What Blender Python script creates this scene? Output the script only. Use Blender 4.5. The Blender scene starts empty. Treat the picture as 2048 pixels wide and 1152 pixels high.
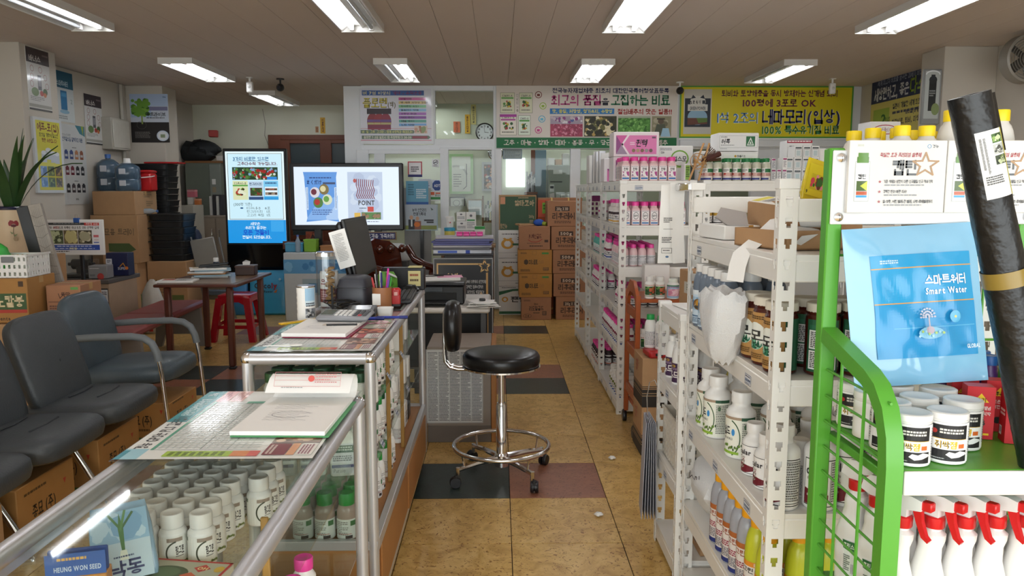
import bpy, bmesh, math, random
from mathutils import Vector, Matrix, Euler
sc = bpy.context.scene
C = sc.collection
rnd = random.Random(7)
PI = math.pi
# ---------------------------------------------------------------- camera, light, exposure
F_PX, EYE = 1547.0, 1.46
PITCH, YAW = math.radians(7.04), math.radians(-0.96)
cam = bpy.data.objects.new('camera', bpy.data.cameras.new('camera'))
C.objects.link(cam)
cam.location = (0, 0, EYE)
cam.rotation_euler = (PI/2-PITCH, 0, YAW)
cam.data.sensor_width = 36.0
cam.data.lens = F_PX/2048*36.0
cam.data.clip_start = .05
sc.camera = cam
sc.view_settings.view_transform = 'Standard'
sc.view_settings.look = 'None'
sc.view_settings.gamma = 1.0
sc.view_settings.use_curve_mapping = False
sc.view_settings.exposure = 0.0
SKY, TUBE, DAY = 2.0, 23.0, 150.0
w = bpy.data.worlds.new('world'); sc.world = w; w.use_nodes = True
w.node_tree.nodes['Background'].inputs[0].default_value = (.93, .97, 1.0, 1)
w.node_tree.nodes['Background'].inputs[1].default_value = SKY
sc.cycles.max_bounces = 8
sc.cycles.diffuse_bounces = 4
sc.cycles.glossy_bounces = 3
sc.cycles.transmission_bounces = 4
sc.cycles.transparent_max_bounces = 12
sc.cycles.caustics_reflective = False
sc.cycles.caustics_refractive = False
sc.cycles.sample_clamp_indirect = 8
# daylight entering through the shop front behind the photographer
dl = bpy.data.objects.new('shop_window_daylight', bpy.data.lights.new('shop_window_daylight', 'AREA'))
C.objects.link(dl)
dl.data.shape = 'RECTANGLE'; dl.data.size = 7.6; dl.data.size_y = 2.1
dl.location = (0, -1.45, 1.32); dl.rotation_euler = (PI/2, 0, PI)
dl.rotation_euler = (math.radians(83), 0, 0)
dl.data.energy = DAY; dl.data.color = (.95, .98, 1.0)
CAMM = Euler((PI/2-PITCH, 0, YAW)).to_matrix()
def ray(x, y): return CAMM @ Vector((x-1024, 576-y, -F_PX))
def at(x, y, Y):
    d = ray(x, y); return Vector((0, 0, EYE)) + d*(Y/d.y)
def atz(x, y, z):
    d = ray(x, y); return Vector((0, 0, EYE)) + d*((z-EYE)/d.z)
# ---------------------------------------------------------------- materials
def lin(c):
    return c/12.92 if c <= .04045 else ((c+.055)/1.055)**2.4
def rgb(h):
    return tuple(lin(int(h[i:i+2], 16)/255) for i in (0, 2, 4))
MATS = {}
def mat(name, col='cccccc', rough=.5, metal=0, var=.06, scale=14, bump=0, bscale=60, emit=0, coat=0, alpha=1, spec=.5):
    if name in MATS: return MATS[name]
    m = bpy.data.materials.new(name); m.use_nodes = True
    nt = m.node_tree; N = nt.nodes; L = nt.links; b = N['Principled BSDF']
    c = rgb(col)
    b.inputs['Roughness'].default_value = rough
    b.inputs['Metallic'].default_value = metal
    b.inputs['Specular IOR Level'].default_value = spec
    if coat: b.inputs['Coat Weight'].default_value = coat
    if emit:
        b.inputs['Emission Color'].default_value = (*c, 1); b.inputs['Emission Strength'].default_value = emit
    tc = N.new('ShaderNodeTexCoord')
    if var:
        n = N.new('ShaderNodeTexNoise'); n.inputs['Scale'].default_value = scale; n.inputs['Detail'].default_value = 3
        r = N.new('ShaderNodeMapRange'); r.inputs[3].default_value = 1-var; r.inputs[4].default_value = 1+var
        x = N.new('ShaderNodeMix'); x.data_type = 'RGBA'; x.blend_type = 'MULTIPLY'; x.inputs[0].default_value = 1
        x.inputs[6].default_value = (*c, 1)
        L.new(tc.outputs['Object'], n.inputs[0]); L.new(n.outputs[0], r.inputs[0]); L.new(r.outputs[0], x.inputs[7]); L.new(x.outputs[2], b.inputs['Base Color'])
    else: b.inputs['Base Color'].default_value = (*c, 1)
    if bump:
        n = N.new('ShaderNodeTexNoise'); n.inputs['Scale'].default_value = bscale; n.inputs['Detail'].default_value = 2
        bp = N.new('ShaderNodeBump'); bp.inputs['Strength'].default_value = bump; bp.inputs['Distance'].default_value = .01
        L.new(tc.outputs['Object'], n.inputs[0]); L.new(n.outputs[0], bp.inputs['Height']); L.new(bp.outputs[0], b.inputs['Normal'])
    if alpha < 1: b.inputs['Alpha'].default_value = alpha
    MATS[name] = m; return m
def col(h, rough=.5, **k):
    return mat('paint_%s_%d%s' % (h, rough*100, ''.join('%s%s' % i for i in sorted(k.items()))), h, rough, **k)
def inkmat(name, rough, emit=0, coat=0):
    m = bpy.data.materials.new(name); m.use_nodes = True; nt = m.node_tree; b = nt.nodes['Principled BSDF']
    a = nt.nodes.new('ShaderNodeAttribute'); a.attribute_name = 'Col'
    b.inputs['Roughness'].default_value = rough
    if coat: b.inputs['Coat Weight'].default_value = coat; b.inputs['Coat Roughness'].default_value = .08
    if emit:
        b.inputs['Base Color'].default_value = (.01, .01, .01, 1)
        nt.links.new(a.outputs['Color'], b.inputs['Emission Color']); b.inputs['Emission Strength'].default_value = emit
    else: nt.links.new(a.outputs['Color'], b.inputs['Base Color'])
    MATS[name] = m; return m
INK = inkmat('printed_ink', .55); GLOSSINK = inkmat('laminated_print', .35, coat=.5); SCREEN = inkmat('lit_screen', .3, emit=1.0)
def glassmat(name, tint, gl=.08, rough=.02):
    m = bpy.data.materials.new(name); m.use_nodes = True; nt = m.node_tree; N = nt.nodes; L = nt.links
    N.remove(N['Principled BSDF']); t = N.new('ShaderNodeBsdfTransparent'); g = N.new('ShaderNodeBsdfGlossy'); x = N.new('ShaderNodeMixShader')
    t.inputs[0].default_value = (*tint, 1); g.inputs['Roughness'].default_value = rough
    f = N.new('ShaderNodeLayerWeight'); f.inputs[0].default_value = .5
    q = N.new('ShaderNodeMath'); q.operation = 'POWER'; q.inputs[1].default_value = 5
    a = N.new('ShaderNodeMath'); a.operation = 'MULTIPLY_ADD'; a.inputs[1].default_value = .75; a.inputs[2].default_value = gl; a.use_clamp = True
    L.new(f.outputs['Facing'], q.inputs[0]); L.new(q.outputs[0], a.inputs[0]); L.new(a.outputs[0], x.inputs[0]); L.new(t.outputs[0], x.inputs[1]); L.new(g.outputs[0], x.inputs[2])
    L.new(x.outputs[0], N['Material Output'].inputs[0]); MATS[name] = m; return m
GLASS = glassmat('clear_glass', (.95, .98, .96), .02)
CLEAR = glassmat('clear_plastic', (.93, .95, .96), .05, .08)
CASEGLASS = glassmat('showcase_glass', (.95, .97, .95), .035, .03)
BLUEWATER = glassmat('blue_polycarbonate', (.45, .6, .72), .05, .05)
CHROME = mat('chrome', 'e4e4e6', .12, 1, var=0)
ALU = mat('brushed_aluminium', 'cccccf', .36, .6, var=.03)
RACKW = mat('white_enamel', 'e9e7e2', .35, var=.03)
GREENM = mat('green_powder_coat', '58a336', .35, var=.04)
BLACKP = mat('black_plastic', '17171a', .35, var=.1)
WHITEP = mat('white_plastic', 'ecebe8', .32, var=.02)
CARD = mat('brown_cardboard', 'b08a63', .8, var=.08, bump=.05, bscale=40)
CARD2 = mat('red_brown_cardboard', 'a87858', .8, var=.08, bump=.05, bscale=40)
CARD3 = mat('orange_cardboard', 'a97a42', .75, var=.08)
PAPER = mat('white_paper', 'f0efec', .8, var=.02)
WBOX = mat('white_carton', 'e8e7e4', .6, var=.03)
PINKCAP = mat('pink_cap', 'e8459f', .35, var=.03)
WALLM = mat('painted_wall', 'c3bcb0', .85, var=.04, scale=3)
CEILM = mat('ceiling_paint', 'd2c6bd', .9, var=.03, scale=2)
VINYL = mat('grey_vinyl', '3d4144', .45, var=.1, bump=.12, bscale=90)
VINYL2 = mat('blue_grey_vinyl', '46525a', .42, var=.1, bump=.12, bscale=90)
WOODT = mat('red_brown_wood', '5b2f22', .35, var=.25, scale=8)
DWOOD = mat('brown_door_wood', '6b3a26', .45, var=.2, scale=6)
# ---------------------------------------------------------------- mesh builder
class MB:
    def __init__(s): s.v = []; s.f = []
    def add(s, v, f, M=None):
        o = len(s.v)
        if M is not None: v = [M @ Vector(p) for p in v]
        s.v += [tuple(p) for p in v]; s.f += [tuple(i+o for i in q) for q in f]; return s
    def box(s, x0, x1, y0, y1, z0, z1, b=0, M=None):
        lo = (x0, y0, z0); hi = (x1, y1, z1)
        if not b:
            v = [((x0, x1)[i & 1], (y0, y1)[i >> 1 & 1], (z0, z1)[i >> 2]) for i in range(8)]
            return s.add(v, [(0, 2, 3, 1), (4, 5, 7, 6), (0, 1, 5, 4), (2, 6, 7, 3), (0, 4, 6, 2), (1, 3, 7, 5)], M)
        b = min(b, (x1-x0)/2.1, (y1-y0)/2.1, (z1-z0)/2.1)
        v = []
        for i in range(8):
            g = (i & 1, i >> 1 & 1, i >> 2)
            for a in range(3):
                p = [(hi[k]-b if g[k] else lo[k]+b) for k in range(3)]; p[a] = hi[a] if g[a] else lo[a]; v.append(p)
        I = lambda i, a: i*3+a
        f = []
        for a, q in ((2, (0, 2, 3, 1)), (2, (4, 5, 7, 6)), (1, (0, 1, 5, 4)), (1, (2, 6, 7, 3)), (0, (0, 4, 6, 2)), (0, (1, 3, 7, 5))):
            f.append(tuple(I(i, a) for i in q))
        for a in range(3):
            o1, o2 = [k for k in range(3) if k != a]
            for i in range(8):
                if i >> a & 1: continue
                j = i | 1 << a
                f.append((I(i, o1), I(j, o1), I(j, o2), I(i, o2)))
        for i in range(8): f.append((I(i, 0), I(i, 1), I(i, 2)))
        return s.add(v, f, M)
    def loft(s, rings, cap0=True, cap1=True, M=None):
        n = len(rings[0]); v = [p for r in rings for p in r]; f = []
        for k in range(len(rings)-1):
            for i in range(n):
                j = (i+1) % n; f.append((k*n+i, k*n+j, k*n+n+j, k*n+n+i))
        if cap0: f.append(tuple(range(n-1, -1, -1)))
        if cap1: f.append(tuple((len(rings)-1)*n+i for i in range(n)))
        return s.add(v, f, M)
    def lathe(s, prof, seg=20, M=None, rib=0, cap=True):
        rs = []
        for q in prof:
            r, z = q[0], q[1]; k = rib if len(q) > 2 else 0
            rs.append([((r-(k if i % 2 else 0))*math.cos(2*PI*i/seg), (r-(k if i % 2 else 0))*math.sin(2*PI*i/seg), z) for i in range(seg)])
        return s.loft(rs, cap, cap, M)
    def sup(s, prof, n=24, M=None):
        rs = []
        for z, rx, ry, p in prof:
            r = []
            for i in range(n):
                a = 2*PI*(i+.5)/n; c, d = math.cos(a), math.sin(a)
                r.append((rx*math.copysign(abs(c)**(2/p), c), ry*math.copysign(abs(d)**(2/p), d), z))
            rs.append(r)
        return s.loft(rs, True, True, M)
    def cyl(s, p, q, r, seg=12, r2=None):
        p, q = Vector(p), Vector(q); return s.tube([p, q], r, seg, r2)
    def tube(s, pts, r, seg=10, r2=None, sq=False, closed=False):
        pts = [Vector(p) for p in pts]; n = len(pts); rs = []; up = None
        for i, p in enumerate(pts):
            if closed: t = (pts[(i+1) % n]-pts[i-1]).normalized()
            else: t = (pts[min(i+1, n-1)]-pts[max(i-1, 0)]).normalized()
            if up is None:
                up = Vector((0, 0, 1)) if abs(t.z) < .9 else Vector((0, 1, 0))
            a = t.cross(up).normalized(); b = a.cross(t).normalized(); up = b
            rr = r if r2 is None else r+(r2-r)*i/(n-1)
            if sq:
                rs.append([p+a*x*rr+b*y*rr for x, y in ((1, 1), (-1, 1), (-1, -1), (1, -1))])
            else: rs.append([p+(a*math.cos(2*PI*k/seg)+b*math.sin(2*PI*k/seg))*rr for k in range(seg)])
        if closed:
            rs.append(rs[0]); return s.loft(rs, False, False)
        return s.loft(rs)
    def prism(s, poly, d, M=None):
        n = len(poly); v = [(x, 0, z) for x, z in poly]+[(x, d, z) for x, z in poly]
        f = [tuple(range(n)), tuple(range(2*n-1, n-1, -1))]+[(i, i+n, (i+1) % n+n, (i+1) % n) for i in range(n)]
        return s.add(v, f, M)
    def ball(s, c, rx, ry=None, rz=None, seg=14, rings=8):
        ry = ry or rx; rz = rz or rx; rs = []
        for k in range(rings+1):
            t = PI*(k+.02)/(rings+.04); rs.append([(c[0]+rx*math.sin(t)*math.cos(2*PI*i/seg), c[1]+ry*math.sin(t)*math.sin(2*PI*i/seg), c[2]-rz*math.cos(t)) for i in range(seg)])
        return s.loft(rs)
    def mesh(s, name, m=None, smooth=True, ang=.7):
        me = bpy.data.meshes.new(name); me.from_pydata(s.v, [], s.f); me.validate()
        bm = bmesh.new(); bm.from_mesh(me); bmesh.ops.recalc_face_normals(bm, faces=bm.faces); bm.to_mesh(me); bm.free()
        if m: me.materials.append(m)
        if smooth:
            me.shade_smooth(); me.set_sharp_from_angle(angle=ang)
        return me
def obj(name, me, parent=None, loc=(0, 0, 0), rot=(0, 0, 0), m=None):
    if isinstance(me, MB): me = me.mesh(name, m)
    o = bpy.data.objects.new(name, me); C.objects.link(o)
    o.location = loc; o.rotation_euler = rot
    if parent: o.parent = parent
    return o
def tag(o, label, cat, group=None):
    o['label'] = label; o['category'] = cat
    if group: o['group'] = group
    return o
def thing(name, label, cat, loc=(0, 0, 0), rotz=0, group=None, rot=None):
    o = bpy.data.objects.new(name, None); C.objects.link(o); o.empty_display_size = .05
    o.location = loc; o.rotation_euler = rot or (0, 0, rotz); return tag(o, label, cat, group)
def struct(name, me, m=None, loc=(0, 0, 0), rot=(0, 0, 0), parent=None):
    o = obj(name, me, parent, loc, rot, m)
    if not parent: o['kind'] = 'structure'
    return o
def R4(loc=(0, 0, 0), rx=0, ry=0, rz=0): return Matrix.Translation(loc) @ Euler((rx, ry, rz)).to_matrix().to_4x4()
# ---------------------------------------------------------------- lettering: hangul drawn from its strokes, latin from the built-in font
JC = {'ㄱ': ['0,1 1,1 .86,0'], 'ㄴ': ['0,1 0,0 1,0'], 'ㄷ': ['1,1 0,1 0,0 1,0'], 'ㄹ': ['0,1 1,1 1,.52 0,.52 0,0 1,0'], 'ㅁ': ['0,0 0,1 1,1 1,0 0,0'],
 'ㅂ': ['0,1 0,0 1,0 1,1', '0,.52 1,.52'], 'ㅅ': ['.5,1 .5,.7 0,0', '.5,.7 1,0'], 'ㅇ': ['O .5,.5,.5'], 'ㅈ': ['0,1 1,1', '.5,1 .5,.65 0,0', '.5,.65 1,0'],
 'ㅊ': ['.3,1 .7,1', '0,.76 1,.76', '.5,.76 .5,.5 0,0', '.5,.5 1,0'], 'ㅋ': ['0,1 1,1 .86,0', '0,.52 .93,.52'], 'ㅌ': ['1,1 0,1 0,0 1,0', '0,.5 1,.5'],
 'ㅍ': ['0,1 1,1', '0,0 1,0', '.27,1 .27,0', '.73,1 .73,0'], 'ㅎ': ['.32,1 .68,1', '0,.76 1,.76', 'O .5,.29,.3']}
CH = 'ㄱ ㄱㄱ ㄴ ㄷ ㄷㄷ ㄹ ㅁ ㅂ ㅂㅂ ㅅ ㅅㅅ ㅇ ㅈ ㅈㅈ ㅊ ㅋ ㅌ ㅍ ㅎ'.split()
FI = ['']+'ㄱ ㄱㄱ ㄱㅅ ㄴ ㄴㅈ ㄴㅎ ㄷ ㄹ ㄹㄱ ㄹㅁ ㄹㅂ ㄹㅅ ㄹㅌ ㄹㅍ ㄹㅎ ㅁ ㅂ ㅂㅅ ㅅ ㅅㅅ ㅇ ㅈ ㅊ ㅋ ㅌ ㅍ ㅎ'.split()
VO = 'a ae ya yae eo e yeo ye o wa wae oe yo u wo we wi yu eu ui i'.split()
VV = {'a': ['.3,1 .3,0', '.3,.52 1,.52'], 'ae': ['.15,1 .15,0', '.8,1 .8,0', '.15,.52 .8,.52'], 'ya': ['.3,1 .3,0', '.3,.66 1,.66', '.3,.36 1,.36'], 'yae': ['.15,1 .15,0', '.8,1 .8,0', '.15,.66 .8,.66', '.15,.36 .8,.36'],
 'eo': ['.7,1 .7,0', '0,.52 .7,.52'], 'e': ['.45,1 .45,0', '.95,1 .95,0', '0,.52 .45,.52'], 'yeo': ['.7,1 .7,0', '0,.66 .7,.66', '0,.36 .7,.36'], 'ye': ['.45,1 .45,0', '.95,1 .95,0', '0,.66 .45,.66', '0,.36 .45,.36'], 'i': ['.6,1 .6,0']}
VH = {'o': ['0,0 1,0', '.5,0 .5,1'], 'yo': ['0,0 1,0', '.3,0 .3,1', '.7,0 .7,1'], 'u': ['0,1 1,1', '.5,1 .5,0'], 'yu': ['0,1 1,1', '.3,1 .3,0', '.7,1 .7,0'], 'eu': ['0,.5 1,.5']}
VX = {'wa': ('o', 'a'), 'wae': ('o', 'ae'), 'oe': ('o', 'i'), 'wo': ('u', 'eo'), 'we': ('u', 'e'), 'wi': ('u', 'i'), 'ui': ('eu', 'i')}
KANA = {'ま': ['.2,.8 .8,.8', '.25,.6 .75,.6', '.5,1 .5,.2 .35,.08 .22,.2 .35,.32 .8,.08'], 'く': ['.65,1 .3,.55 .7,0'], 'だ': ['.05,.75 .55,.75', '.35,1 .15,0', '.5,.5 .85,.5', '.5,.12 .9,.1', '.72,1 .78,.8', '.86,1 .92,.8'],
 'け': ['.15,.95 .15,.05', '.35,.7 .95,.7', '.7,1 .7,.3 .55,0'], 'ね': ['.25,1 .25,0', '.05,.75 .4,.75 .08,.25', '.3,.45 .6,.72 .8,.6 .8,.1 .6,.05 .62,.22 .95,.05'], 'も': ['.5,1 .4,.2 .55,.03 .8,.1 .82,.35', '.2,.7 .7,.7', '.2,.42 .7,.42'], 'り': ['.25,.95 .25,.4 .35,.5', '.7,1 .7,.45 .5,0']}
def strokes(lst, x0, y0, x1, y1, t, V, Fc):
    for s in lst:
        if s[0] == 'O':
            cx, cy, r = map(float, s[2:].split(',')); cx = x0+cx*(x1-x0); cy = y0+cy*(y1-y0); rx = r*(x1-x0); ry = r*(y1-y0); o = len(V); n = 14
            for i in range(n):
                a = 2*PI*i/n; c, d = math.cos(a), math.sin(a)
                V += [(cx+(rx+t*.1)*c, cy+(ry+t*.1)*d), (cx+max(rx-t*.9, rx*.2)*c, cy+max(ry-t*.9, ry*.2)*d)]
            for i in range(n):
                j = (i+1) % n; Fc.append((o+2*i, o+2*j, o+2*j+1, o+2*i+1))
            continue
        p = [tuple(map(float, q.split(','))) for q in s.split()]
        p = [(x0+a*(x1-x0), y0+b*(y1-y0)) for a, b in p]
        for (ax, ay), (bx, by) in zip(p, p[1:]):
            l = math.hypot(bx-ax, by-ay) or 1; ux, uy = (bx-ax)/l*t/2, (by-ay)/l*t/2; o = len(V)
            V += [(ax-ux-uy, ay-uy+ux), (ax-ux+uy, ay-uy-ux), (bx+ux+uy, by+uy-ux), (bx+ux-uy, by+uy+ux)]
            Fc.append((o, o+1, o+2, o+3))
def jamo(j, x0, y0, x1, y1, t, V, Fc):
    if len(j) == 1: return strokes(JC[j], x0, y0, x1, y1, t, V, Fc)
    w = (x1-x0); strokes(JC[j[0]], x0-.03, y0, x0+w*.4, y1, t*.85, V, Fc); strokes(JC[j[1]], x0+w*.62, y0, x1+.03, y1, t*.85, V, Fc)
GLY = {}
_fc = bpy.data.curves.new('latin', 'FONT'); _fo = bpy.data.objects.new('latin', _fc)
def glyph(ch, bold):
    k = (ch, bold)
    if k in GLY: return GLY[k]
    V, Fc = [], []; t = (.09, .15)[bold]; adv = 1.08
    if '가' <= ch <= '힣':
        n = ord(ch)-0xac00; c, v, f = CH[n//588], VO[n//28 % 21], FI[n % 28]
        if v in VV:
            if f:
                jamo(c, .07, .56, .5, .95, t, V, Fc); strokes(VV[v], .62, .46, .96, 1, t, V, Fc); jamo(f, .22, .04, .86, .34, t, V, Fc)
            else:
                jamo(c, .07, .14, .5, .88, t, V, Fc); strokes(VV[v], .62, .0, .98, 1, t, V, Fc)
        elif v in VH:
            if f:
                jamo(c, .2, .68, .8, .97, t, V, Fc); strokes(VH[v], .03, .42, .97, .56, t, V, Fc); jamo(f, .2, .03, .8, .29, t, V, Fc)
            else:
                jamo(c, .2, .5, .8, .95, t, V, Fc); strokes(VH[v], .03, .08, .97, .36, t, V, Fc)
        else:
            a, b = VX[v]
            if f:
                jamo(c, .1, .68, .5, .96, t, V, Fc); strokes(VH[a], .03, .43, .6, .56, t, V, Fc); strokes(VV[b], .66, .42, .98, 1, t, V, Fc); jamo(f, .22, .03, .86, .3, t, V, Fc)
            else:
                jamo(c, .1, .5, .5, .92, t, V, Fc); strokes(VH[a], .03, .12, .6, .36, t, V, Fc); strokes(VV[b], .66, 0, .98, 1, t, V, Fc)
    elif ch in KANA: strokes(KANA[ch], .05, .03, .95, .97, t, V, Fc)
    elif ch == ' ': adv = .42
    elif ch == '*':
        for i in range(10):
            r = .5 if i % 2 == 0 else .2; V.append((.5+r*math.sin(PI*i/5), .5+r*math.cos(PI*i/5)))
        Fc.append(tuple(range(9, -1, -1)))
    else:
        _fc.body = ch; _fc.offset = .028 if bold else .004; _fc.resolution_u = 2
        if _fo.name not in C.objects: C.objects.link(_fo)
        dg = bpy.context.evaluated_depsgraph_get(); dg.update()
        me = bpy.data.meshes.new_from_object(_fo.evaluated_get(dg))
        s = 1.28
        V = [(v.co.x*s, v.co.y*s+.02) for v in me.vertices]; Fc = [tuple(p.vertices) for p in me.polygons]
        mn = min([v[0] for v in V] or [0]); V = [(x-mn+.04, y) for x, y in V]; adv = max([v[0] for v in V] or [.3])+.1
        bpy.data.meshes.remove(me)
    GLY[k] = (V, Fc, adv); return GLY[k]
TXT = {}
def textmesh(s, bold):
    k = (s, bold)
    if k not in TXT:
        V, Fc, x = [], [], 0
        for ch in s:
            v, f, a = glyph(ch, bold); o = len(V); V += [(p[0]+x, p[1]) for p in v]; Fc += [tuple(i+o for i in q) for q in f]; x += a
        TXT[k] = (V, Fc, max(x-.08, .1))
    return TXT[k]
class Print:
    """flat print on a w x h metre area; laid out in ux x uy units, y downwards"""
    def __init__(s, w, h, ux=100, uy=100, bg=None, seed=1, arc=0):
        s.w, s.h, s.ux, s.uy = w, h, ux, uy; s.v = []; s.f = []; s.c = []; s.z = .0003; s.r = random.Random(seed); s.dz = .00007
        if bg: s.rect(0, 0, ux, uy, bg)
    def _p(s, x, y): return (x/s.ux*s.w, (1-y/s.uy)*s.h, s.z)
    def faces(s, pts, fs, c):
        o = len(s.v); s.v += [s._p(*p) for p in pts]; s.f += [tuple(i+o for i in q) for q in fs]; s.c += [rgb(c)]*len(fs); return s
    def rect(s, x0, y0, x1, y1, c):
        s.faces([(x0, y1), (x1, y1), (x1, y0), (x0, y0)], [(0, 1, 2, 3)], c); s.z += s.dz; return s
    def poly(s, pts, c):
        s.faces(pts, [tuple(range(len(pts)))], c); s.z += s.dz; return s
    def ell(s, cx, cy, rx, ry, c, n=18):
        return s.poly([(cx+rx*math.cos(2*PI*i/n), cy-ry*math.sin(2*PI*i/n)) for i in range(n)], c)
    def ring(s, cx, cy, rx, ry, t, c, a0=0, a1=360, n=20):
        P = []; Fc = []
        for i in range(n+1):
            a = math.radians(a0+(a1-a0)*i/n); P += [(cx+rx*math.cos(a), cy-ry*math.sin(a)), (cx+(rx-t)*math.cos(a), cy-(ry-t)*math.sin(a))]
        for i in range(n): Fc.append((2*i, 2*i+2, 2*i+3, 2*i+1))
        s.faces(P, Fc, c); s.z += s.dz; return s
    def line(s, pts, t, c):
        V, Fc = [], []
        for (ax, ay), (bx, by) in zip(pts, pts[1:]):
            l = math.hypot(bx-ax, by-ay) or 1; ux, uy = (bx-ax)/l*t/2, (by-ay)/l*t/2; o = len(V)
            V += [(ax-ux-uy, ay-uy+ux), (ax-ux+uy, ay-uy-ux), (bx+ux+uy, by+uy-ux), (bx+ux-uy, by+uy+ux)]; Fc.append((o, o+1, o+2, o+3))
        s.faces(V, Fc, c); s.z += s.dz; return s
    def frame(s, x0, y0, x1, y1, t, c): return s.line([(x0, y0), (x1, y0), (x1, y1), (x0, y1), (x0, y0)], t, c)
    def text(s, t, x0, y0, x1, y1, c, bold=1, slant=0):
        V, Fc, wd = textmesh(t, bold)
        s.faces([(x0+(x/wd)*(x1-x0)+slant*y*(y1-y0), y1-y*(y1-y0)) for x, y in V], Fc, c); s.z += s.dz; return s
    def vtext(s, t, x0, y0, x1, y1, c, bold=1):
        n = len(t); d = (y1-y0)/n
        for i, ch in enumerate(t): s.text(ch, x0, y0+i*d+d*.06, x1, y0+(i+1)*d-d*.06, c, bold)
        return s
    def fine(s, x0, y0, x1, y1, n, c, fill=.62):
        """rows of small print"""
        P, Fc = [], []; d = (y1-y0)/n
        for i in range(n):
            x = x0; end = x1-(x1-x0)*(s.r.random()*.35 if i % 3 == 2 else s.r.random()*.06)
            while x < end-.01*(x1-x0):
                wd = min((x1-x0)*s.r.uniform(.05, .14), end-x); o = len(P); a = y0+i*d; b = a+d*fill
                P += [(x, b), (x+wd, b), (x+wd, a), (x, a)]; Fc.append((o, o+1, o+2, o+3)); x += wd+(x1-x0)*.025
        s.faces(P, Fc, c); s.z += s.dz; return s
    def photo(s, x0, y0, x1, y1, bg, cols, n=40, r=.1, asp=1):
        s.rect(x0, y0, x1, y1, bg); w, h = x1-x0, y1-y0
        for c in cols:
            for k in range(max(1, n//len(cols))):
                rr = min(w, h)*r*s.r.uniform(.6, 1.3); cx = s.r.uniform(x0+rr, x1-rr); cy = s.r.uniform(y0+rr, y1-rr)
                m = 7; a = s.r.random()*6; s.faces([(cx+rr*math.cos(a+2*PI*i/m), cy-rr*asp*math.sin(a+2*PI*i/m)) for i in range(m)], [tuple(range(m))], c)
                s.z += .000004
        s.z += s.dz; return s
    def barcode(s, x0, y0, x1, y1):
        s.rect(x0, y0, x1, y1, 'ffffff'); x = x0
        while x < x1:
            d = (x1-x0)*s.r.uniform(.02, .06); s.rect(x, y0, min(x+d, x1), y1, '202020'); s.z -= s.dz; x += d*2
        s.z += s.dz; return s
    def mesh(s, name='print', m=None, bend=0, centre=True):
        me = bpy.data.meshes.new(name)
        v = [(x-s.w/2 if centre or bend else x, y, z) for x, y, z in s.v]
        me.from_pydata(v, [], s.f); a = me.color_attributes.new('Col', 'FLOAT_COLOR', 'CORNER')
        buf = []
        for f, c in zip(s.f, s.c): buf += [c[0], c[1], c[2], 1.0]*len(f)
        a.data.foreach_set('color', buf); me.materials.append(m or INK)
        if bend:
            bm = bmesh.new(); bm.from_mesh(me); st = bend*.22; k = int(s.w/2/st)+1
            for i in range(-k, k+1):
                g = bm.verts[:]+bm.edges[:]+bm.faces[:]
                bmesh.ops.bisect_plane(bm, geom=g, plane_co=(i*st, 0, 0), plane_no=(1, 0, 0))
            for q in bm.verts:
                x, y, z = q.co; t = x/bend; rr = bend+z+.0002; q.co = (rr*math.sin(t), -rr*math.cos(t), y)
            bm.to_mesh(me); bm.free()
        else:
            for q in me.vertices: x, y, z = q.co; q.co = (x, -z, y)   # stands upright, facing -Y
        return me
UP = (-PI/2, 0, 0)      # lays an upright print flat, face up
FACE_X = (0, 0, PI/2)   # turns an upright print to face +X
FACE_NX = (0, 0, -PI/2)
def stick(P, parent, loc=(0, 0, 0), rot=(0, 0, 0), m=None, name='print'):
    return obj(name, P.mesh(name, m) if isinstance(P, Print) else P, parent, loc, rot)
# ================================================================ the room
XL, XR, YF, YP, YB, HC = -4.55, 4.45, -1.6, 9.65, 11.8, 2.75
def atx(x, y, X):
    d = ray(x, y); return Vector((0, 0, EYE)) + d*(X/d.x)
def pb(x0, y0, x1, y1, Y):
    a, b = at(x0, y1, Y), at(x1, y0, Y); return a.x, b.x, a.z, b.z
def posm(name, base, dark, light, rough, fleck, sc1=9, spec=.5):
    m = bpy.data.materials.new(name); m.use_nodes = True; nt = m.node_tree; N = nt.nodes; L = nt.links; b = N['Principled BSDF']
    g = N.new('ShaderNodeNewGeometry'); n = N.new('ShaderNodeTexNoise'); n.inputs['Scale'].default_value = sc1; n.inputs['Detail'].default_value = 6; n.inputs['Roughness'].default_value = .65; n.inputs['Distortion'].default_value = 1.2
    r = N.new('ShaderNodeValToRGB'); e = r.color_ramp.elements
    e[0].position = .36; e[0].color = (*rgb(dark), 1); e[1].position = .66; e[1].color = (*rgb(light), 1)
    k = e.new(.5); k.color = (*rgb(base), 1)
    L.new(g.outputs['Position'], n.inputs[0]); L.new(n.outputs[0], r.inputs[0])
    n2 = N.new('ShaderNodeTexNoise'); n2.inputs['Scale'].default_value = 34; n2.inputs['Detail'].default_value = 3; n2.inputs['Distortion'].default_value = 2.5
    r2 = N.new('ShaderNodeMapRange'); r2.inputs[1].default_value = .6; r2.inputs[2].default_value = .64
    L.new(g.outputs['Position'], n2.inputs[0]); L.new(n2.outputs[0], r2.inputs[0])
    x = N.new('ShaderNodeMix'); x.data_type = 'RGBA'; L.new(r2.outputs[0], x.inputs[0]); L.new(r.outputs[0], x.inputs[6]); x.inputs[7].default_value = (*rgb(fleck), 1)
    L.new(x.outputs[2], b.inputs['Base Color'])
    r3 = N.new('ShaderNodeMapRange'); r3.inputs[3].default_value = rough-.06; r3.inputs[4].default_value = rough+.12
    L.new(n.outputs[0], r3.inputs[0]); L.new(r3.outputs[0], b.inputs['Roughness']); b.inputs['Specular IOR Level'].default_value = spec
    MATS[name] = m; return m
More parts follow.
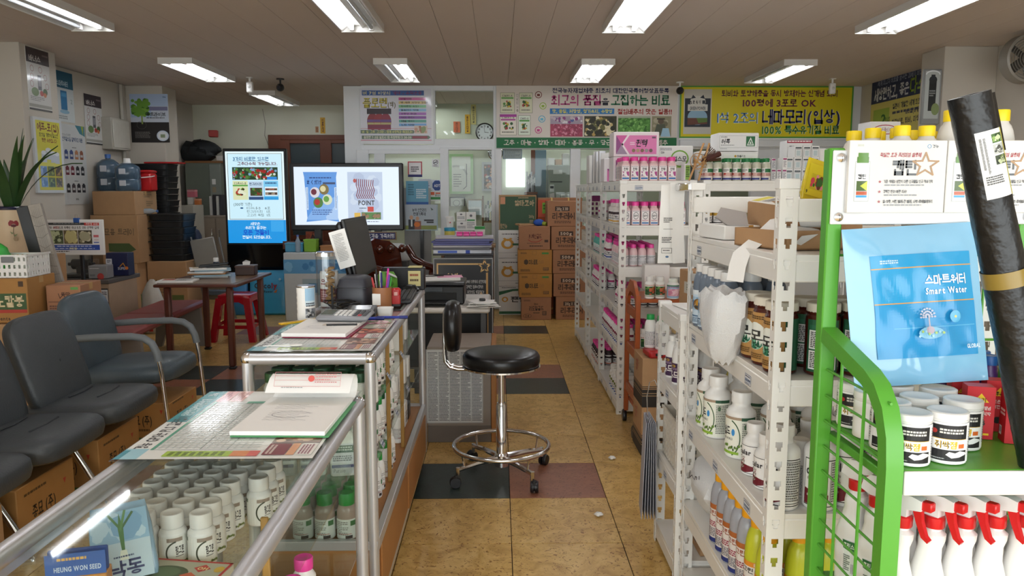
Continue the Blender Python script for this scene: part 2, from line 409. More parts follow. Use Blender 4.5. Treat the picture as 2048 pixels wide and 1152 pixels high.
TAN = posm('tan_vinyl_tile', 'cba560', 'b68f4a', 'd8b673', .3, '8e642b')
DGREEN = posm('dark_green_vinyl_tile', '2a3431', '212b28', '333f3b', .3, '3a4642')
TERRA = posm('terracotta_vinyl_tile', '93604a', '87553f', '9e6b53', .32, '6d4331')
struct('floor', MB().box(XL-.1, XR+.1, YF-.1, YB+.4, -.06, -.004), mat('dark_tile_joint', '2c1d0e', .8))
floor = bpy.data.objects['floor']
TW, TD, GX, GY = .465, .485, .05, 3.57
def tilecol(i, j):
    """i counts across, j along the shop; coloured bands run across the floor"""
    b = i % 5
    if b in (0, 4):
        if j in (0, 5): return DGREEN if b == 4 else TERRA
        if j in (4, 9, 14): return DGREEN if b == 0 else TERRA
    return TAN
tm = {}
for m_ in (TAN, DGREEN, TERRA):
    tm[m_.name] = MB().box(.0016, TW-.0016, .0014, TD-.0014, -.004, 0, .0012).mesh('tile', m_)
far = {TAN.name: MB(), DGREEN.name: MB(), TERRA.name: MB()}
for i in range(-10, 10):
    for j in range(-11, 18):
        x, y = GX+i*TW, GY+j*TD; m_ = tilecol(i, j)
        if x < XL-TW or x > XR or y > YB+.3: continue
        if -9 <= i <= 1 and -4 <= j <= 14 or (2 <= i <= 4 and -2 <= j <= 12):
            obj('tile', tm[m_.name], floor, (x, y, 0))
        else: far[m_.name].box(x+.001, x+TW-.001, y+.001, y+TD-.001, -.004, 0)
for k, b in far.items():
    o = obj('tiles', b.mesh('tiles', MATS[k]), floor); o['kind'] = 'stuff'; o.name = 'distant_tiles'
struct('ceiling', MB().box(XL-.1, XR+.1, YF-.1, YB+.4, HC+.006, HC+.1), CEILM)
ceil_ = bpy.data.objects['ceiling']; cpm = MB().box(.0012, .2888, 0, YB-YF+.3, 0, .0065, .0015).mesh('ceiling_panel', CEILM)
for k in range(31): obj('ceiling_panel', cpm, ceil_, (XL+.02+.29*k, YF-.1, HC))
struct('wall_left', MB().box(XL-.12, XL, YF, YB+.2, 0, HC), WALLM)
struct('wall_right', MB().box(XR, XR+.12, YF, YB+.2, 0, HC), WALLM)
struct('wall_back', MB().box(XL-.1, XR+.1, YB, YB+.12, 0, HC), mat('pale_back_wall', 'd8d8c6', .85, var=.04, scale=2))
struct('pillar_left', MB().box(XL, -4.14, 6.95, 7.5, 0, HC, .004), WALLM)
struct('pillar_back_left', MB().box(XL, -4.1, 9.72, 10.12, 0, HC, .004), WALLM)
struct('pillar_right', MB().box(3.97, XR, 7.02, 7.4, 0, HC, .004), WALLM)
# crack in the plaster of the back wall
wb = bpy.data.objects['wall_back']
P = Print(1, 1); P.z = .0006
P.line([(0, 0), (8, 22), (4, 40), (22, 62), (46, 80), (60, 100)], 1.6, '8d8a78')
a = at(525, 212, YB-.001); stick(P.mesh('plaster_crack', mat('crack', '77746a', .9)), wb, (a.x+.2, YB-.0005, a.z-1.0), name='plaster_crack').scale = (.4, 1, .95)
# shop front behind the photographer: sill wall, header, mullions, glass
WF = mat('front_frame', 'c9c9c9', .4, var=.03)
wf = struct('wall_front', MB().box(XL, XR, YF-.1, YF, 0, .25).box(XL, XR, YF-.1, YF, 2.4, HC).box(XL, XL+.5, YF-.1, YF, .25, 2.4).box(XR-.5, XR, YF-.1, YF, .25, 2.4), WALLM)
w1 = struct('window_1', MB().box(-1.34, -1.28, YF-.08, YF-.02, .25, 2.4).box(1.28, 1.34, YF-.08, YF-.02, .25, 2.4).box(XL+.5, XR-.5, YF-.08, YF-.02, .25, .31).box(XL+.5, XR-.5, YF-.08, YF-.02, 2.34, 2.4), WF)
for x0, x1 in ((XL+.5, -1.34), (-1.28, 1.28), (1.34, XR-.5)):
    struct('pane', MB().box(x0, x1, YF-.055, YF-.049, .31, 2.34), GLASS, parent=w1)
# ceiling lamps
TUBEON = mat('lit_tube', 'f4f8ff', .3, emit=TUBE, var=0); TUBEOFF = mat('unlit_tube', 'b9bcbd', .3)
FIXM = mat('lamp_tray_enamel', 'd9d7d2', .3, var=.02)
L_ = 1.23
hs = MB().prism([(-.165, -.055), (-.165, 0), (.165, 0), (.165, -.055), (.155, -.055), (.11, -.012), (.02, -.012), (0, -.03), (-.02, -.012), (-.11, -.012), (-.155, -.055)], L_)
hs.box(-.165, .165, -.004, 0, -.06, 0).box(-.165, .165, L_, L_+.004, -.06, 0)
hs = hs.mesh('housing', FIXM)
tb = {k: MB().cyl((0, .06, 0), (0, L_-.06, 0), .0145, 12).mesh('tube', k) for k in (TUBEON, TUBEOFF)}
sk = MB().box(-.016, .016, 0, .03, -.02, .03, .003).mesh('socket', WHITEP)
def lamp(xc, y0, lit, where):
    t = thing('ceiling_lamp', 'twin tube fluorescent ceiling lamp '+where, 'lamp', (xc, y0, HC), 0, 'ceiling lamps')
    obj('housing', hs, t)
    for k, x in enumerate((-.075, .075)):
        obj('tube', tb[TUBEON if lit[k] else TUBEOFF], t, (x, 0, -.037))
        for y in (.03, L_-.06): obj('socket', sk, t, (x, y, -.037))
lamp(-3.12, 4.97, (0, 1), 'with one tube out, above the grey waiting seats')
lamp(-1.05, 4.97, (1, 0), 'with its aisle side tube out, above the far glass showcase')
lamp(.97, 4.97, (1, 1), 'fully lit, above the rack of pink-capped bottles')
lamp(2.95, 4.97, (1, 1), 'fully lit, above the row of yellow-capped bottles')
lamp(-3.12, 7.72, (1, 1), 'fully lit, between the two left wall pillars')
lamp(-1.05, 7.72, (0, 1), 'with one tube out, in front of the red jar sign')
lamp(.97, 7.72, (1, 1), 'fully lit, in front of the white banner')
lamp(2.95, 7.72, (0, 1), 'with one tube out, in front of the yellow banner')
lamp(-3.02, 10.15, (1, 0), 'with one tube out, before the wooden sliding door')
for x in (-1.05, .97): lamp(x, 2.22, (1, 1), 'fully lit, added out of view over the shop entrance end to light the foreground')  # unseen row carrying on the lamp grid, added to light the foreground
lamp(.97, 10.2, (1, 1), 'fully lit, inside the glazed office'); lamp(-1.05, 10.2, (1, 1), 'fully lit, added behind the office clock glass to brighten the office')  # second office lamp is an addition that brightens the interior
# ------------------------------------------------ office partition
PW = mat('white_aluminium_frame', 'dfe2e4', .4, var=.02)
def pframe(x0, y0, x1, y1, d=.06, Y=YP, b=.004):
    X0, X1, Z0, Z1 = pb(x0, y0, x1, y1, Y); return (X0, X1, Y, Y+d, Z0, Z1, b)
wp = MB(); _e = 0
for q in ((700, 172, 722, 700), (722, 172, 1360, 181), (866, 181, 870, 280), (866, 278, 992, 291), (722, 290, 992, 300), (988, 172, 1003, 700)): 
    X0, X1, Z0, Z1 = pb(*q, YP); _e += .0012; wp.box(X0, X1, YP-_e, YP+.08+_e, max(Z0, 0), min(Z1, HC), .003)
X0 = at(992, 280, YP).x
wp.box(X0, XR, YP-.012, YP+.085, at(1000, 298, YP).z, HC, .003)           # solid band that carries the banners
wp.box(at(1140, 400, YP).x, at(1160, 400, YP).x, YP-.008, YP+.083, 0, 2, .003).box(at(1360, 400, YP).x, at(1380, 400, YP).x, YP-.008, YP+.083, 0, 2, .003)
wp.box(at(1500, 400, YP).x, XR, YP, YP+.08, 0, 2, .003)
wp.box(at(1003, 400, YP).x, at(1500, 400, YP).x, YP, YP+.08, 0, at(1003, 480, YP).z, .003)
wo = struct('wall_office', wp, PW)
def pane(x0, y0, x1, y1, Y=YP+.035, parent=wo, g=GLASS):
    X0, X1, Z0, Z1 = pb(x0, y0, x1, y1, Y); return struct('pane', MB().box(X0, X1, Y, Y+.005, max(Z0, .02), Z1), g, parent=parent)
pane(870, 181, 992, 279); pane(1003, 299, 1141, 480); pane(1160, 299, 1362, 480); pane(1380, 299, 1500, 480)
d1 = struct('door_1', MB(), PW)
dm = MB()
for q in ((722, 300, 738, 640), (756, 300, 770, 640), (884, 296, 897, 640), (738, 300, 884, 308), (738, 620, 884, 640), (984, 300, 990, 640), (897, 296, 984, 300), (897, 620, 984, 640)):
    X0, X1, Z0, Z1 = pb(*q, YP); _e += .0006; dm.box(X0, X1, YP-.03-_e, YP+.01+_e, max(Z0, .01), Z1, .003)
d1.data = dm.mesh('door_1', PW)
for q in ((738, 308, 756, 620), (770, 308, 884, 620), (897, 300, 984, 620)): pane(*q, Y=YP-.012, parent=d1)
# wooden sliding door in the back wall
d2 = MB()
for q in ((551, 270, 562, 640), (562, 270, 705, 280), (572, 280, 580, 640), (651, 280, 663, 640), (580, 280, 651, 287), (663, 280, 720, 287), (720, 270, 735, 640), (580, 470, 720, 480)):
    X0, X1, Z0, Z1 = pb(*q, YB-.05); _e += .0006; d2.box(X0, X1, YB-.07-_e, YB-.005, max(Z0, 0), Z1, .004)
d2 = struct('door_2', d2, DWOOD)
for q in ((562, 280, 574, 640), (580, 287, 651, 640), (663, 287, 720, 640)):
    X0, X1, Z0, Z1 = pb(*q, YB-.03); struct('pane', MB().box(X0, X1, YB-.04, YB-.035, max(Z0, .02), Z1), mat('frosted_dark_glass', '39474d', .3), parent=d2)
# ================================================================ makers for shelving, bottles and cartons
_pm = {}
def postmesh(H, sx, sy, wx=.045, wy=.032):
    k = (round(H, 3), sx, sy)
    if k in _pm: return _pm[k]
    bm = bmesh.new(); p = .0505
    def flange(ax, wd, sg):
        z = 0
        while z < H-.001:
            z1 = min(z+p, H); q = lambda u, zz: bm.verts.new((sg*u, 0, zz) if ax == 0 else (0, sg*u, zz))
            A, B, Cc, D = q(0, z), q(wd, z), q(wd, z1), q(0, z1)
            if z1-z > .04:
                c = wd*.52; n, m = .0055, .009
                a, b, c_, d_ = q(c-n, z+.012), q(c+n, z+.012), q(c+m, z+.036), q(c-m, z+.036)
                e, g = q(c-n, z+.022), q(c+n, z+.022); h, i = q(c-m, z+.022), q(c+m, z+.022)
                for f in ((A, B, b, a), (B, Cc, c_, i, g, b), (Cc, D, d_, c_), (D, A, a, e, h, d_)): bm.faces.new(f)
            else: bm.faces.new((A, B, Cc, D))
            z = z1
    flange(0, wx, -sx); flange(1, wy, -sy)
    bmesh.ops.remove_doubles(bm, verts=bm.verts, dist=.0001)
    bmesh.ops.recalc_face_normals(bm, faces=bm.faces)
    bmesh.ops.solidify(bm, geom=bm.faces[:], thickness=.0022)
    me = bpy.data.meshes.new('post'); bm.to_mesh(me); bm.free(); me.materials.append(RACKW); _pm[k] = me; return me
PT = Print(.052, .03, 100, 60, 'e9ebee'); PT.frame(3, 3, 97, 57, 3, '3c4660').rect(6, 24, 94, 44, 'aeb9cc').fine(10, 9, 90, 21, 1, '4a5065').text('000', 12, 27, 50, 41, '2b3550').fine(54, 28, 90, 41, 1, '2b3550').fine(12, 47, 86, 55, 1, '555a68')
PT = PT.mesh('price_tag')
SHELFW = mat('shelf_board_edge', 'a98f78', .7)
def rack(label, x0, x1, y0, y1, H, zs, tags=(), bt=.055, tops=None, board=RACKW, group='white slotted racks'):
    t = thing('storage_rack', label, 'shelf', (x0, y0, 0), 0, group); W, D = x1-x0, y1-y0
    for sx, px in ((-1, 0), (1, W)):
        for sy, py in ((-1, 0), (1, D)):
            o = obj('post', postmesh(H, sx, sy), t, (px, py, 0))
            cp = obj('post_cap', MB().box(-.003 if sx < 0 else -.047, .047 if sx < 0 else .003, -.003 if sy < 0 else -.034, .034 if sy < 0 else .003, H-.022, H+.003, .002), o, m=WHITEP)
    for z in zs:
        obj('shelf_board', MB().box(.004, W-.004, .004, D-.004, z-.014, z, .001), t, m=board)
        for y in (.003, D-.015): obj('beam', MB().box(.006, W-.006, y, y+.012, z-bt-.012, z-.0135, .003), t, m=RACKW)
        for x in (.003, W-.015): obj('beam', MB().box(x, x+.012, .016, D-.016, z-bt-.012, z-.0135, .003), t, m=RACKW)
    for z in tops or ():
        for y in (.003, D-.015): obj('beam', MB().box(.006, W-.006, y, y+.012, z-bt, z, .003), t, m=RACKW)
    for (side, pos, z) in tags:
        if side == 'x': obj('price_tag', PT, t, (.0018, pos, z-bt-.004), FACE_NX)
        else: obj('price_tag', PT, t, (pos, .0018, z-bt-.004))
    return t
class Kind:
    def __init__(s, name, cat, parts): s.name, s.cat, s.parts = name, cat, parts
    def put(s, loc, rz, label, group=None, tilt=None, name=None):
        t = thing(name or s.name, label, s.cat, loc, rz, group, tilt)
        for q in s.parts: obj(q[0], q[1], t)
        return t
def cap_mesh(r, h, z, m, ribs=True, seg=28, dome=.15):
    rb = .045*r if ribs else 0
    return MB().lathe([(r*.97, z), (r, z+.06*h, 1), (r, z+.9*h, 1), (r*.93, z+h*.985), (r*.8, z+h), (r*.76, z+h*.975)], seg, rib=rb).mesh('cap', m)
def round_bottle(name, R, H, body, cap, capr, caph, lab=None, z0=.12, z1=.72, arc=2.2, shoulder=.78, neck=None, cat='bottle', ribs=True, dome=False, seg=24):
    """round plastic bottle; H without cap"""
    n = neck or capr*.86
    if dome: prof = [(R*.9, 0), (R, H*.03), (R, H*shoulder)]+[(n+(R-n)*math.cos(a), H*shoulder+(H*.97-H*shoulder)*math.sin(a)) for a in (.3, .6, .9, 1.2, 1.45)]+[(n, H)]
    else: prof = [(R*.9, 0), (R*.985, H*.02), (R, H*.05), (R, H*shoulder), (R*.97, H*(shoulder+.04)), (R*.86, H*(shoulder+.09)), (n*1.08, H*(shoulder+.14)), (n, H*.95), (n, H)]
    parts = [('body', MB().lathe(prof, seg).mesh('body', body)), ('cap', cap_mesh(capr, caph, H-.002, cap, ribs))]
    if lab:
        p = lab(arc*R*1.004, H*(z1-z0)); me = p.mesh('label', bend=R*1.004)
        for v in me.vertices: v.co.z += H*z0
        parts.append(('label', me))
    return Kind(name, cat, parts)
def square_bottle(name, W, D, H, body, cap, capr, caph, lab=None, z0=.06, z1=.72, sh=.78, side=None, cat='bottle', p=6):
    a, b = W/2, D/2
    prof = [(0, a*.93, b*.93, p), (H*.025, a, b, p), (H*sh, a, b, p), (H*(sh+.06), a*.92, b*.92, 5), (H*(sh+.12), a*.7, b*.7, 3), (H*.93, capr*.9, capr*.9, 2), (H, capr*.85, capr*.85, 2)]
    parts = [('body', MB().sup(prof).mesh('body', body)), ('cap', cap_mesh(capr, caph, H-.002, cap))]
    if lab:
        pr = lab(W*.86, H*(z1-z0)); me = pr.mesh('label')
        for v in me.vertices: v.co.y -= b; v.co.z += H*z0
        parts.append(('label', me))
        if side:
            me2 = side(D*.84, H*(z1-z0)).mesh('label')
            for v in me2.vertices: x, y, z = v.co; v.co = (-a+y, -x, z+H*z0)
            parts.append(('label', me2))
    return Kind(name, cat, parts)
def carton(name, label, W, D, H, loc, rz=0, m=CARD, front=None, side=None, top=None, sx=-1, cat='box', group=None, tape=True, flaps=False, rot=None):
    """closed carton, origin at the middle of its base; front faces -Y, side faces sx*X"""
    t = thing(name, label, cat, loc, rz, group, rot)
    obj('body', MB().box(-W/2, W/2, -D/2, D/2, 0, H, min(.004, H*.05)), t, m=m)
    if tape:
        obj('tape', MB().box(-W/2-.0004, W/2+.0004, -.025, .025, H-.04 if H > .1 else H*.6, H+.0006), t, m=mat('packing_tape', 'b9935f', .3))
    if front: stick(front, t, (0, -D/2, 0), name='front_print')
    if side: stick(side, t, (sx*W/2, 0, 0), FACE_X if sx > 0 else FACE_NX, name='side_print')
    if top: stick(top, t, (0, -D/2, H), UP, name='top_print')
    return t
# ================================================================ near racks on the aisle
R1 = rack('tall white slotted rack beside the green wire rack', .672, 1.22, 1.85, 2.73, 1.49, (1.31, 1.0, .655, .335, .07),
     [('x', .74, 1.31), ('x', .78, 1.0), ('x', .47, 1.0), ('x', .19, 1.0), ('x', .78, .655), ('x', .47, .655), ('x', .16, .655)], tops=(1.445,))
rack('waist high white slotted rack butted against a taller rack', .655, 1.12, 2.745, 3.13, 1.015+.005, (1.012, .72, .39, .085), [('x', .2, .72), ('x', .2, .39)], board=RACKW)
# printed labels
def L_world(w, h):
    p = Print(w, h, 200, 150, 'eef0e2'); p.rect(0, 0, 200, 10, 'a9927a').rect(120, 0, 200, 12, '2f5a42').ring(55, 80, 62, 70, 5, '31552c', -70, 75)
    p.text('월드', 14, 40, 62, 72, '2a2a2a').ell(80, 58, 9, 13, '3b8fd0').text('OVER WORLD', 12, 78, 78, 88, '3a3a3a', 0)
    for k in range(14): p.ell(30+k*7+p.r.uniform(-3, 3), 122-abs(k-6)*2.4+p.r.uniform(-7, 7), 4.5, 5.5, p.r.choice(('55722a', '6f9434', '3d5a24')))
    p.rect(14, 130, 110, 140, '8fb63d').ell(140, 34, 8, 10, '2f6a3a').fine(124, 20, 196, 138, 17, '6d6f66', .5); return p
WORLD = round_bottle('white_bottle', .045, .172, WHITEP, WHITEP, .031, .034, L_world, .04, .76, 2.7, .78)
def L_cular(w, h):
    p = Print(w, h, 200, 150, 'f2f1ee'); p.frame(4, 4, 196, 146, 3, '2c2c2c').poly([(6, 95), (110, 110), (110, 130), (60, 144), (6, 144)], '6e1626')
    for k in range(30): p.ell(22+p.r.uniform(0, 34), 60+p.r.uniform(0, 62), 3.5, 4.5, p.r.choice(('8d2433', '3b5b32', 'b9b0a8')), 6)
    p.text('cular', 14, 22, 92, 50, '26262c').fine(120, 14, 190, 134, 16, '555555', .5).frame(116, 10, 193, 138, 2, '3c3c3c'); return p
CULAR = round_bottle('white_bottle', .036, .125, WHITEP, WHITEP, .026, .028, L_cular, .05, .72, 2.9, .74)
CULARB = round_bottle('white_bottle', .042, .19, WHITEP, WHITEP, .026, .03, L_cular, .05, .72, 2.8, .76)
def L_gold(w, h):
    p = Print(w, h, 100, 200, 'c9dcec'); p.rect(0, 0, 100, 26, 'dfe8ee').photo(0, 40, 100, 120, 'a4c4dc', ('5a86b4', '86aed0', 'd7e5ee'), 20, .2).ell(46, 84, 26, 34, '7a5424').ell(50, 78, 18, 24, 'c08c2c').ell(42, 100, 16, 10, '3f3a30').rect(0, 150, 100, 158, '51718f').fine(8, 164, 92, 194, 4, '56708a'); return p
GREYB = mat('grey_blue_bottle', '6f7c8c', .25, var=.06)
GOLD = round_bottle('grey_bottle', .034, .19, GREYB, WHITEP, .026, .028, L_gold, .05, .66, 2.8, .7, dome=True)
def L_mo(w, h):
    p = Print(w, h, 100, 200, 'b78a4e'); p.rect(62, 0, 100, 200, '1f5a3d').ell(24, 96, 30, 56, 'e6e9df').ell(22, 130, 22, 20, '2f7a58')
    for k in range(14): p.ell(20+p.r.uniform(-16, 16), 130+p.r.uniform(-16, 16), 4, 5, p.r.choice(('174a35', '7fb79a')), 6)
    p.text('모', 4, 74, 44, 112, '30302c').fine(5, 14, 50, 30, 2, '5a3f1c').fine(8, 166, 46, 190, 3, '6b4c22'); return p
MOJ = round_bottle('brown_jar', .042, .162, mat('amber_jar', '4a1d14', .2), mat('cream_lid', 'dcd6c6', .45), .041, .024, L_mo, .06, .88, 2.9, .86, neck=.038, cat='jar', ribs=False)
def L_moback(w, h):
    p = Print(w, h, 100, 200, '1f5a3d'); p.rect(8, 40, 92, 112, 'e9e9e6').rect(8, 118, 92, 190, 'e9e9e6').fine(13, 46, 88, 108, 9, '444444').fine(13, 124, 88, 186, 9, '444444').rect(8, 20, 40, 36, '27694a'); return p
MOJB = round_bottle('brown_jar', .042, .162, mat('amber_jar'), mat('cream_lid'), .041, .024, L_moback, .06, .88, 2.0, .86, neck=.038, cat='jar', ribs=False)
def L_kure(bg):
    def f(w, h):
        p = Print(w, h, 100, 200, 'e2dcd6'); p.rect(0, 0, 100, 26, 'b0642f' if bg == 'g' else 'e08e2a').rect(60, 4, 96, 22, 'e8c7a6').text('가그린' if bg == 'g' else '시그린', 6, 34, 60, 60, '9a4a2a' if bg == 'g' else '2d2d2d')
        p.poly([(66, 84), (80, 42), (94, 84)], '202022').poly([(74, 78), (80, 58), (86, 78)], 'e2dcd6').fine(8, 90, 92, 120, 3, '9c2f4c').fine(8, 126, 92, 172, 6, '6a6a78').rect(0, 178, 100, 200, '25357a' if bg == 'g' else '7c8f28'); return p
    return f
SILV = mat('silver_plastic', 'a3a5ac', .25, var=.05); LIME = mat('lime_plastic', 'c3c832', .3, var=.05); YCAP = mat('orange_yellow_cap', 'eda51a', .4, var=.04)
KURE = round_bottle('silver_bottle', .032, .205, SILV, YCAP, .02, .035, L_kure('g'), .03, .64, 3.2, .68, dome=True)
SIG = round_bottle('lime_bottle', .034, .21, LIME, YCAP, .02, .035, L_kure('y'), .03, .55, 3.0, .6, dome=True)
def L_purple(w, h):
    p = Print(w, h, 100, 120, '43284d'); p.text('100', 8, 8, 62, 26, 'c8a23a').text('골드', 12, 52, 84, 96, 'ece8e4').fine(8, 30, 92, 44, 2, 'a88fae').rect(76, 0, 100, 120, 'e9e7e6').fine(79, 8, 98, 112, 10, '6b6b70'); return p
PURP = round_bottle('white_bottle', .028, .15, WHITEP, WHITEP, .0165, .022, L_purple, .06, .56, 3.0, .62, dome=True)
def faceaisle(x, y): return math.atan2(x, y)*-1
# top tier of the tall rack: torn cartons, label roll
carton('cardboard_box', 'large plain brown carton on the top tier of the rack', .24, .3, .12, (.95, 2.42, 1.312), .05, front=Print(.2, .1).fine(60, 30, 78, 44, 2, '7d5c3c'), tape=False)
tr = thing('open_tray', 'cut down cardboard tray under the label roll', 'box', (.80, 2.11, 1.312), .25)
obj('tray', MB().box(-.1, .1, -.12, .12, 0, .004).box(-.1, -.096, -.12, .12, 0, .05).box(.096, .1, -.12, .12, 0, .05).box(-.1, .1, -.12, -.116, 0, .05).box(-.1, .1, .116, .12, 0, .05), tr, m=CARD)
obj('loose_paper', MB().ball((0, .0, .045), .07, .09, .012), tr, m=PAPER)
t2 = thing('torn_box', 'torn white cardboard box with brown tape beside the label roll', 'box', (.75, 2.52, 1.312), .15)
obj('body', MB().box(-.06, .06, -.1, .1, 0, .045, .003), t2, m=WBOX)
obj('torn_flap', MB().add([(-.05, -.1, .046), (.02, -.1, .044), (.04, -.04, .085), (-.02, .02, .1), (-.055, -.02, .07)], [(0, 1, 2, 3, 4)]).add([(-.05, -.098, .043), (.02, -.098, .041), (.04, -.038, .082), (-.02, .022, .097), (-.055, -.018, .067)], [(4, 3, 2, 1, 0)]), t2, m=mat('grey_card', '9d9792', .8))
obj('tape', MB().box(.02, .035, -.102, -.1, 0, .046), t2, m=mat('amber_tape', 'b8883a', .3))
lr = thing('label_roll', 'roll of blank white labels unrolled over the shelf edge', 'label roll', (.80, 2.12, 1.365), -.3)
obj('roll', MB().lathe([(.012, 0), (.03, 0), (.03, .06), (.012, .06)], 24, R4((.03, -.02, .032), PI/2, 0, 1.2)), lr, m=PAPER)
V, Fc = [], []
path = [(.02, 0, .03), (-.03, -.02, .02), (-.08, -.045, -.03), (-.125, -.06, -.07), (-.135, -.07, -.105), (-.14, -.085, -.145)]
for p in path:
    for k in (-1, 1):
        for dz in (0, .0008): V.append((p[0]+k*.022, p[1]-k*.026, p[2]+dz))
for i in range(len(path)-1):
    a = i*4; Fc += [(a, a+2, a+6, a+4), (a+1, a+5, a+7, a+3), (a, a+4, a+5, a+1), (a+2, a+3, a+7, a+6)]
obj('paper_strip', MB().add(V, Fc), lr, m=PAPER)
V2 = [(.02, -.16, -.015), (.06, -.15, -.01), (-.03, -.15, -.075), (-.02, -.13, -.07), (-.07, -.11, -.1), (-.06, -.1, -.115)]
obj('backing_strip', MB().add(V2+[(x, y+.001, z-.001) for x, y, z in V2], [(0, 1, 3, 2), (2, 3, 5, 4), (6, 8, 9, 7), (8, 10, 11, 9)]), lr, m=PAPER)
# second tier: grey bottles, brown jars, thin white bag over them
for i in range(5):
    for j in range(3):
        GOLD.put((.708+.074*j, 2.65-.073*i, 1.001), -.5+rnd.uniform(-.15, .15), 'grey blue bottle with white cap and golden fruit label', 'grey bottles on the tall rack')
for i in range(3):
    for j in range(1): MOJ.put((.725+.09*j, 2.13-.09*i+.0, 1.001), -.55+rnd.uniform(-.1, .1), 'brown jar with cream lid and tan and green label', 'brown jars on the tall rack')
for i in range(2):
    for j in range(4): MOJB.put((.822+.09*j, 1.925+.1*i, 1.001), -.35, 'brown jar turned to show its white text panels', 'back-turned brown jars on the tall rack')
bag = MB(); rs = []
n = 40
for k, (z, a, b) in enumerate(((1.17, .02, .08), (1.185, .045, .12), (1.165, .058, .135), (1.12, .06, .13), (1.075, .056, .115), (1.035, .05, .09), (1.0, .04, .065), (.975, .02, .04))):
    r = []
    for i in range(n):
        t = 2*PI*i/n; w_ = 1+.07*math.sin(5*t+k*.5)+.03*math.sin(11*t+k*1.3)
        r.append((a*math.cos(t)*w_, b*.8*math.sin(t)*w_, z+.006*math.sin(7*t+k)))
    rs.append(r)
bag.loft(rs)
bg = thing('plastic_bag', 'thin white carrier bag draped over the grey bottles', 'bag', (.645, 2.18, 0), .05)
TH = bpy.data.materials.new('thin_white_film'); TH.use_nodes = True
_n = TH.node_tree.nodes; _b = _n['Principled BSDF']; _b.inputs['Base Color'].default_value = (.9, .91, .92, 1); _b.inputs['Roughness'].default_value = .3; _b.inputs['Alpha'].default_value = .74
MATS['thin_white_film'] = TH
_w = _n.new('ShaderNodeTexNoise'); _w.inputs['Scale'].default_value = 26; _w.inputs['Detail'].default_value = 4; _w.inputs['Distortion'].default_value = 1.5
_u = _n.new('ShaderNodeBump'); _u.inputs['Strength'].default_value = .35; _u.inputs['Distance'].default_value = .02
TH.node_tree.links.new(_w.outputs[0], _u.inputs['Height']); TH.node_tree.links.new(_u.outputs[0], _b.inputs['Normal'])
obj('film', bag, bg, m=TH)
# third tier: world bottles, then cular bottles
for i, (x, y) in enumerate(((.73, 2.6), (.725, 2.49), (.83, 2.58), (.93, 2.56), (.84, 2.45), (.74, 2.29), (.85, 2.3), (.95, 2.36), (.96, 2.26), (.97, 2.46))):
    WORLD.put((x, y, .656), -.75+rnd.uniform(-.3, .3) if i else -1.1, 'white bottle with green arc and blue drop label', 'green arc label bottles')
for i, (x, y) in enumerate(((.735, 2.14), (.805, 2.085), (.82, 2.165), (.735, 2.035), (.9, 2.085), (.9, 2.165), (.805, 1.99))):
    CULAR.put((x, y, .656), -.6+rnd.uniform(-.2, .2), 'short white bottle with dark red label', 'short dark red label bottles')
for i, (x, y) in enumerate(((.73, 1.91), (.90, 1.93), (1.0, 1.92), (1.1, 1.93), (.95, 2.02), (1.05, 2.03), (.825, 1.905))):
    CULARB.put((x, y, .656), (-.5 if i in (0,) else .0), 'tall white bottle with dark red label on the third tier', 'tall dark red label bottles')
# fourth tier: bag roll, yellow-capped bottles
br = thing('bag_bundle', 'crumpled bundle of white plastic bags on the fourth tier', 'bag', (.77, 2.585, .352), 0)
rs = []
for k, (y, r) in enumerate(((-.16, .01), (-.155, .05), (-.13, .085), (-.06, .1), (.02, .098), (.07, .09), (.1, .06), (.11, .01))):
    rs.append([(r*(1+.07*math.sin(4*t+k)+.05*math.sin(9*t+k*2.3))*math.cos(t), y+.01*math.sin(5*t+k), .1+r*(1+.05*math.sin(6*t+k*1.3))*math.sin(t)) for t in [2*PI*i/30 for i in range(30)]])
obj('film', MB().loft(rs), br, m=TH)
stick(Print(.08, .03, 100, 40).line([(5, 5), (5, 35), (20, 20), (32, 34)], 4, '30303a').line([(40, 34), (44, 18), (54, 18), (54, 34), (60, 30)], 4, '30303a').line([(70, 8), (70, 34), (90, 34)], 4, '30303a'), br, (-.1, -.06, .13), (0, 0, -1.2), name='marker_scrawl')
for i in range(5):
    for j in range(2): KURE.put((.715+.075*j, 2.385-.069*i, .336), -.9+rnd.uniform(-.15, .15), 'silver bottle with orange cap and brown label', 'silver orange-capped bottles')
for i in range(2):
    for j in range(4): SIG.put((.715+.08*j, 2.03-.09*i, .336), -.8+rnd.uniform(-.15, .15), 'lime yellow bottle with orange cap on the fourth tier', 'lime orange-capped bottles')
carton('cardboard_box', 'brown carton on the lowest tier of the tall rack', .35, .3, .16, (.95, 2.4, .071), 0)
# waist high rack contents
for i in range(5): PURP.put((.70+.012*(i % 2), 3.05-.058*i, .721), -1.0+rnd.uniform(-.2, .2), 'white bottle with purple and gold label', 'purple label bottles')
for i in range(4): PURP.put((.78, 3.04-.06*i, .721), -1.0+rnd.uniform(-.2, .2), 'white bottle with purple and gold label', 'purple label bottles')
carton('carton_on_tier', 'white carton with yellow corner behind the purple bottles', .2, .2, .2, (.98, 3.0, .721), 0, WBOX, side=Print(.2, .2).poly([(70, 100), (100, 70), (100, 100)], 'e8d24a'), tape=False)
carton('brown_carton', 'small brown carton with printed figure on the lowest tier', .12, .16, .15, (.82, 2.86, .086), 0, CARD, side=Print(.16, .15).ell(50, 46, 7, 7, '33271c').poly([(42, 55), (58, 55), (64, 80), (36, 80)], '33271c'), tape=False)
cr = thing('plastic_crate', 'beige perforated plastic crate on the low rack', 'crate', (.69, 2.93, .391), 0)
cm = MB()
for i in range(9):
    for j in range(7):
        pass
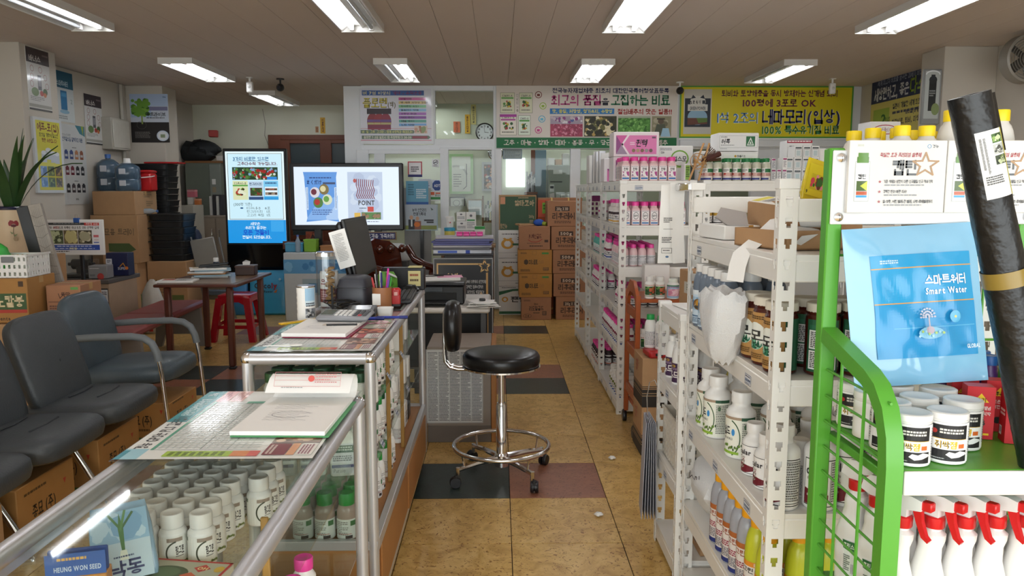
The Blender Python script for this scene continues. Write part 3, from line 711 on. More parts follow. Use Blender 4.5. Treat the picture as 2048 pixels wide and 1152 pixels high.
def perforated(mb, w, h, nx, ny, fx, fz, M, th=.003):
    """lattice wall with rectangular holes"""
    dx, dz = w/nx, h/ny; bx, bz = dx*(1-fx)/2, dz*(1-fz)/2
    for i in range(nx+1): mb.box(max(i*dx-bx, 0), min(i*dx+bx, w), 0, th, 0, h, 0, M)
    for j in range(ny+1): mb.box(0, w, .0004, th-.0004, max(j*dz-bz, 0), min(j*dz+bz, h), 0, M)
perforated(cm, .34, .2, 11, 8, .5, .55, R4((-.012, .17, 0), 0, 0, -PI/2))
perforated(cm, .24, .2, 8, 8, .5, .55, R4((-.012, -.172, 0)))
cm.box(-.012, .23, -.17, .17, 0, .004).box(.226, .23, -.17, .17, 0, .2).box(-.012, .23, .167, .17, 0, .2).box(-.016, .234, -.176, -.17, .19, .2).box(-.018, -.012, -.176, .176, .19, .2)
obj('basket', cm, cr, m=mat('beige_plastic', 'd9d2c4', .45))
for k in range(5): tag(obj('catalogue', MB().box(-.004, .004, -.1, .1, 0, .24, .001), None, (.74+.02*k, 2.93, .397), (0, .12, 0), PAPER if k % 2 else col('b9bec6', .5)), 'thin catalogue standing in the beige crate', 'catalogue', 'catalogues in the beige crate')
# hanging bundle of sheets on a wire hook
hb = thing('hanging_leaflets', 'sheaf of grey leaflets hanging from a wire hook', 'leaflets', (.622, 3.12, .62), 0)
obj('hook', MB().tube([(.034, 0, .04), (.02, 0, .07), (.0, 0, .06), (-.01, 0, 0), (-.005, 0, -.1)], .002, 6), hb, m=CHROME)
for k in range(6):
    o_ = obj('leaflet', MB().box(-.0015, .0015, -.08, .08, -.5, -.09, .0005), hb, (-.012+k*.005, 0, 0), (.006*k, .03-.012*k, .02*k-.12), mat('grey_leaflet', 'a7a9b4', .5))
# white A4 sheets clipped to the rack end
ws = thing('hanging_papers', 'two long white printed sheets hung from the rack corner', 'paper', (.633, 2.80, 1.495), 0)
p = Print(.2, .5, 100, 250); p.fine(40, 40, 90, 60, 2, '555555').fine(40, 90, 92, 94, 1, '444444').fine(36, 130, 90, 160, 4, '444444').frame(30, 190, 92, 215, 1.5, '444444').fine(40, 198, 80, 208, 1, '333333').ell(70, 232, 6, 5, '4a6c90')
def curl(w, h, dx, amp, ph):
    V, Fc = [], []; n = 12
    for i in range(n+1):
        for j in (0, 1):
            x = (j-.5)*w+dx*i/n; y = amp*math.sin(i/n*3+ph)+(j*.03*i/n); V += [(x, y, -h*i/n), (x, y+.001, -h*i/n)]
    for i in range(n):
        a = i*4; Fc += [(a, a+2, a+6, a+4), (a+1, a+5, a+7, a+3)]
    return MB().add(V, Fc)
obj('clip', MB().box(0, .042, -.078, .0, -.028, -.004, .002), ws, m=CHROME)
obj('sheet', curl(.055, .29, .015, .015, .3), ws, (.008, -.02, 0), (0, 0, .1), PAPER)
obj('sheet', curl(.07, .285, -.008, .012, 1.2), ws, (-.008, .02, -.008), (0, 0, -.2), PAPER)
stick(Print(.05, .2, 100, 400).fine(30, 90, 92, 130, 3, '555555').fine(30, 170, 94, 176, 1, '444444').fine(20, 230, 92, 275, 4, '444444').frame(20, 310, 92, 345, 3, '444444').fine(30, 322, 80, 334, 1, '333333').ell(60, 372, 12, 8, '4a6c90'), ws, (-.03, -.016, -.28), (0, 0, -.2))
# ================================================================ green wire display rack
gx0, gx1, gy0, gy1, gz = .69, 1.09, 1.305, 1.6, .975
g = thing('green_wire_rack', 'bright green wire display rack holding bait jars and sprayers', 'rack', (gx0, gy0, 0), 0)
W, D = gx1-gx0, gy1-gy0
for x in (0, W):
    obj('rear_post', MB().box(x-.016, x+.016, D-.016, D+.016, 0, 1.55, .003), g, m=GREENM)
    pts = [(x, D-.016, 1.165), (x, .09, 1.12), (x, .055, 1.105), (x, .025, 1.075), (x, .006, 1.03), (x, 0, .98), (x, 0, .6), (x, 0, 0)]
    obj('curved_post', MB().tube(pts, .0155, 4, sq=True), g, m=GREENM)
    for k in range(20):
        z = 1.09-k*.055; obj('wire', MB().cyl((x, .01, z-.0), (x, D-.01, z-.0), .0028, 6), g, m=GREENM)
    for y in (.1, .2): obj('wire', MB().cyl((x-.004, y, .02), (x-.004, y, 1.165-.17*(D-y)), .0034, 6), g, m=GREENM)
    for z in (gz, .635, .2): obj('shelf_bracket', MB().box(x-.01 if x else x+.012, x+.01 if not x == 0 else x+.03, .0, D, z-.04, z-.022, .002), g, m=GREENM)
for z in (gz, .635, .2):
    obj('shelf_panel', MB().box(.02, W-.02, -.005, D, z-.008, z, .001), g, m=GREENM)
    obj('shelf_fascia', MB().box(.02, W+.3, -.012, -.005, z-.045, z-.001, .002), g, m=RACKW)
obj('top_shelf', MB().box(.09, W+.02, D-.012, D+.238, 1.40, 1.41, .002), g, m=GREENM)
for z in (1.33, 1.15): obj('wire', MB().cyl((0, D, z), (W, D, z), .003, 6), g, m=GREENM)
for x in (.28, .33): obj('wire', MB().cyl((x, D, .975), (x, D, 1.5), .003, 6), g, m=GREENM)
hp = obj('header_panel', MB().box(-.012, W+.06, D-.022, D-.018, 1.395, 1.545, .002), g, m=mat('milky_acrylic', 'e6e8ea', .12, var=.02))
for z in (1.41, 1.53):
    for x in (.004, W-.004): obj('panel_screw', MB().lathe([(.009, 0), (.009, .004), (.004, .007)], 14, R4((x, D-.022, z), PI/2)), hp, m=CHROME)
# two printed cartons standing along the header
def P_captain():
    p = Print(.195, .137, 188, 137); 
    p.text('경농', 160, 6, 172, 12, '4a4f55').ring(154, 9, 4, 4, 1, '2a8ac0').rect(14, 5, 26, 9, 'c9ccc2')
    p.rect(11, 39, 40, 119, 'b4babd').rect(12, 40, 39, 118, 'dfe3e5').rect(14, 30, 37, 42, '4e7a2a').rect(16, 22, 36, 42, '5a8a2e').rect(15, 62, 36, 96, 'f7f7f7').rect(15, 78, 36, 98, '46601e').poly([(36, 78), (22, 88), (36, 98)], 'c9d23a').rect(15, 99, 36, 106, 'c2582f').rect(15, 107, 36, 111, '3aa2dc').text('캡틴', 17, 65, 33, 74, '303030')
    p.text('확실한 효과 프리미엄 살충제', 58, 22, 138, 30, 'b02a33', 1, .15).text('캡틴', 84, 38, 132, 66, '3a3d40', 1, -.0)
    s = [(148+26*(1 if i % 2 == 0 else .42)*math.sin(PI*i/5), 46-24*(1 if i % 2 == 0 else .42)*math.cos(PI*i/5)) for i in range(11)]
    p.line(s, 3, 'a5793d')
    for k, t in enumerate(('기존 약제와 완전히 다른 신규물질 신규 작용기작', '강력한 반응! 빠른 지사!', '알-성충, 어린 벌레-큰 벌레, 나방-총채벌레까지')):
        y = 76+k*20; p.text('*', 57, y, 64, y+7, 'a5263a').text(t, 68, y, (164, 114, 166)[k], y+6, '2e2e30').fine(70, y+9, (150, 136, 148)[k], y+13, 1, '86888c')
    return p
PC = P_captain().mesh('print', GLOSSINK)
for k, (x, rz, y) in enumerate(((.113, 0, -.05), (.313, 0, -.047))):
    t = thing('product_box', ('white insecticide carton with brown star above the blue pouch', 'white insecticide carton half hidden by the black film roll')[k], 'box', (gx0+x, gy1-.037, 1.432), 0, 'star print cartons')
    obj('body', MB().box(-.099, .099, 0, .012, -.013, .132, .001), t, m=WBOX); stick(PC, t, (0, 0, -.008))
# yellow capped bottles on the top shelf
YC = mat('yellow_cap', 'f2d312', .4, var=.03)
SEMI = mat('milky_plastic', 'd9d6d0', .3, var=.02)
YBT = round_bottle('yellow_capped_bottle', .027, .168, SEMI, YC, .0165, .022, None, shoulder=.6, dome=True)
def L_red(w, h): return Print(w, h, 100, 100, 'b3202c').rect(4, 10, 96, 40, 'e8e2e0').fine(10, 16, 90, 34, 2, '7a2530')
YBR = round_bottle('yellow_capped_bottle', .032, .2, SEMI, YC, .0185, .024, L_red, .1, .58, 3.0, .6, dome=True)
for i, (x, y, b) in enumerate(((.81, 1.78, 0), (.815, 1.70, 0), (.87, 1.70, 0), (.845, 1.635, 0), (.9, 1.64, 0), (.87, 1.79, 0), (.93, 1.76, 0), (.99, 1.79, 0))):
    YBT.put((x, y, 1.411), 0, 'milky bottle with yellow cap on top of the green rack', 'small yellow-capped bottles')
for i, (x, y) in enumerate(((.965, 1.66), (1.01, 1.72), (1.06, 1.65), (1.085, 1.73), (1.06, 1.6+.03), (1.03, 1.77))[:4]):
    YBR.put((x, y, 1.411), 0, 'milky bottle with yellow cap and red label above the header', 'red label yellow-capped bottles')
# blue pouch
def P_smart():
    p = Print(.205, .208, 240, 240); p.dz = .0003; p.rect(0, 0, 240, 240, '2a9fd8'); p.rect(0, 30, 240, 32.5, 'd9a35c').rect(0, 112, 240, 114.5, 'd9a35c').rect(0, 115, 240, 240, '2797d2').fine(20, 12, 64, 22, 2, 'bfe0f2')
    p.text('스마트워터', 120, 52, 222, 74, 'f4fafc').text('Smart Water', 120, 80, 222, 96, 'f4fafc')
    p.rect(40, 170, 235, 172, '5bb8e2')
    for a in range(9):
        for r_ in range(1, 4): p.ell(118+math.cos(a*.39+.02)*r_*6.5, 148-math.sin(a*.39+.02)*r_*6.5, 3.2, 2.4, 'b9bfd2', 6)
    p.rect(117, 148, 120, 176, 'b9a9b2').ell(180, 150, 13, 14, '4bb0df').ell(180, 150, 3, 3, 'd8cc6a').ell(118, 184, 30, 14, '7fc0e0').ell(118, 178, 10, 9, 'b5a6b4')
    for k in range(8): p.ell(90+k*8, 186+p.r.uniform(-6, 6), 3, 3, 'a9c86a' if k % 2 else '9fd3ea')
    p.text('GLOBAL', 202, 214, 236, 224, 'e4f2fa'); return p
sw = thing('blue_pouch', 'pale blue laminated pouch leaning on the green rack', 'pouch', (.852, 1.512, 1.076), 0, rot=(-.17, -.06, .0))
pm = P_smart()
V, Fc = [], []; nx, nz = 64, 80; Wp, Hp = .272, .322
def pouch_y(u, v):
    e = max(0, (1-abs(2*u-1)**3))*max(0, 1-abs(2*v-1)**4); return .02*e+.004*e*math.sin(u*15+v*5)*math.sin(v*11-u*6)+.0007*e*math.sin(u*29+v*23)
for s_ in (-1, 1):
    for j in range(nz+1):
        for i in range(nx+1):
            u, v = i/nx, j/nz; V.append(((u-.5)*Wp, s_*pouch_y(u, v)+s_*.0006, v*Hp))
k0 = (nx+1)*(nz+1)
for j in range(nz):
    for i in range(nx):
        a = j*(nx+1)+i; Fc += [(a, a+1, a+nx+2, a+nx+1), (k0+a, k0+a+nx+1, k0+a+nx+2, k0+a+1)]
obj('pouch', MB().add(V, Fc).mesh('pouch', mat('pale_blue_laminate', '8cc4e6', .14, var=.03, coat=.6), ang=3), sw)
me = pm.mesh('print', inkmat('pouch_print', .28, coat=.3))
bm = bmesh.new(); bm.from_mesh(me)
for ax, nn, ext in ((0, 40, .1), (2, 40, .205)):
    for i in range(1, nn):
        co = [0, 0, 0]; no = [0, 0, 0]; no[ax] = 1; co[ax] = (-.1+.2*i/nn) if ax == 0 else .205*i/nn
        bmesh.ops.bisect_plane(bm, geom=bm.verts[:]+bm.edges[:]+bm.faces[:], plane_co=co, plane_no=no)
for v in bm.verts:
    x, y, z = v.co; xx, zz = x+.012, z+.055; v.co = (xx, y-.0022-pouch_y(min(max(xx/Wp+.5, 0), 1), zz/Hp), zz)
bm.to_mesh(me); bm.free(); obj('print', me, sw)
# bait jars
def L_bait(w, h):
    p = Print(w, h, 200, 150, 'f3f2f0'); p.rect(52, 8, 150, 62, '1b1b1d').rect(52, 60, 150, 62, 'd0a63a').ell(66, 34, 8, 9, 'b5322c').fine(80, 22, 140, 44, 2, 'dad7d0')
    p.text('쥐싹젬', 70, 70, 122, 96, 'e0b316').text('쥐싹', 71, 72, 105, 95, '2c2c2c', 0).rect(126, 78, 142, 94, 'd9692a').rect(52, 102, 150, 144, '1b1b1d')
    p.poly([(96, 120), (104, 108), (118, 112), (130, 104), (148, 110), (150, 118), (128, 128), (110, 132)], 'e8e8e6').fine(56, 134, 96, 140, 1, 'b0b0b0').fine(4, 14, 44, 130, 12, '77777a', .45).fine(160, 14, 196, 130, 12, '77777a', .45); return p
BAIT = round_bottle('bait_jar', .034, .079, WHITEP, WHITEP, .0345, .017, L_bait, .06, .97, 4.0, .9, neck=.033, cat='jar', ribs=False)
for i, (x, y, rz) in enumerate(((.742, 1.561, -.5), (.742, 1.488, 1.5), (.742, 1.415, -.5), (.742, 1.342, -.45), (.814, 1.352, -.45), (.814, 1.45, -.4), (.814, 1.54, -.3), (.886, 1.425, -.5), (.886, 1.51, -.3))):
    BAIT.put((x, y, gz+.001), rz, 'white rodent bait jar with black label on the green shelf' if i != 1 else 'white rodent bait jar turned to show its small print', 'bait jars' if i != 1 else None)
# red rodenticide boxes, blue-capped bottles
def P_rat():
    p = Print(.05, .105, 100, 210, 'c5202a'); p.poly([(22, 62), (50, 26), (78, 62)], 'e8c21c').text('후리', 32, 44, 68, 60, '2a1a10').text('새로운 개념', 14, 78, 86, 92, 'f2dcd6').text('강력한 쥐약', 14, 100, 86, 114, 'f2dcd6')
    p.ell(46, 162, 16, 14, '17100e').ell(60, 148, 9, 8, '17100e').ell(64, 138, 3, 4, '17100e').line([(34, 170), (22, 160), (18, 146)], 2.5, '17100e').rect(56, 186, 84, 194, 'e8c21c'); return p
PR = P_rat().mesh('print')
PRS = Print(.035, .105, 100, 210, 'ba1c26').fine(16, 80, 86, 110, 2, 'ecd2cc').rect(14, 150, 50, 186, 'f0eeea').barcode(18, 154, 46, 176).mesh('print')
for k, (x, y) in enumerate(((.953, 1.485), (1.01, 1.45), (.963, 1.555), (1.02, 1.53))):
    t = thing('rodenticide_box', 'red carton with rat silhouette and yellow triangle', 'box', (x, y, gz+.001), -.28, 'red rodenticide cartons')
    obj('body', MB().box(-.025, .025, -.0175, .0175, 0, .105, .001), t, m=col('c5202a', .4)); stick(PR, t, (0, -.0175, 0)); stick(PRS, t, (-.025, 0, 0), FACE_NX)
BLUEB = round_bottle('blue_capped_bottle', .02, .115, mat('purple_plastic', '5c2f78', .3), mat('blue_cap', '2b67b5', .4), .0185, .02, None, ribs=True)
for k in range(7): BLUEB.put((.975+.046*(k % 3)+.012*(k//3), 1.635+.048*(k//3), gz+.001), 0, 'purple bottle with blue cap behind the red cartons', 'blue-capped bottles')
obj('rear_shelf', MB().box(.3, W+.3, D-.05, D+.2, gz-.012, gz-.0085, .001), g, m=GREENM)
# trigger sprayers
REDP = mat('red_trigger_plastic', 'c81e22', .3, var=.03)
sb = MB().sup([(0, .031, .019, 3.4), (.006, .034, .0215, 3.4), (.07, .034, .0215, 3), (.11, .03, .02, 2.6), (.14, .022, .018, 2.3), (.165, .019, .017, 2.2), (.18, .021, .0185, 2.4), (.192, .0205, .018, 2.3), (.198, .013, .013, 2), (.205, .0125, .0125, 2)], 28).mesh('body', WHITEP)
bmx = sb.vertices
for v in bmx:
    z = v.co.z; v.co.x += .008*math.sin(min(max((z-.05)/.14, 0), 1)*PI*1.0)*-1
sc_ = MB().lathe([(.0165, .203), (.0175, .205, 1), (.0175, .222, 1), (.015, .224)], 28, rib=.0006).mesh('collar', REDP)
hd = MB().add(*(lambda P, n: ([(x, y, z) for y in (-.011, .011) for x, z in P], [tuple(range(n)), tuple(range(2*n-1, n-1, -1))]+[(i, i+n, (i+1) % n+n, (i+1) % n) for i in range(n)]))([(-.03, .232), (-.026, .25), (-.012, .262), (.02, .264), (.036, .26), (.036, .242), (.012, .238), (.012, .224), (-.012, .224)], 9)).mesh('shroud', mat('clear_white_shroud', 'e4e2e0', .2, var=.02))
tg = MB().box(.034, .052, -.008, .008, .243, .26, .002).add(*(lambda P, n: ([(x, y, z) for y in (-.005, .005) for x, z in P], [tuple(range(n)), tuple(range(2*n-1, n-1, -1))]+[(i, i+n, (i+1) % n+n, (i+1) % n) for i in range(n)]))([(.018, .243), (.034, .243), (.036, .222), (.044, .198), (.05, .192), (.047, .187), (.036, .194), (.026, .218)], 8)).mesh('trigger', REDP)
def L_green(w, h): return Print(w, h, 100, 140, 'dfe6de').poly([(0, 0), (100, 0), (100, 50), (0, 30)], '2c6a3a').text('콜핏스', 20, 10, 80, 30, 'e0e8d8').fine(14, 58, 60, 124, 8, '5a6a5c').barcode(66, 90, 92, 130)
lg = L_green(.036, .07).mesh('label', bend=.05)
for v in lg.vertices: v.co.y += .0282; v.co.z += .03
SPR = Kind('trigger_sprayer', 'spray bottle', [('body', sb), ('collar', sc_), ('shroud', hd), ('trigger', tg), ('label', lg)])
SPW = Kind('trigger_sprayer', 'spray bottle', [('body', sb), ('collar', sc_), ('shroud', hd), ('trigger', tg)])
lz = .636
for i in range(6):
    for j in range(3):
        x, y = .744+.0572*i, 1.35+.088*j
        if x > 1.13: continue
        if i == 0: q = SPR.put((x+.0, y+.005, lz), -.95, 'white trigger sprayer with green label against the wire side', 'green label sprayers')
        else: q = SPW.put((x, y, lz), -1.0+rnd.uniform(-.03, .03), 'plain white trigger sprayer with red trigger', 'white trigger sprayers')
        q.scale = (1.05,)*3
# black film roll leaning on the rack
rl = thing('black_film_roll', 'black mulch film roll with paper label leaning on the green rack', 'film roll', (1.075, 1.30, gz), 0)
a, b = Vector((.0, .0, .0)), Vector((-.115, .02, .655))
b_ = at(1938, 190, 1.3)-Vector((1.075, 1.30, gz))
a_ = at(2085, 905, 1.3)-Vector((1.075, 1.30, gz)); a_.z = .012
rollm = MB(); rs = []; ax = (b_-a_).normalized(); u_ = ax.cross(Vector((0, 1, 0))).normalized(); w__ = u_.cross(ax)
def rollpt(t, ang, rr): return a_+(b_-a_)*t+(u_*math.cos(ang)+w__*math.sin(ang))*rr
for k in range(31):
    t = k/30; rs.append([rollpt(t, 2*PI*i/40, (.036-.004*t)*(1+.02*math.sin(i*1.1+k*.8)+.015*math.sin(i*2.7+k*1.7))) for i in range(40)])
rollm.loft(rs, True, False); rs2 = [[rollpt(1, 2*PI*i/40, .032) for i in range(40)], [rollpt(1, 2*PI*i/40, .016) for i in range(40)], [rollpt(.93, 2*PI*i/40, .015) for i in range(40)]]
rollm.loft(rs2, False, True)
obj('roll', rollm, rl, m=mat('black_film', '131314', .35, var=.2, bump=.25, bscale=60))
fl = MB(); rs = []
for k in range(8):
    t = .84+.15*k/7; rs.append([rollpt(t, PI-a2, r2) for a2, r2 in ((-.1, .031), (.1, .046), (.16, .048), (.22, .044), (.4, .031))])
fl.loft(rs); obj('loose_flap', fl, rl, m=MATS['black_film'])
# paper label wrapped on the roll
p = Print(.045, .112, 100, 300, 'e4e4e2'); p.rect(0, 0, 100, 300, 'e9e9e7').photo(52, 20, 96, 60, '4d6a3a', ('88a85c', '2f4526', 'c8d8a8'), 18, .18).photo(52, 66, 96, 110, 'b9bcb6', ('6d7068', 'e5e6e2', '4a4d46'), 18, .2).photo(52, 116, 96, 156, '3f4a35', ('7a8a5a', '22301f', 'b8c29a'), 18, .2).rect(96, 0, 100, 300, 'c8bd3c').fine(10, 30, 18, 170, 26, '4a4a4a').fine(22, 30, 30, 190, 30, '4a4a4a').fine(10, 200, 70, 240, 4, '5a5a5a')
me = p.mesh('paper_label', bend=.0345)
o = obj('paper_label', me, rl); o.rotation_euler = (b_-a_).to_track_quat('Z', 'Y').to_euler(); o.location = a_+(b_-a_)*.735
o.rotation_mode = 'QUATERNION'
zq = ax; yq = (Vector((0, 1, 0))-zq*zq.y).normalized(); xq = yq.cross(zq); o.rotation_quaternion = Matrix((xq, yq, zq)).transposed().to_quaternion()
o2 = obj('tape', MB().lathe([(.0362, 0), (.0359, .028)], 30, cap=False).mesh('tape', mat('olive_tape', '8a7434', .3)), rl); o2.rotation_mode = 'QUATERNION'; o2.rotation_quaternion = o.rotation_quaternion; o2.location = a_+(b_-a_)*.5
# ================================================================ far racks along the aisle
ZS = (1.535, 1.25, .98, .71, .45, .085)
YE = (4.97, 5.92, 6.87, 7.83)
for k in range(3):
    rack(('white slotted rack of pink-capped bottles behind the wooden trolley', 'white slotted rack with turquoise wrapped bottles', 'white slotted rack with baskets nearest the stacked cartons')[k],
         .775, 1.265, YE[k]+.003, YE[k+1]-.003, 1.535, ZS, [('x', y, z) for z in ZS for y in (.25, .5, .75)]+([('y', .12, 1.535)] if k == 0 else []))
rack('white slotted rack topped with green-capped bottles', 1.31, 2.6, 4.97, 5.6, 1.535, ZS, ())
def L_quin(w, h):
    p = Print(w, h, 100, 120, 'f3eef1'); p.fine(6, 4, 94, 12, 1, '9a7f95').text('퀸텍', 24, 18, 78, 44, '34343c').poly([(4, 50), (34, 50), (20, 66)], 'b05a90').poly([(60, 50), (96, 50), (96, 90), (80, 90), (62, 68)], 'b1498e').poly([(4, 88), (20, 68), (36, 88)], '8d6c92').fine(6, 92, 60, 98, 1, 'c43a5a').rect(4, 102, 96, 116, '2f6fb4'); return p
def L_mil(w, h):
    p = Print(w, h, 100, 120, 'f1edee'); p.fine(6, 3, 94, 10, 1, '9a7f95').ring(50, 46, 36, 32, 5, '55565e').text('밀라카', 24, 38, 76, 54, '3a3a42').fine(8, 84, 92, 92, 1, 'cf4666').fine(8, 94, 70, 98, 1, 'a0a0a8').rect(4, 104, 96, 116, '3b78ba'); return p
def L_txt(w, h): return Print(w, h, 100, 120, 'eeecec').fine(6, 6, 94, 112, 10, '6b6b70', .5)
def L_pk(w, h):
    p = Print(w, h, 100, 120, 'ece9ea'); p.frame(3, 3, 97, 117, 2, 'a5a3a8').fine(8, 10, 92, 60, 5, '5c5c64', .55).fine(8, 66, 92, 110, 5, '77777e', .5).rect(30, 40, 66, 60, 'd2cfd4'); return p
def L_mix(c1, c2):
    return lambda w, h: Print(w, h, 100, 120, 'f0eeee').rect(0, 14, 100, 40, c1).text('신농', 20, 46, 76, 72, '2c2c32').fine(8, 76, 92, 92, 2, '6a6a70').rect(0, 100, 100, 114, c2)
PB = mat('pinkish_bottle', 'e6c3c6', .35, var=.03)
PWB = mat('offwhite_bottle', 'e3dcd8', .35, var=.03)
QUIN = square_bottle('pink_capped_bottle', .055, .05, .126, PB, PINKCAP, .0235, .026, L_quin, .05, .74, .78, L_txt)
MIL = square_bottle('pink_capped_bottle', .055, .05, .126, PB, PINKCAP, .0235, .026, L_mil, .05, .74, .78, L_txt)
PK3 = round_bottle('pink_capped_bottle', .0275, .12, PB, PINKCAP, .018, .024, L_pk, .06, .6, 3.0, .64, dome=True)
PKA = round_bottle('pink_capped_bottle', .029, .125, PWB, PINKCAP, .02, .025, L_mix('b93a78', '2c2c34'), .05, .66, 3.2, .7)
PKB = round_bottle('pink_capped_bottle', .027, .12, WHITEP, PINKCAP, .0185, .025, L_mix('7d2442', '24489a'), .05, .7, 3.2, .72)
PKY = round_bottle('pink_capped_bottle', .032, .14, PWB, PINKCAP, .02, .025, L_mix('3a2c34', 'd09a2c'), .05, .62, 3.2, .68)
TEAL = round_bottle('turquoise_bottle', .027, .125, mat('turquoise_wrap', '57b3a5', .4), PINKCAP, .018, .022, L_mix('d0e4e0', '202a3a'), .05, .55, 3.0, .7)
OLV = round_bottle('olive_label_bottle', .03, .13, WHITEP, WHITEP, .024, .028, L_mix('6f7c2c', '3356a0'), .05, .66, 3.2, .76)
DKW = round_bottle('dark_label_bottle', .03, .12, mat('dark_wrap', '3a2a30', .4), PINKCAP, .022, .025, L_mix('2c2026', 'b3502c'), .05, .66, 3.2, .76)
def grid(K, x0, dx, nx, y0, dy, ny, z, rz, label, group, jit=.06, skip=()):
    for i in range(nx):
        for j in range(ny):
            if (i, j) in skip: continue
            K.put((x0+dx*i+rnd.uniform(-.002, .002), y0+dy*j+rnd.uniform(-.002, .002), z+.001), rz+rnd.uniform(-jit, jit), label, group)
# top of the near rack
grid(QUIN, .812, .0597, 6, 5.005, .056, 2, 1.535, 0, 'square pink bottle with purple X label on top of the rack', 'purple X label bottles')
grid(QUIN, .812, .0597, 1, 5.12, .056, 3, 1.535, 0, 'square pink bottle with purple X label on top of the rack', 'purple X label bottles')
def P_quin():
    p = Print(.3, .155, 300, 155, 'e9dfe4'); p.rect(14, 16, 286, 140, 'dc7fb4').poly([(14, 16), (92, 16), (52, 76)], 'd05fa2').poly([(14, 16), (52, 76), (14, 140)], '8e4a84').poly([(14, 140), (52, 76), (96, 140)], '9a8aa0')
    p.line([(96, 16), (56, 76), (98, 140)], 12, 'efe6ea').text('퀸텍', 146, 46, 220, 90, '2c2a34', 1, .12).fine(108, 60, 140, 84, 2, 'efd6e4').rect(254, 24, 280, 36, '6d4a66')
    for k in range(5): p.ell(132+k*29, 116, 12, 12, ('8a7a5a', 'b09a78', '7d6a4e', '9a9590', '6b5c50')[k])
    return p
PQ = P_quin()
for k, (x, y, z, l) in enumerate(((.92, 5.34, 1.536, 'pink and white carton under another of its kind on the rack'), (.92, 5.34, 1.70, 'pink and white carton with purple X lying uppermost on the rack'), (.86, 5.75, 1.60, 'small pink carton behind the foil sachets'))):
    carton('pink_carton', l, .305 if k < 2 else .2, .2, .162 if k < 2 else .17, (x, y, z if k < 2 else 1.536), 0, col('ece6e8', .5), front=PQ.mesh('front_print') if k < 2 else Print(.19, .15, 100, 80).rect(10, 30, 95, 78, 'd874ae').poly([(10, 30), (44, 30), (26, 54)], '8e4a84').rect(60, 8, 96, 14, '7a5a70').mesh('front_print'), tape=False, group='pink cartons')
carton('white_carton', 'white carton with pink tick on top of the middle rack', .3, .2, .24, (.92, 6.76, 1.536), 0, WBOX, front=Print(.3, .24, 100, 80).poly([(22, 22), (32, 28), (54, 16), (30, 22)], 'c23a6a').text('씨앤조아', 36, 26, 86, 40, '3a3a40').fine(10, 6, 90, 10, 1, '8a8a90'), tape=False)
SACH = mat('silver_foil', 'b9bbc0', .28, .7, var=.15)
for k in range(16):
    y = 6.0+.075*(k//2)+rnd.uniform(-.008, .008); x = .81+.09*(k % 2)
    t = thing('foil_sachet', 'slim silver foil sachet standing on the rack top', 'sachet', (x, y, 1.536), rnd.uniform(-.3, .3), 'foil sachets')
    h = rnd.uniform(.16, .26)
    obj('pouch', MB().sup([(0, .03, .012, 4), (.02, .032, .014, 4), (h*.8, .03, .006, 3), (h, .03, .0015, 4)], 16), t, m=SACH if k % 3 else WBOX)
    if k % 3 == 0: stick(Print(.05, h*.7, 50, 100).fine(5, 10, 45, 60, 6, '7a7a80').rect(5, 64, 45, 80, ('a52a5a', '4b3a78', 'c23a3a')[k//3 % 3]), t, (0, -.0135, .02))
for k in range(4):
    t = thing('slim_carton', 'slim white carton with violet squares on the rack top', 'box', (.81+.04*k, 5.52, 1.536), 0, 'slim white cartons'); obj('body', MB().box(-.018, .018, -.04, .04, 0, .15, .001), t, m=WBOX); stick(Print(.03, .14, 30, 140).fine(4, 10, 26, 60, 5, '55506a').rect(4, 62, 26, 80, '3c3560').rect(4, 116, 26, 130, '2a2f6a'), t, (0, -.04, 0))
# second tier and below, seen from the end and from the aisle
grid(MIL, .822, .0597, 7, 5.02, .058, 4, 1.25, 0, 'square pink bottle with round emblem label', 'round emblem bottles', skip=((0, 1), (0, 2), (0, 3)))
for k in range(3): PKY.put((.81, 5.3+.1*k, 1.251), -.9, 'milky bottle with pink cap and amber-footed label', 'amber-footed label bottles')
grid(PK3, .825, .0585, 4, 5.06, .058, 8, .98, 0, 'round pink bottle with pink cap in dense rows', 'round pink bottles', skip=())
grid(PKB, .81, .06, 2, 5.62, .06, 3, .98, -.9, 'white bottle with pink cap and wine red band', 'wine band bottles on the middle tier')
carton('white_carton', 'plain grey white box standing before the round pink bottles', .16, .1, .16, (1.0, 4.9, .845), 0, WBOX, tape=False)
grid(PKA, .82, .066, 5, 5.06, .07, 3, .71, -.6, 'milky bottle with pink cap and magenta label', 'magenta label bottles', .2)
grid(PKB, .81, .061, 4, 5.05, .062, 13, .45, -.9, 'white bottle with pink cap and wine red band', 'wine band bottles on the middle tier')
grid(OLV, .82, .066, 3, 5.06, .072, 6, .085, -.9, 'white bottle with white cap and olive label on the lowest tier', 'olive label bottles')
grid(PKA, .82, .066, 2, 6.0, .08, 3, 1.25, -.9, 'milky bottle with pink cap and magenta label', 'magenta label bottles', .2)
grid(TEAL, .812, .06, 3, 6.05, .062, 7, .98, -1.1, 'turquoise bottle with pink cap and narrow label', 'turquoise bottles')
grid(PKA, .812, .066, 3, 5.98, .07, 8, .71, -1.0, 'milky bottle with pink cap and magenta label', 'magenta label bottles', .2)
grid(DKW, .815, .064, 3, 6.1, .068, 6, .085, -1.0, 'dark shrink-wrapped bottle with pink cap on the lowest tier', 'dark wrapped bottles')
BEIGE = mat('beige_plastic', 'd9d2c4', .45)
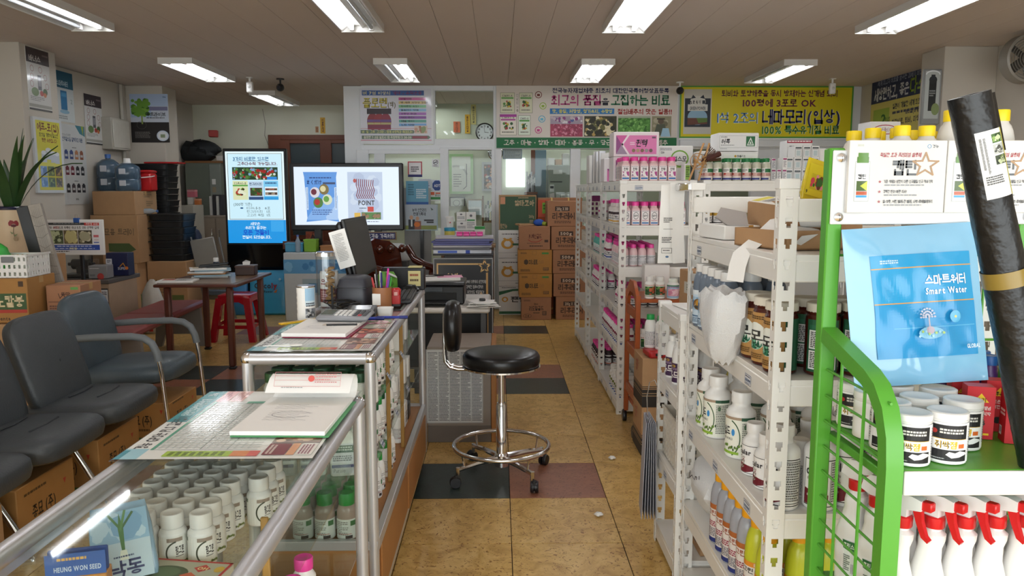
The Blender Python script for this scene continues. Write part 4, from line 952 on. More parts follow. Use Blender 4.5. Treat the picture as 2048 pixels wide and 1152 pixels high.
for k, (y, z) in enumerate(((7.2, 1.251), (7.2, .981), (7.15, .711), (6.5, 1.36))):
    if k == 3: continue
    t = thing('sachet_basket', ('beige basket of sachets on the upper tier near the cartons', 'beige basket of purple sachets on the middle tier', 'beige basket of seed packets on the lower tier')[k], 'basket', (.9, y, z), 0, 'sachet baskets')
    b = MB(); perforated(b, .4, .13, 10, 3, .55, .6, R4((-.11, .2, 0), 0, 0, -PI/2)); perforated(b, .22, .13, 6, 3, .55, .6, R4((-.11, -.2, 0))); b.box(-.11, .11, -.2, .2, 0, .004).box(.107, .11, -.2, .2, 0, .13).box(-.11, .11, .197, .2, 0, .13)
    obj('basket', b, t, m=BEIGE)
    for i in range(7):
        q = tag(obj('sachet', MB().sup([(0, .05, .008, 4), (.14, .05, .006, 4), (.17, .05, .0015, 4)], 12), None, (.89, y-.15+.05*i, z+.01), (rnd.uniform(-.1, .1), 0, .1), col(('8a3a70', 'c9c9cf', 'd9d4cc')[(i+k) % 3], .3)), 'glossy sachet standing in a beige basket', 'sachet', 'sachets in the beige baskets')
# ---------------------------------------------- goods on the rack with green-capped bottles
GCAP = mat('green_cap', '1d7a42', .4, var=.04)
def L_grn(w, h): return Print(w, h, 100, 120, 'e8e2de').rect(0, 0, 50, 44, 'eceae6').rect(40, 6, 100, 44, '1f6e3c').rect(0, 48, 100, 84, 'dcb4aa').fine(6, 12, 36, 40, 3, '6a6a6a').fine(46, 54, 94, 80, 3, '8a4a44').ell(14, 60, 8, 8, 'c4372c').rect(0, 100, 60, 118, '2b3a86')
GRB = round_bottle('green_capped_bottle', .028, .12, mat('clear_liquid_bottle', 'c9c8b6', .15, var=.03), GCAP, .0205, .024, L_grn, .04, .66, 4.2, .72, dome=True)
grid(GRB, 1.345, .0625, 7, 5.01, .06, 2, 1.535, .2, 'clear bottle with dark green cap on the rack top', 'green-capped bottles on the rack', .5)
carton('white_carton', 'white carton with green ring print on the rack top', .24, .2, .24, (1.21, 5.45, 1.537), 0, WBOX, front=Print(.24, .24).ring(62, 36, 26, 24, 4, '76a93c').text('벌스모', 42, 30, 82, 44, '3a3a40').rect(0, 60, 100, 62, '9cc23c').fine(6, 6, 40, 14, 2, '8a8a90').text('대유', 8, 16, 18, 22, '3a3a40'), tape=False)
def P_war(): return Print(.27, .115, 270, 115, 'eae9ea').frame(8, 14, 262, 92, 1.5, '8a8a8e').text('워록', 18, 36, 76, 66, '2e2e34', 1, .15).fine(18, 74, 110, 80, 1, '6a6a6e').rect(186, 18, 246, 84, '256b41').poly([(192, 78), (216, 24), (240, 78)], 'e6ece6').poly([(200, 72), (216, 38), (232, 72)], '256b41').poly([(208, 68), (216, 50), (224, 68)], 'e6ece6').text('ADAMA', 16, 18, 60, 26, '55555a').fine(14, 98, 60, 104, 1, '9a9aa0')
carton('white_carton', 'white carton with green A emblem lying highest on the rack', .27, .2, .12, (1.6, 5.32, 1.735), 0, WBOX, front=P_war(), tape=False)
carton('white_carton', 'white carton under the green A emblem carton', .27, .2, .195, (1.6, 5.32, 1.537), 0, WBOX, front=Print(.27, .195, 270, 195).rect(40, 16, 268, 60, 'eef0ea').rect(40, 44, 268, 54, '6aa03a').text('팜폴리오', 130, 24, 186, 38, '40443c').ell(118, 31, 8, 8, 'd0a02c'), tape=False)
carton('white_carton', 'tall narrow white carton beside the ring print carton', .1, .18, .2, (1.40, 5.35, 1.537), 0, WBOX, front=Print(.1, .2).fine(14, 10, 80, 40, 4, '8a8a90').rect(0, 70, 100, 73, '9cc23c'), tape=False)
carton('green_carton', 'small green and black carton between white cartons', .07, .1, .11, (1.245, 5.13, 1.537), 0, WBOX, front=Print(.07, .11).rect(10, 10, 50, 95, '8ab54a').rect(52, 10, 96, 95, '1f2a22').fine(14, 20, 46, 84, 5, '3c5a24'), tape=False)
# bundle of sticks tied with twine
st = thing('stick_bundle', 'two pale sticks and brush twigs tied with twine', 'stick bundle', (1.265, 4.93, 1.536), 0)
STK = mat('pale_stick_wood', 'c79a68', .6, var=.1); TWN = mat('twine', 'b98d55', .8, var=.15)
for x0, x1 in ((-.06, .04), (.0, .075)): obj('stick', MB().cyl((x0, 0, 0), (x1, .05, .235), .0065, 8), st, m=STK)
for k in range(14):
    a = Vector((.02, .02, .12)); b = Vector((.08+.006*k, .05+.02*math.sin(k), .23-.008*k)); obj('twig', MB().cyl(a, b, .003, 5), st, m=mat('dark_twig', '5a3524', .7, var=.2))
obj('brush', MB().cyl((.05, .02, .13), (.14, .03, .17), .017, 10), st, m=mat('dark_brush', '4a2018', .6, var=.3))
for k in range(4): obj('twine', MB().tube([(.012+.04*math.cos(t), .02+.02*math.sin(t), .1+.012*k+.02*math.sin(2*t+k)) for t in [2*PI*i/12 for i in range(12)]], .0028, 5, closed=True), st, m=TWN)
obj('twine_loop', MB().tube([(-.01+.045*math.cos(t), 0, .12+.05*math.sin(t)) for t in [2*PI*i/14 for i in range(14)]], .0026, 5, closed=True), st, m=TWN)
# small white product boxes piled beyond the bottles
pw = Print(.05, .105, 50, 105, 'e6e6e6'); pw.frame(6, 12, 44, 98, 2, '4a5258').rect(6, 12, 44, 24, '3f474c').rect(12, 40, 38, 90, 'b9c8cc').fine(10, 28, 40, 36, 1, '5c6468'); pw = pw.mesh('print')
pv = Print(.05, .105, 50, 105, 'eceaea').rect(4, 6, 46, 20, '9a2f6a').fine(8, 30, 42, 90, 7, '77717a'); pv = pv.mesh('print')
for k in range(4):
    for j in range(3):
        if j == 2 and k < 1: continue
        t = thing('medicine_box', 'small white carton with dark framed label in a stack', 'box', (1.9+.056*k, 5.15, 1.536+.0755*j), 0, 'framed label cartons'); t.scale = (1, 1, .71); obj('body', MB().box(-.026, .026, -.06, .06, 0, .105, .001), t, m=WBOX); stick(pw, t, (0, -.06, 0))
for k in range(5):
    for j in range(2):
        if j == 1 and k < 2: continue
        t = thing('slim_carton', 'small white carton with magenta band stacked by the bottles', 'box', (1.795+.036*(k % 3), 5.13+.11*(k//3), 1.536+.0755*j), 0, 'magenta band cartons'); t.scale = (.9, 1, .71)
        obj('body', MB().box(-.016, .016, -.05, .05, 0, .105, .001), t, m=WBOX); q = stick(pv, t, (0, -.05, 0)); q.scale = (.62, 1, 1)
for k in range(2): carton('white_carton', ('broad plain white carton behind the framed label cartons', 'broad plain white carton stacked on a like one')[k], .3, .2, .105, (2.27, 5.25, 1.537+.107*k), 0, WBOX, tape=False)
carton('striped_carton', 'tall open white carton with red dotted rim behind the pile', .17, .14, .27, (2.02, 5.31, 1.537), 0, WBOX, front=Print(.17, .27, 100, 180).rect(0, 0, 100, 12, 'a02a3c').fine(4, 2, 96, 9, 1, 'efe6e6').fine(10, 24, 90, 32, 1, '55555a'), tape=False)
grid(round_bottle('black_capped_bottle', .032, .11, mat('cream_bottle', 'd8cdb8', .4), BLACKP, .026, .02, L_mix('c9a24a', '2c2c30'), .05, .8, 3.2, .84), 1.35, .075, 4, 5.02, .08, 2, 1.25, 0, 'cream jar with black cap on the second tier', 'black-capped cream jars')
carton('white_carton', 'tall white carton with red oval mark beside the broad cartons', .2, .18, .385, (2.54, 5.22, 1.537), 0, WBOX, front=Print(.2, .385, 100, 192).ring(50, 26, 40, 16, 3, 'b0485a').text('스테비아', 26, 19, 74, 33, '8a3a4a', 0), tape=False)
# seed packet pouches leaning on the tall rack
sp = thing('seed_pouch', 'yellow seed pouch with red fruit picture leaning by the header', 'pouch', (.815, 2.03, 1.437), 0, rot=(-.25, .3, 0)); sp.scale = (.5, .7, .58)
obj('pouch', MB().sup([(0, .05, .006, 5), (.03, .06, .016, 5), (.14, .06, .012, 5), (.2, .06, .001, 6)], 20), sp, m=col('dcc81e', .25, coat=.5))
stick(Print(.1, .15).rect(0, 0, 100, 100, 'dccb22').photo(20, 30, 95, 80, 'c8b81c', ('d0405a', 'e08aa0', '6a3a24', '3a6a2c'), 18, .2).text('9', 6, 84, 16, 96, '2a2a20'), sp, (0, -.017, .02))
obj('shelf_support', MB().box(-.09, .09, -.15, .2, 0, .004), None, (.86, 2.05, 1.432), m=CARD); tag(bpy.data.objects['shelf_support'], 'flattened brown card laid over the carton', 'cardboard'); bpy.data.objects['shelf_support'].name = 'card_sheet'
lf = thing('leaflet', 'white and yellow leaflet lying on the brown carton', 'leaflet', (.78, 2.2, 1.436), .4, rot=(.1, -.15, .5)); obj('sheet', MB().box(-.04, .04, -.06, .06, 0, .002), lf, m=PAPER); stick(Print(.07, .1).rect(0, 0, 100, 26, 'd8cc3a').fine(10, 34, 90, 60, 4, '6a6a6a').rect(0, 84, 100, 100, '8ab54a'), lf, (0, -.05, .002), UP)
# ================================================================ wooden trolley, cartons beside it
OW = mat('orange_varnished_wood', 'a9562a', .35, var=.18, scale=10)
tr = thing('wooden_trolley', 'orange varnished wooden trolley on black casters', 'trolley', (.80, 4.46, 0), 0)
for x in (0, .36):
    for y in (0, .36): obj('post', MB().box(x, x+.028, y, y+.028, .07, .86, .003), tr, m=OW)
    obj('handle_panel', MB().prism([(0, .76), (.03, .86), (.13, .93), (.26, .93), (.36, .86), (.388, .76), (.34, .76), (.32, .82), (.25, .86), (.14, .86), (.07, .82), (.05, .76)], .02, R4((x+.004, 0, 0), 0, 0, PI/2) @ R4((0, -.02, 0))), tr, m=OW)
    for z in (.74, .5, .24): obj('side_rail', MB().box(x+.005, x+.023, .028, .36, z-.03, z+.03, .003), tr, m=OW)
for z in (.84, .52, .16): obj('shelf', MB().box(.028, .36, .0, .388, z-.02, z, .002), tr, m=OW)
for x in (.014, .374):
    for y in (.014, .374): obj('caster', MB().lathe([(.012, -.012), (.034, -.012), (.037, -.006), (.037, .006), (.034, .012), (.012, .012)], 18, R4((x-.01, y, .037), 0, PI/2)).box(x-.02, x, y-.012, y+.012, .05, .075, .002), tr, m=BLACKP)
def L_leaf(w, h): return Print(w, h, 100, 140, 'f0efe8').fine(6, 4, 94, 14, 1, 'b5402c').photo(6, 20, 94, 110, '2a5a30', ('6a9a4a', '17401f', 'c45a3c'), 24, .14).rect(0, 118, 100, 124, '3c5a2c')
LEAF = round_bottle('white_bottle', .028, .105, WHITEP, WHITEP, .0215, .026, L_leaf, .06, .8, 3.0, .82)
for k in range(2): LEAF.put((.885+.062*k, 4.5, .841), 0, 'white bottle with leafy green label on the trolley', 'leafy label bottles')
LEAF.put((.915, 4.57, .841), 0, 'white bottle with leafy green label on the trolley', 'leafy label bottles')
PNK = round_bottle('white_jar', .035, .1, WHITEP, mat('white_green_lid', 'e2e8de', .4), .027, .02, lambda w, h: Print(w, h, 100, 120, '9cc4e0').rect(0, 0, 100, 12, '3c7a5a').photo(14, 34, 86, 104, 'e3a9bb', ('d78aa4', 'f0c9d4'), 14, .2).fine(10, 16, 90, 26, 1, 'b02a5a'), .08, .82, 3.0, .84, cat='jar')
PNK.put((1.02, 4.49, .841), 0, 'white jar with sky blue and pink label on the trolley')
for k in range(4): LEAF.put((.87+.07*k, 4.55, .521), .3, 'white bottle on the middle shelf of the trolley', 'trolley middle shelf bottles')
tag(obj('plastic_film', MB().ball((0, 0, 0), .11, .12, .06, 20, 12), None, (.99, 4.66, .235), (0, 0, 0), TH), 'crumpled clear film on the lowest trolley shelf', 'film')
pf = bpy.data.objects['plastic_film'].data
for v in pf.vertices: n_ = math.sin(v.co.x*60+v.co.y*47)*math.sin(v.co.z*70+v.co.y*31); v.co *= 1+.16*n_
def P_stripe(w, h, t):
    p = Print(w, h, 100, 100); p.rect(0, 64, 100, 100, '241d18')
    for y in (58, 61.5, 72, 77): p.rect(0, y-.8, 100, y+.8, '241d18' if y < 64 else 'a98a66')
    if t: p.text('세이', 62, 30, 96, 50, '241d18')
    p.frame(44, 12, 60, 20, 1, '7d5f40'); return p
for k in range(2):
    carton('striped_carton', ('brown carton with black base bands standing on the floor by the trolley', 'brown carton with black base bands stacked by the trolley')[k], .33, .27, .275, (.955, 4.30, .001+.277*k), 0, CARD, front=P_stripe(.33, .275, k), side=P_stripe(.27, .275, 0).fine(24, 14, 50, 40, 3, 'a5543a'), tape=False, group='black banded cartons')
rc = thing('red_case', 'small red plastic case on the striped carton', 'case', (.87, 4.22, .554), .1); obj('body', MB().box(-.055, .055, -.07, .07, 0, .045, .012), rc, m=col('b01f24', .3)); obj('latch', MB().box(-.02, .02, -.073, -.069, .015, .03, .002), rc, m=BLACKP)
GWB = round_bottle('green_capped_white_bottle', .033, .16, WHITEP, mat('bright_green_cap', '22a04e', .4), .022, .028, L_txt, .05, .6, 2.6, .66, dome=True)
GWB.put((.845, 4.25, .6), 0, 'tall white bottle with bright green cap on the red case'); GWB.put((.895, 4.2, .6), 0, 'tall white bottle beside the green-capped one on the red case')
# cartons behind the low rack
carton('tomato_carton', 'large white tomato carton standing behind the low rack', .5, .34, .86, (1.26, 3.75, .001), 0, WBOX, front=Print(.5, .86, 100, 172).fine(24, 14, 60, 19, 1, '2f5a44').fine(24, 28, 50, 33, 1, '444444').text('TOMATO', 36, 66, 76, 74, '3a3a3e'), tape=False)
bpy.data.objects['tomato_carton'].location = (1.24, 3.9, .001)
bpy.data.objects['tomato_carton'].location.z = .001
carton('brown_carton', 'open brown carton resting on the white tomato carton', .22, .3, .2, (1.09, 3.92, .862), .2, CARD, side=Print(.3, .2).rect(20, 30, 80, 60, 'c9c4b8').fine(30, 36, 70, 54, 3, '6a7a5a'), tape=False)
pk = thing('seed_packet_sheet', 'white packet sheet lying on top of the low rack', 'packet', (.83, 2.93, 1.013), .15); obj('sheet', MB().box(-.12, .12, -.14, .14, 0, .008, .003), pk, m=PAPER); stick(Print(.2, .2).rect(40, 10, 48, 70, '5c7a3a').fine(10, 20, 36, 60, 4, '9a9a9a'), pk, (0, -.1, .008), UP)
for k, (x, y) in enumerate(((.62, 4.1), (.45, 3.35), (.70, 4.42))):
    t = MB().ball((0, 0, 0), .02, .014, .009, 8, 6); 
    for i, v in enumerate(t.v): f_ = 1+.3*math.sin(i*2.1); t.v[i] = (v[0]*f_, v[1]*f_, v[2]*f_)
    if k < 2: tag(obj('paper_scrap', t, None, (x, y, .012), m=PAPER), ('crumpled white paper scrap on the tan floor by the cartons', 'tiny white paper scrap on the aisle floor')[k], 'paper scrap')
# ================================================================ carton stacks at the end of the aisle
def cart(label, px, Y, D, m, front, group=None, rz=0, name='stacked_carton', tape=True):
    X0, X1, Z0, Z1 = pb(*px, Y); return carton(name, label, X1-X0, D, Z1-Z0-.002, ((X0+X1)/2, Y+D/2, Z0), rz, m, front=front(X1-X0, Z1-Z0), tape=tape, group=group)
Y0 = 8.8
Zf = [at(1070, y, Y0).z for y in (645, 600.5, 553, 506, 457)]; sh = Zf[0]
def stack(rows, Y, D, x0z=None):
    z = 0
    for (label, x0, x1, H, m, fr, nm) in rows:
        X0, X1 = at(x0, 560, Y).x, at(x1, 560, Y).x
        carton(nm, label, X1-X0, D, H, ((X0+X1)/2, Y+D/2, z+.0005), rnd.uniform(-.01, .01), m, front=fr(X1-X0, H), tape=True); z += H+.0015
def P_lido(w, h): return Print(w, h, 100, 76).text('리도밀골드', 26, 30, 74, 44, '3c2a20').fine(40, 50, 62, 56, 1, '5a4232').rect(70, 46, 84, 60, '54402f').fine(72, 48, 82, 58, 4, 'a87858').ring(20, 62, 14, 7, 1, '3c2a20').text('24', 12, 58, 26, 66, '3c2a20', 0).text('Qnv', 42, 18, 56, 25, '3c2a20').fine(8, 8, 30, 14, 2, '5a4232')
def P_mine(w, h): return Print(w, h, 100, 76).poly([(18, 34), (24, 30), (30, 34), (30, 44), (24, 48), (18, 44)], '4a3520').text('미네포', 32, 32, 58, 46, '2f2416').text('스타', 60, 33, 76, 45, '8a6a3a', 0).rect(70, 8, 90, 14, '4a8a3c').fine(8, 62, 36, 70, 2, '5a4426').rect(74, 56, 90, 66, '54402c').fine(75, 57, 89, 65, 3, 'b5803f').fine(8, 8, 26, 14, 2, '5a4426').frame(42, 4, 54, 16, 1, '8f6a38')
def P_gold(w, h): return Print(w, h, 100, 76).text('P-백신골드', 32, 26, 72, 40, '5a2018').line([(30, 44), (40, 50), (54, 51), (66, 48), (74, 42)], 2, 'a02a20').rect(82, 44, 94, 52, '4a2e20').fine(34, 62, 78, 68, 1, '4a2e20').fine(26, 54, 70, 57, 1, '6a4a36')
def P_rif(g):
    return lambda w, h: Print(w, h, 100, 76).rect(22, 16, 64, 30, '3a241a').text(g, 26, 18, 60, 28, 'd8c2ac').text('리후레쉬', 14, 36, 80, 54, '3a241a').fine(20, 60, 70, 68, 2, '5a3c2c')
MINE = mat('mustard_cardboard', 'b5803f', .8, var=.07)
stack([('red brown carton with circled handwriting at the foot of the front stack', 1043, 1103, .263, CARD2, P_lido, 'stacked_carton'), ('mustard carton with hexagon logo resting on the lowest red brown one', 1038, 1104, .272, MINE, P_mine, 'stacked_carton'),
       ('mustard carton with hexagon logo under the red brown carton with a red curve', 1036, 1104, .272, MINE, P_mine, 'stacked_carton'), ('red brown carton with red curve topmost of the front stack', 1038, 1100, .268, CARD2, P_gold, 'stacked_carton')], Y0, .34)
stack([('red brown carton with black weight panel at the foot of the rear stack', 1112, 1180, .268, CARD2, P_rif('200g X 50'), 'stacked_carton'), ('red brown carton with black weight panel second from the floor', 1107, 1175, .268, CARD2, P_rif('500g'), 'stacked_carton'), ('red brown carton with black weight panel in the middle of the rear stack', 1105, 1173, .268, CARD2, P_rif('500g'), 'stacked_carton'),
       ('red brown carton with black weight panel next below the topmost of the rear stack', 1102, 1170, .268, CARD2, P_rif('500g'), 'stacked_carton'), ('red brown carton with black weight panel topmost of the rear stack', 1094, 1162, .285, CARD2, P_rif('200g X 100'), 'stacked_carton')], 8.82, .4)
def P_pan(w, h): return Print(w, h, 100, 110).ring(26, 54, 18, 20, 8, 'd39a34').poly([(12, 34), (26, 44), (40, 34), (34, 30), (26, 38), (18, 30)], 'd39a34').text('팬텀', 54, 28, 92, 48, '2c2c30').rect(40, 52, 100, 60, '2f6a46').fine(10, 14, 70, 20, 1, '66686a').rect(0, 88, 100, 89, '8a8a8c').fine(48, 96, 80, 102, 1, '8a8a8c')
def P_pan2(w, h): return Print(w, h, 100, 110).poly([(0, 20), (40, 10), (100, 8), (100, 14), (40, 18), (0, 34)], '2f6a46').ring(17, 50, 9, 10, 4, 'd39a34').text('팬텀', 34, 40, 80, 60, '2c2c30').rect(0, 96, 100, 106, '2f6a46').fine(8, 4, 50, 8, 1, '66686a')
def P_alta(w, h): return Print(w, h, 100, 92).rect(3, 4, 98, 92, '35553a').rect(4, 5, 17, 24, 'c98a66').text('알타코아', 42, 14, 94, 28, 'cbb089').fine(52, 6, 80, 10, 1, 'b59c78').text('260g', 80, 52, 94, 60, 'b59c78').fine(82, 66, 92, 74, 2, 'b59c78').text('팜한농', 4, 76, 22, 88, 'b59c78')
stack([('white carton with green bands at the foot of its stack', 998, 1068, .345, WBOX, P_pan2, 'stacked_carton'), ('white carton with gold ring emblem in mid stack', 997, 1068, .335, WBOX, P_pan, 'stacked_carton'), ('white carton with gold ring emblem under the green carton', 997, 1068, .335, WBOX, P_pan, 'stacked_carton'), ('green printed carton topmost of the white stack', 998, 1072, .41, CARD, P_alta, 'stacked_carton')], 9.18, .32)
ORC = mat('orange_print_carton', 'b5582a', .7, var=.1)
z_ = 0
for k in range(6):
    X0, X1 = at(1075+k % 2, 440, 9.2).x, at(1165, 440, 9.2).x; h_ = .232
    ll = ('lowest', 'second', 'third', 'fourth', 'fifth', 'topmost')[k]
    t = carton('orange_carton', 'orange and brown carton with green sticker, %s of its stack' % ll, X1-X0, .3, h_, ((X0+X1)/2, 9.385, z_+.0005), 0, ORC if k % 2 == 0 else CARD2, front=Print(X1-X0, h_, 100, 40).rect(0, 4, 26, 40, 'c2502c').rect(10, 10, 24, 32, '7fbf3a').fine(12, 14, 22, 26, 2, '3c6a20').text('기장', 38, 10, 50, 22, '3a1c10').rect(30, 26, 100, 30, 'd0903c'), tape=False); z_ += h_+.001
    if k == 5:
        for x in (-.1, .1): obj('strap', MB().box(x-.008, x+.008, -.152, .152, -.001, h_+.002), t, m=mat('yellow_strap', 'e0c878', .4))
gl = thing('blue_glove', 'crumpled bright blue rubber glove on the carton stack', 'glove', at(1078, 455, 8.86), 0)
gl.location.z = 1.083
obj('glove', MB().ball((0, .02, .035), .065, .05, .04), gl, m=mat('blue_rubber', '2356b8', .4, var=.15, bump=.5, bscale=50)); obj('cuff', MB().cyl((.04, 0, .03), (.08, -.02, .02), .022, 12), gl, m=col('9aa838', .5))
fl = thing('carton_flap', 'loose brown cardboard sheet on the topmost front stack carton', 'cardboard', (at(1050, 455, 8.86).x, 8.95, 1.083), .2); obj('sheet', MB().box(-.09, .09, -.1, .12, 0, .02, .003), fl, m=CARD)
# ================================================================ glass showcases
WOODP = mat('orange_wood_panel', 'a5703c', .5, var=.15, scale=5)
def showcase(label, x0, x1, y0, y1, H, decks, base, rt=.019):
    t = thing('glass_showcase', label, 'showcase', (x0, y0, 0), 0); W, D = x1-x0, y1-y0; zt = H-rt
    for y in (rt, D-rt): obj('top_rail', MB().cyl((rt, y, zt), (W-rt, y, zt), rt, 14), t, m=ALU)
    for x in (rt, W-rt): obj('top_rail', MB().cyl((x, rt, zt), (x, D-rt, zt), rt, 14).box(x-.008 if x > rt else x, x if x > rt else x+.008, rt, D-rt, zt-.034, zt-.012), t, m=ALU)
    for x in (rt, W-rt):
        for y in (rt, D-rt):
            obj('post', MB().cyl((x, y, .06), (x, y, zt), rt*.95, 14), t, m=ALU); obj('corner_joint', MB().ball((x, y, zt), rt*1.12), t, m=CHROME)
    obj('top_glass', MB().box(rt*1.6, W-rt*1.6, rt*1.6, D-rt*1.6, H-.008, H-.003), t, m=CASEGLASS)
    obj('left_glass', MB().box(.012, .016, rt*2, D-rt*2, base, zt-rt), t, m=CASEGLASS)
    obj('end_glass', MB().box(rt*2, W-rt*2, .014, .018, base, zt-rt), t, m=CASEGLASS); obj('end_glass', MB().box(rt*2, W-rt*2, D-.018, D-.014, base, zt-rt), t, m=CASEGLASS)
    for z in decks: obj('glass_shelf', MB().box(.03, W-.03, .03, D-.03, z-.006, z), t, m=CASEGLASS if z > base+.02 else WOODP)
    obj('base_panel', MB().box(.012, W-.012, .012, D-.012, .07, base-.012, .003), t, m=WOODP)
    for y in (.006, D-.03): obj('base_rail', MB().box(.004, W-.004, y, y+.024, base-.02, base+.012, .002), t, m=ALU)
    for x in (.002, W-.026): obj('base_rail', MB().box(x, x+.024, .03, D-.03, base-.03, base+.012, .002).box(x+.004, x+.02, .03, D-.03, .06, .09, .002), t, m=ALU)
    for y in (.05, D*.52, D-.05):
        for x in (.05, W-.05): obj('caster', MB().lathe([(.01, -.012), (.03, -.012), (.033, -.006), (.033, .006), (.03, .012), (.01, .012)], 16, R4((x, y, .033), 0, PI/2)).box(x-.016, x+.016, y-.014, y+.014, .045, .072, .002), t, m=BLACKP)
    return t, W, D
S1, W1, D1 = showcase('aluminium framed glass showcase with rows of white bottles under its top', -.86, -.39, .9, 2.215, .87, (.675, .40, .26), .26)
S2, W2, D2 = showcase('aluminium framed glass counter carrying the monitor and keyboard', -.82, -.395, 2.41, 4.1, .953, (.735, .53, .315), .315)
for y in (.56, .98): 
    for x in (W2-.05,): obj('support_strip', MB().box(x, x+.016, y, y+.008, .315, .90, .002), S2, m=mat('brown_shelf_strip', 'a07a3c', .5, var=.15))
obj('support_strip', MB().box(W1-.1, W1-.084, .62, .628, .26, .80, .002), S1, m=MATS['brown_shelf_strip'])
obj('sliding_door', MB().box(W2-.012, W2-.004, .1, .85, .09, .285, .002), S2, m=WOODP); obj('sliding_door', MB().box(W2-.006, W2+.002, .83, 1.6, .09, .285, .002), S2, m=WOODP)
# rows of white bottles under the glass
def L_farm(w, h):
    p = Print(w, h, 240, 120, 'ecebe4'); p.rect(0, 4, 66, 20, '5d7263').rect(110, 4, 168, 20, '9a8a7c').ring(150, 66, 46, 50, 6, '34402e', 100, 235).text('팜그로', 140, 40, 172, 72, '2f2f2f').fine(140, 78, 170, 84, 1, '777777').fine(6, 34, 56, 110, 10, 'b9bab4', .4)
    for k in range(8): p.ell(150+k*6+p.r.uniform(-3, 3), 106+p.r.uniform(-6, 6), 5, 5, p.r.choice(('6d7f3c', '8d9a55', '4b5a2c')))
    return p
FARM = round_bottle('white_capped_bottle', .0285, .086, WHITEP, WHITEP, .0235, .03, L_farm, .06, .8, 4.6, .82, seg=20)
for j in range(7):
    for i in range(4):
        if j == 0 and i == 3: continue
        FARM.put((-.632-.0593*i+rnd.uniform(-.001, .001), 1.575+.0595*j, .677), .1+rnd.uniform(-.15, .15), 'white bottle with ribbed cap in rows under the showcase glass', 'white bottles in the showcase')
for i in range(3): FARM.put((-.573, 1.66+.0595*(i+2), .677), .3, 'white bottle with ribbed cap in rows under the showcase glass', 'white bottles in the showcase')
# seed bag, seed box, melon box in the near showcase
sbg = thing('onion_seed_bag', 'glossy seed bag with green onion picture inside the showcase', 'seed bag', (-.735, 1.46, .688), 0, rot=(-.3, -.12, .3)); sbg.scale = (.92, .92, .86)
obj('pouch', MB().sup([(0, .06, .006, 5), (.03, .065, .016, 5), (.13, .062, .012, 5), (.185, .055, .001, 6)], 20), sbg, m=col('8fb0c8', .2, coat=.5))
stick(Print(.115, .155, 115, 155, 'bcd2de').photo(0, 0, 115, 70, '8fb6d2', ('b7d2e2', '7aa6c8'), 14, .25).poly([(55, 40), (60, 4), (66, 40), (64, 90), (58, 90)], '4b7a45').line([(60, 40), (40, 6)], 5, '4b7a45').line([(62, 40), (86, 8)], 5, '3f6a3c').line([(60, 42), (72, 2)], 5, '5c8a50').poly([(55, 88), (67, 88), (70, 110), (52, 110)], 'dfe6d6').text('낙동', 30, 112, 96, 146, '2d3a6a').fine(40, 100, 80, 106, 1, '506080'), sbg, (0, -.0165, .015))
sbx = thing('seed_box', 'blue and orange seed box with hang tab inside the showcase', 'seed box', (-.775, 1.365, .677), .25)
obj('body', MB().box(-.05, .05, -.02, .02, 0, .09, .002), sbx, m=col('c98a44', .5)); obj('hang_tab', MB().box(-.05, .05, -.004, .004, .09, .135, .002), sbx, m=col('2f56a0', .5))
stick(Print(.1, .135, 100, 135).rect(0, 0, 100, 44, '3560aa').text('HEUNG WON SEED', 14, 24, 92, 34, 'c8d4e6').fine(20, 8, 70, 16, 1, 'e0b060').ell(40, 90, 22, 16, 'b06a30').fine(50, 110, 90, 122, 2, '7a4a20'), sbx, (0, -.0205, 0))
mb = thing('melon_box', 'flat melon seed box with red border inside the showcase', 'seed box', (-.64, 1.475, .677), -.15)
obj('body', MB().box(-.09, .09, -.05, .05, 0, .03, .002), mb, m=col('cfc8b4', .5))
stick(Print(.18, .1, 180, 100, 'b9b8a0').frame(3, 3, 177, 97, 6, 'c0282a').ell(64, 56, 46, 30, '3d5233').ell(60, 52, 32, 20, '55704a').poly([(110, 30), (128, 14), (146, 30), (128, 46)], 'c9342a').text('OH', 118, 24, 140, 36, 'f0e6a0').poly([(96, 62), (114, 48), (132, 62), (114, 76)], 'd05a2c').ell(164, 30, 10, 12, 'd8b23a'), mb, (0, -.05, .03), UP)
# lower tiers of the near case and end of the counter
GC2 = mat('leaf_green_cap', '1f9440', .35, var=.04)
def L_white(w, h): return Print(w, h, 200, 120, 'e9e8e6').rect(120, 10, 150, 40, '3c7a4a').fine(10, 14, 110, 100, 8, '8a8580', .45).rect(96, 96, 130, 114, '3a3030').fine(60, 86, 130, 92, 1, 'b0483c')
GB2 = round_bottle('green_capped_bottle', .033, .12, mat('rosy_clear_bottle', 'b39a92', .15, var=.04), GC2, .026, .04, L_white, .05, .62, 4.2, .7, dome=True)
for i in range(3):
    for j in range(4): GB2.put((-.655+.073*i, 2.475+.075*j, .316), .1, 'bottle with tall green cap on the counter base deck', 'green-capped bottles in the counter')
DGC = mat('bottle_green_cap', '14532f', .4, var=.05)
DG = round_bottle('dark_green_capped_jar', .033, .115, WHITEP, DGC, .029, .03, L_white, .05, .7, 4.2, .8, cat='jar')
for i in range(5):
    for j in range(3): DG.put((-.735+.07*i, 2.48+.075*j, .736), 0, 'white jar with bottle green cap on the top counter shelf', 'green-capped jars in the counter')
JUG = square_bottle('white_jug', .085, .07, .15, WHITEP, DGC, .03, .035, lambda w, h: Print(w, h, 100, 100, 'dfe2ea').rect(0, 6, 100, 30, '24523c').fine(6, 10, 94, 26, 2, 'c6d2ca').fine(6, 40, 94, 60, 3, '7a7f8a').rect(0, 70, 100, 80, '4a5a98').text('Purolo', 8, 82, 60, 96, '77777a', 0), .06, .74, .78)
for k, x in enumerate((-.52, -.62, -.72)): JUG.put((x, 2.5, .531), .15, 'white jug with bottle green cap on the middle counter shelf', 'white jugs in the counter')
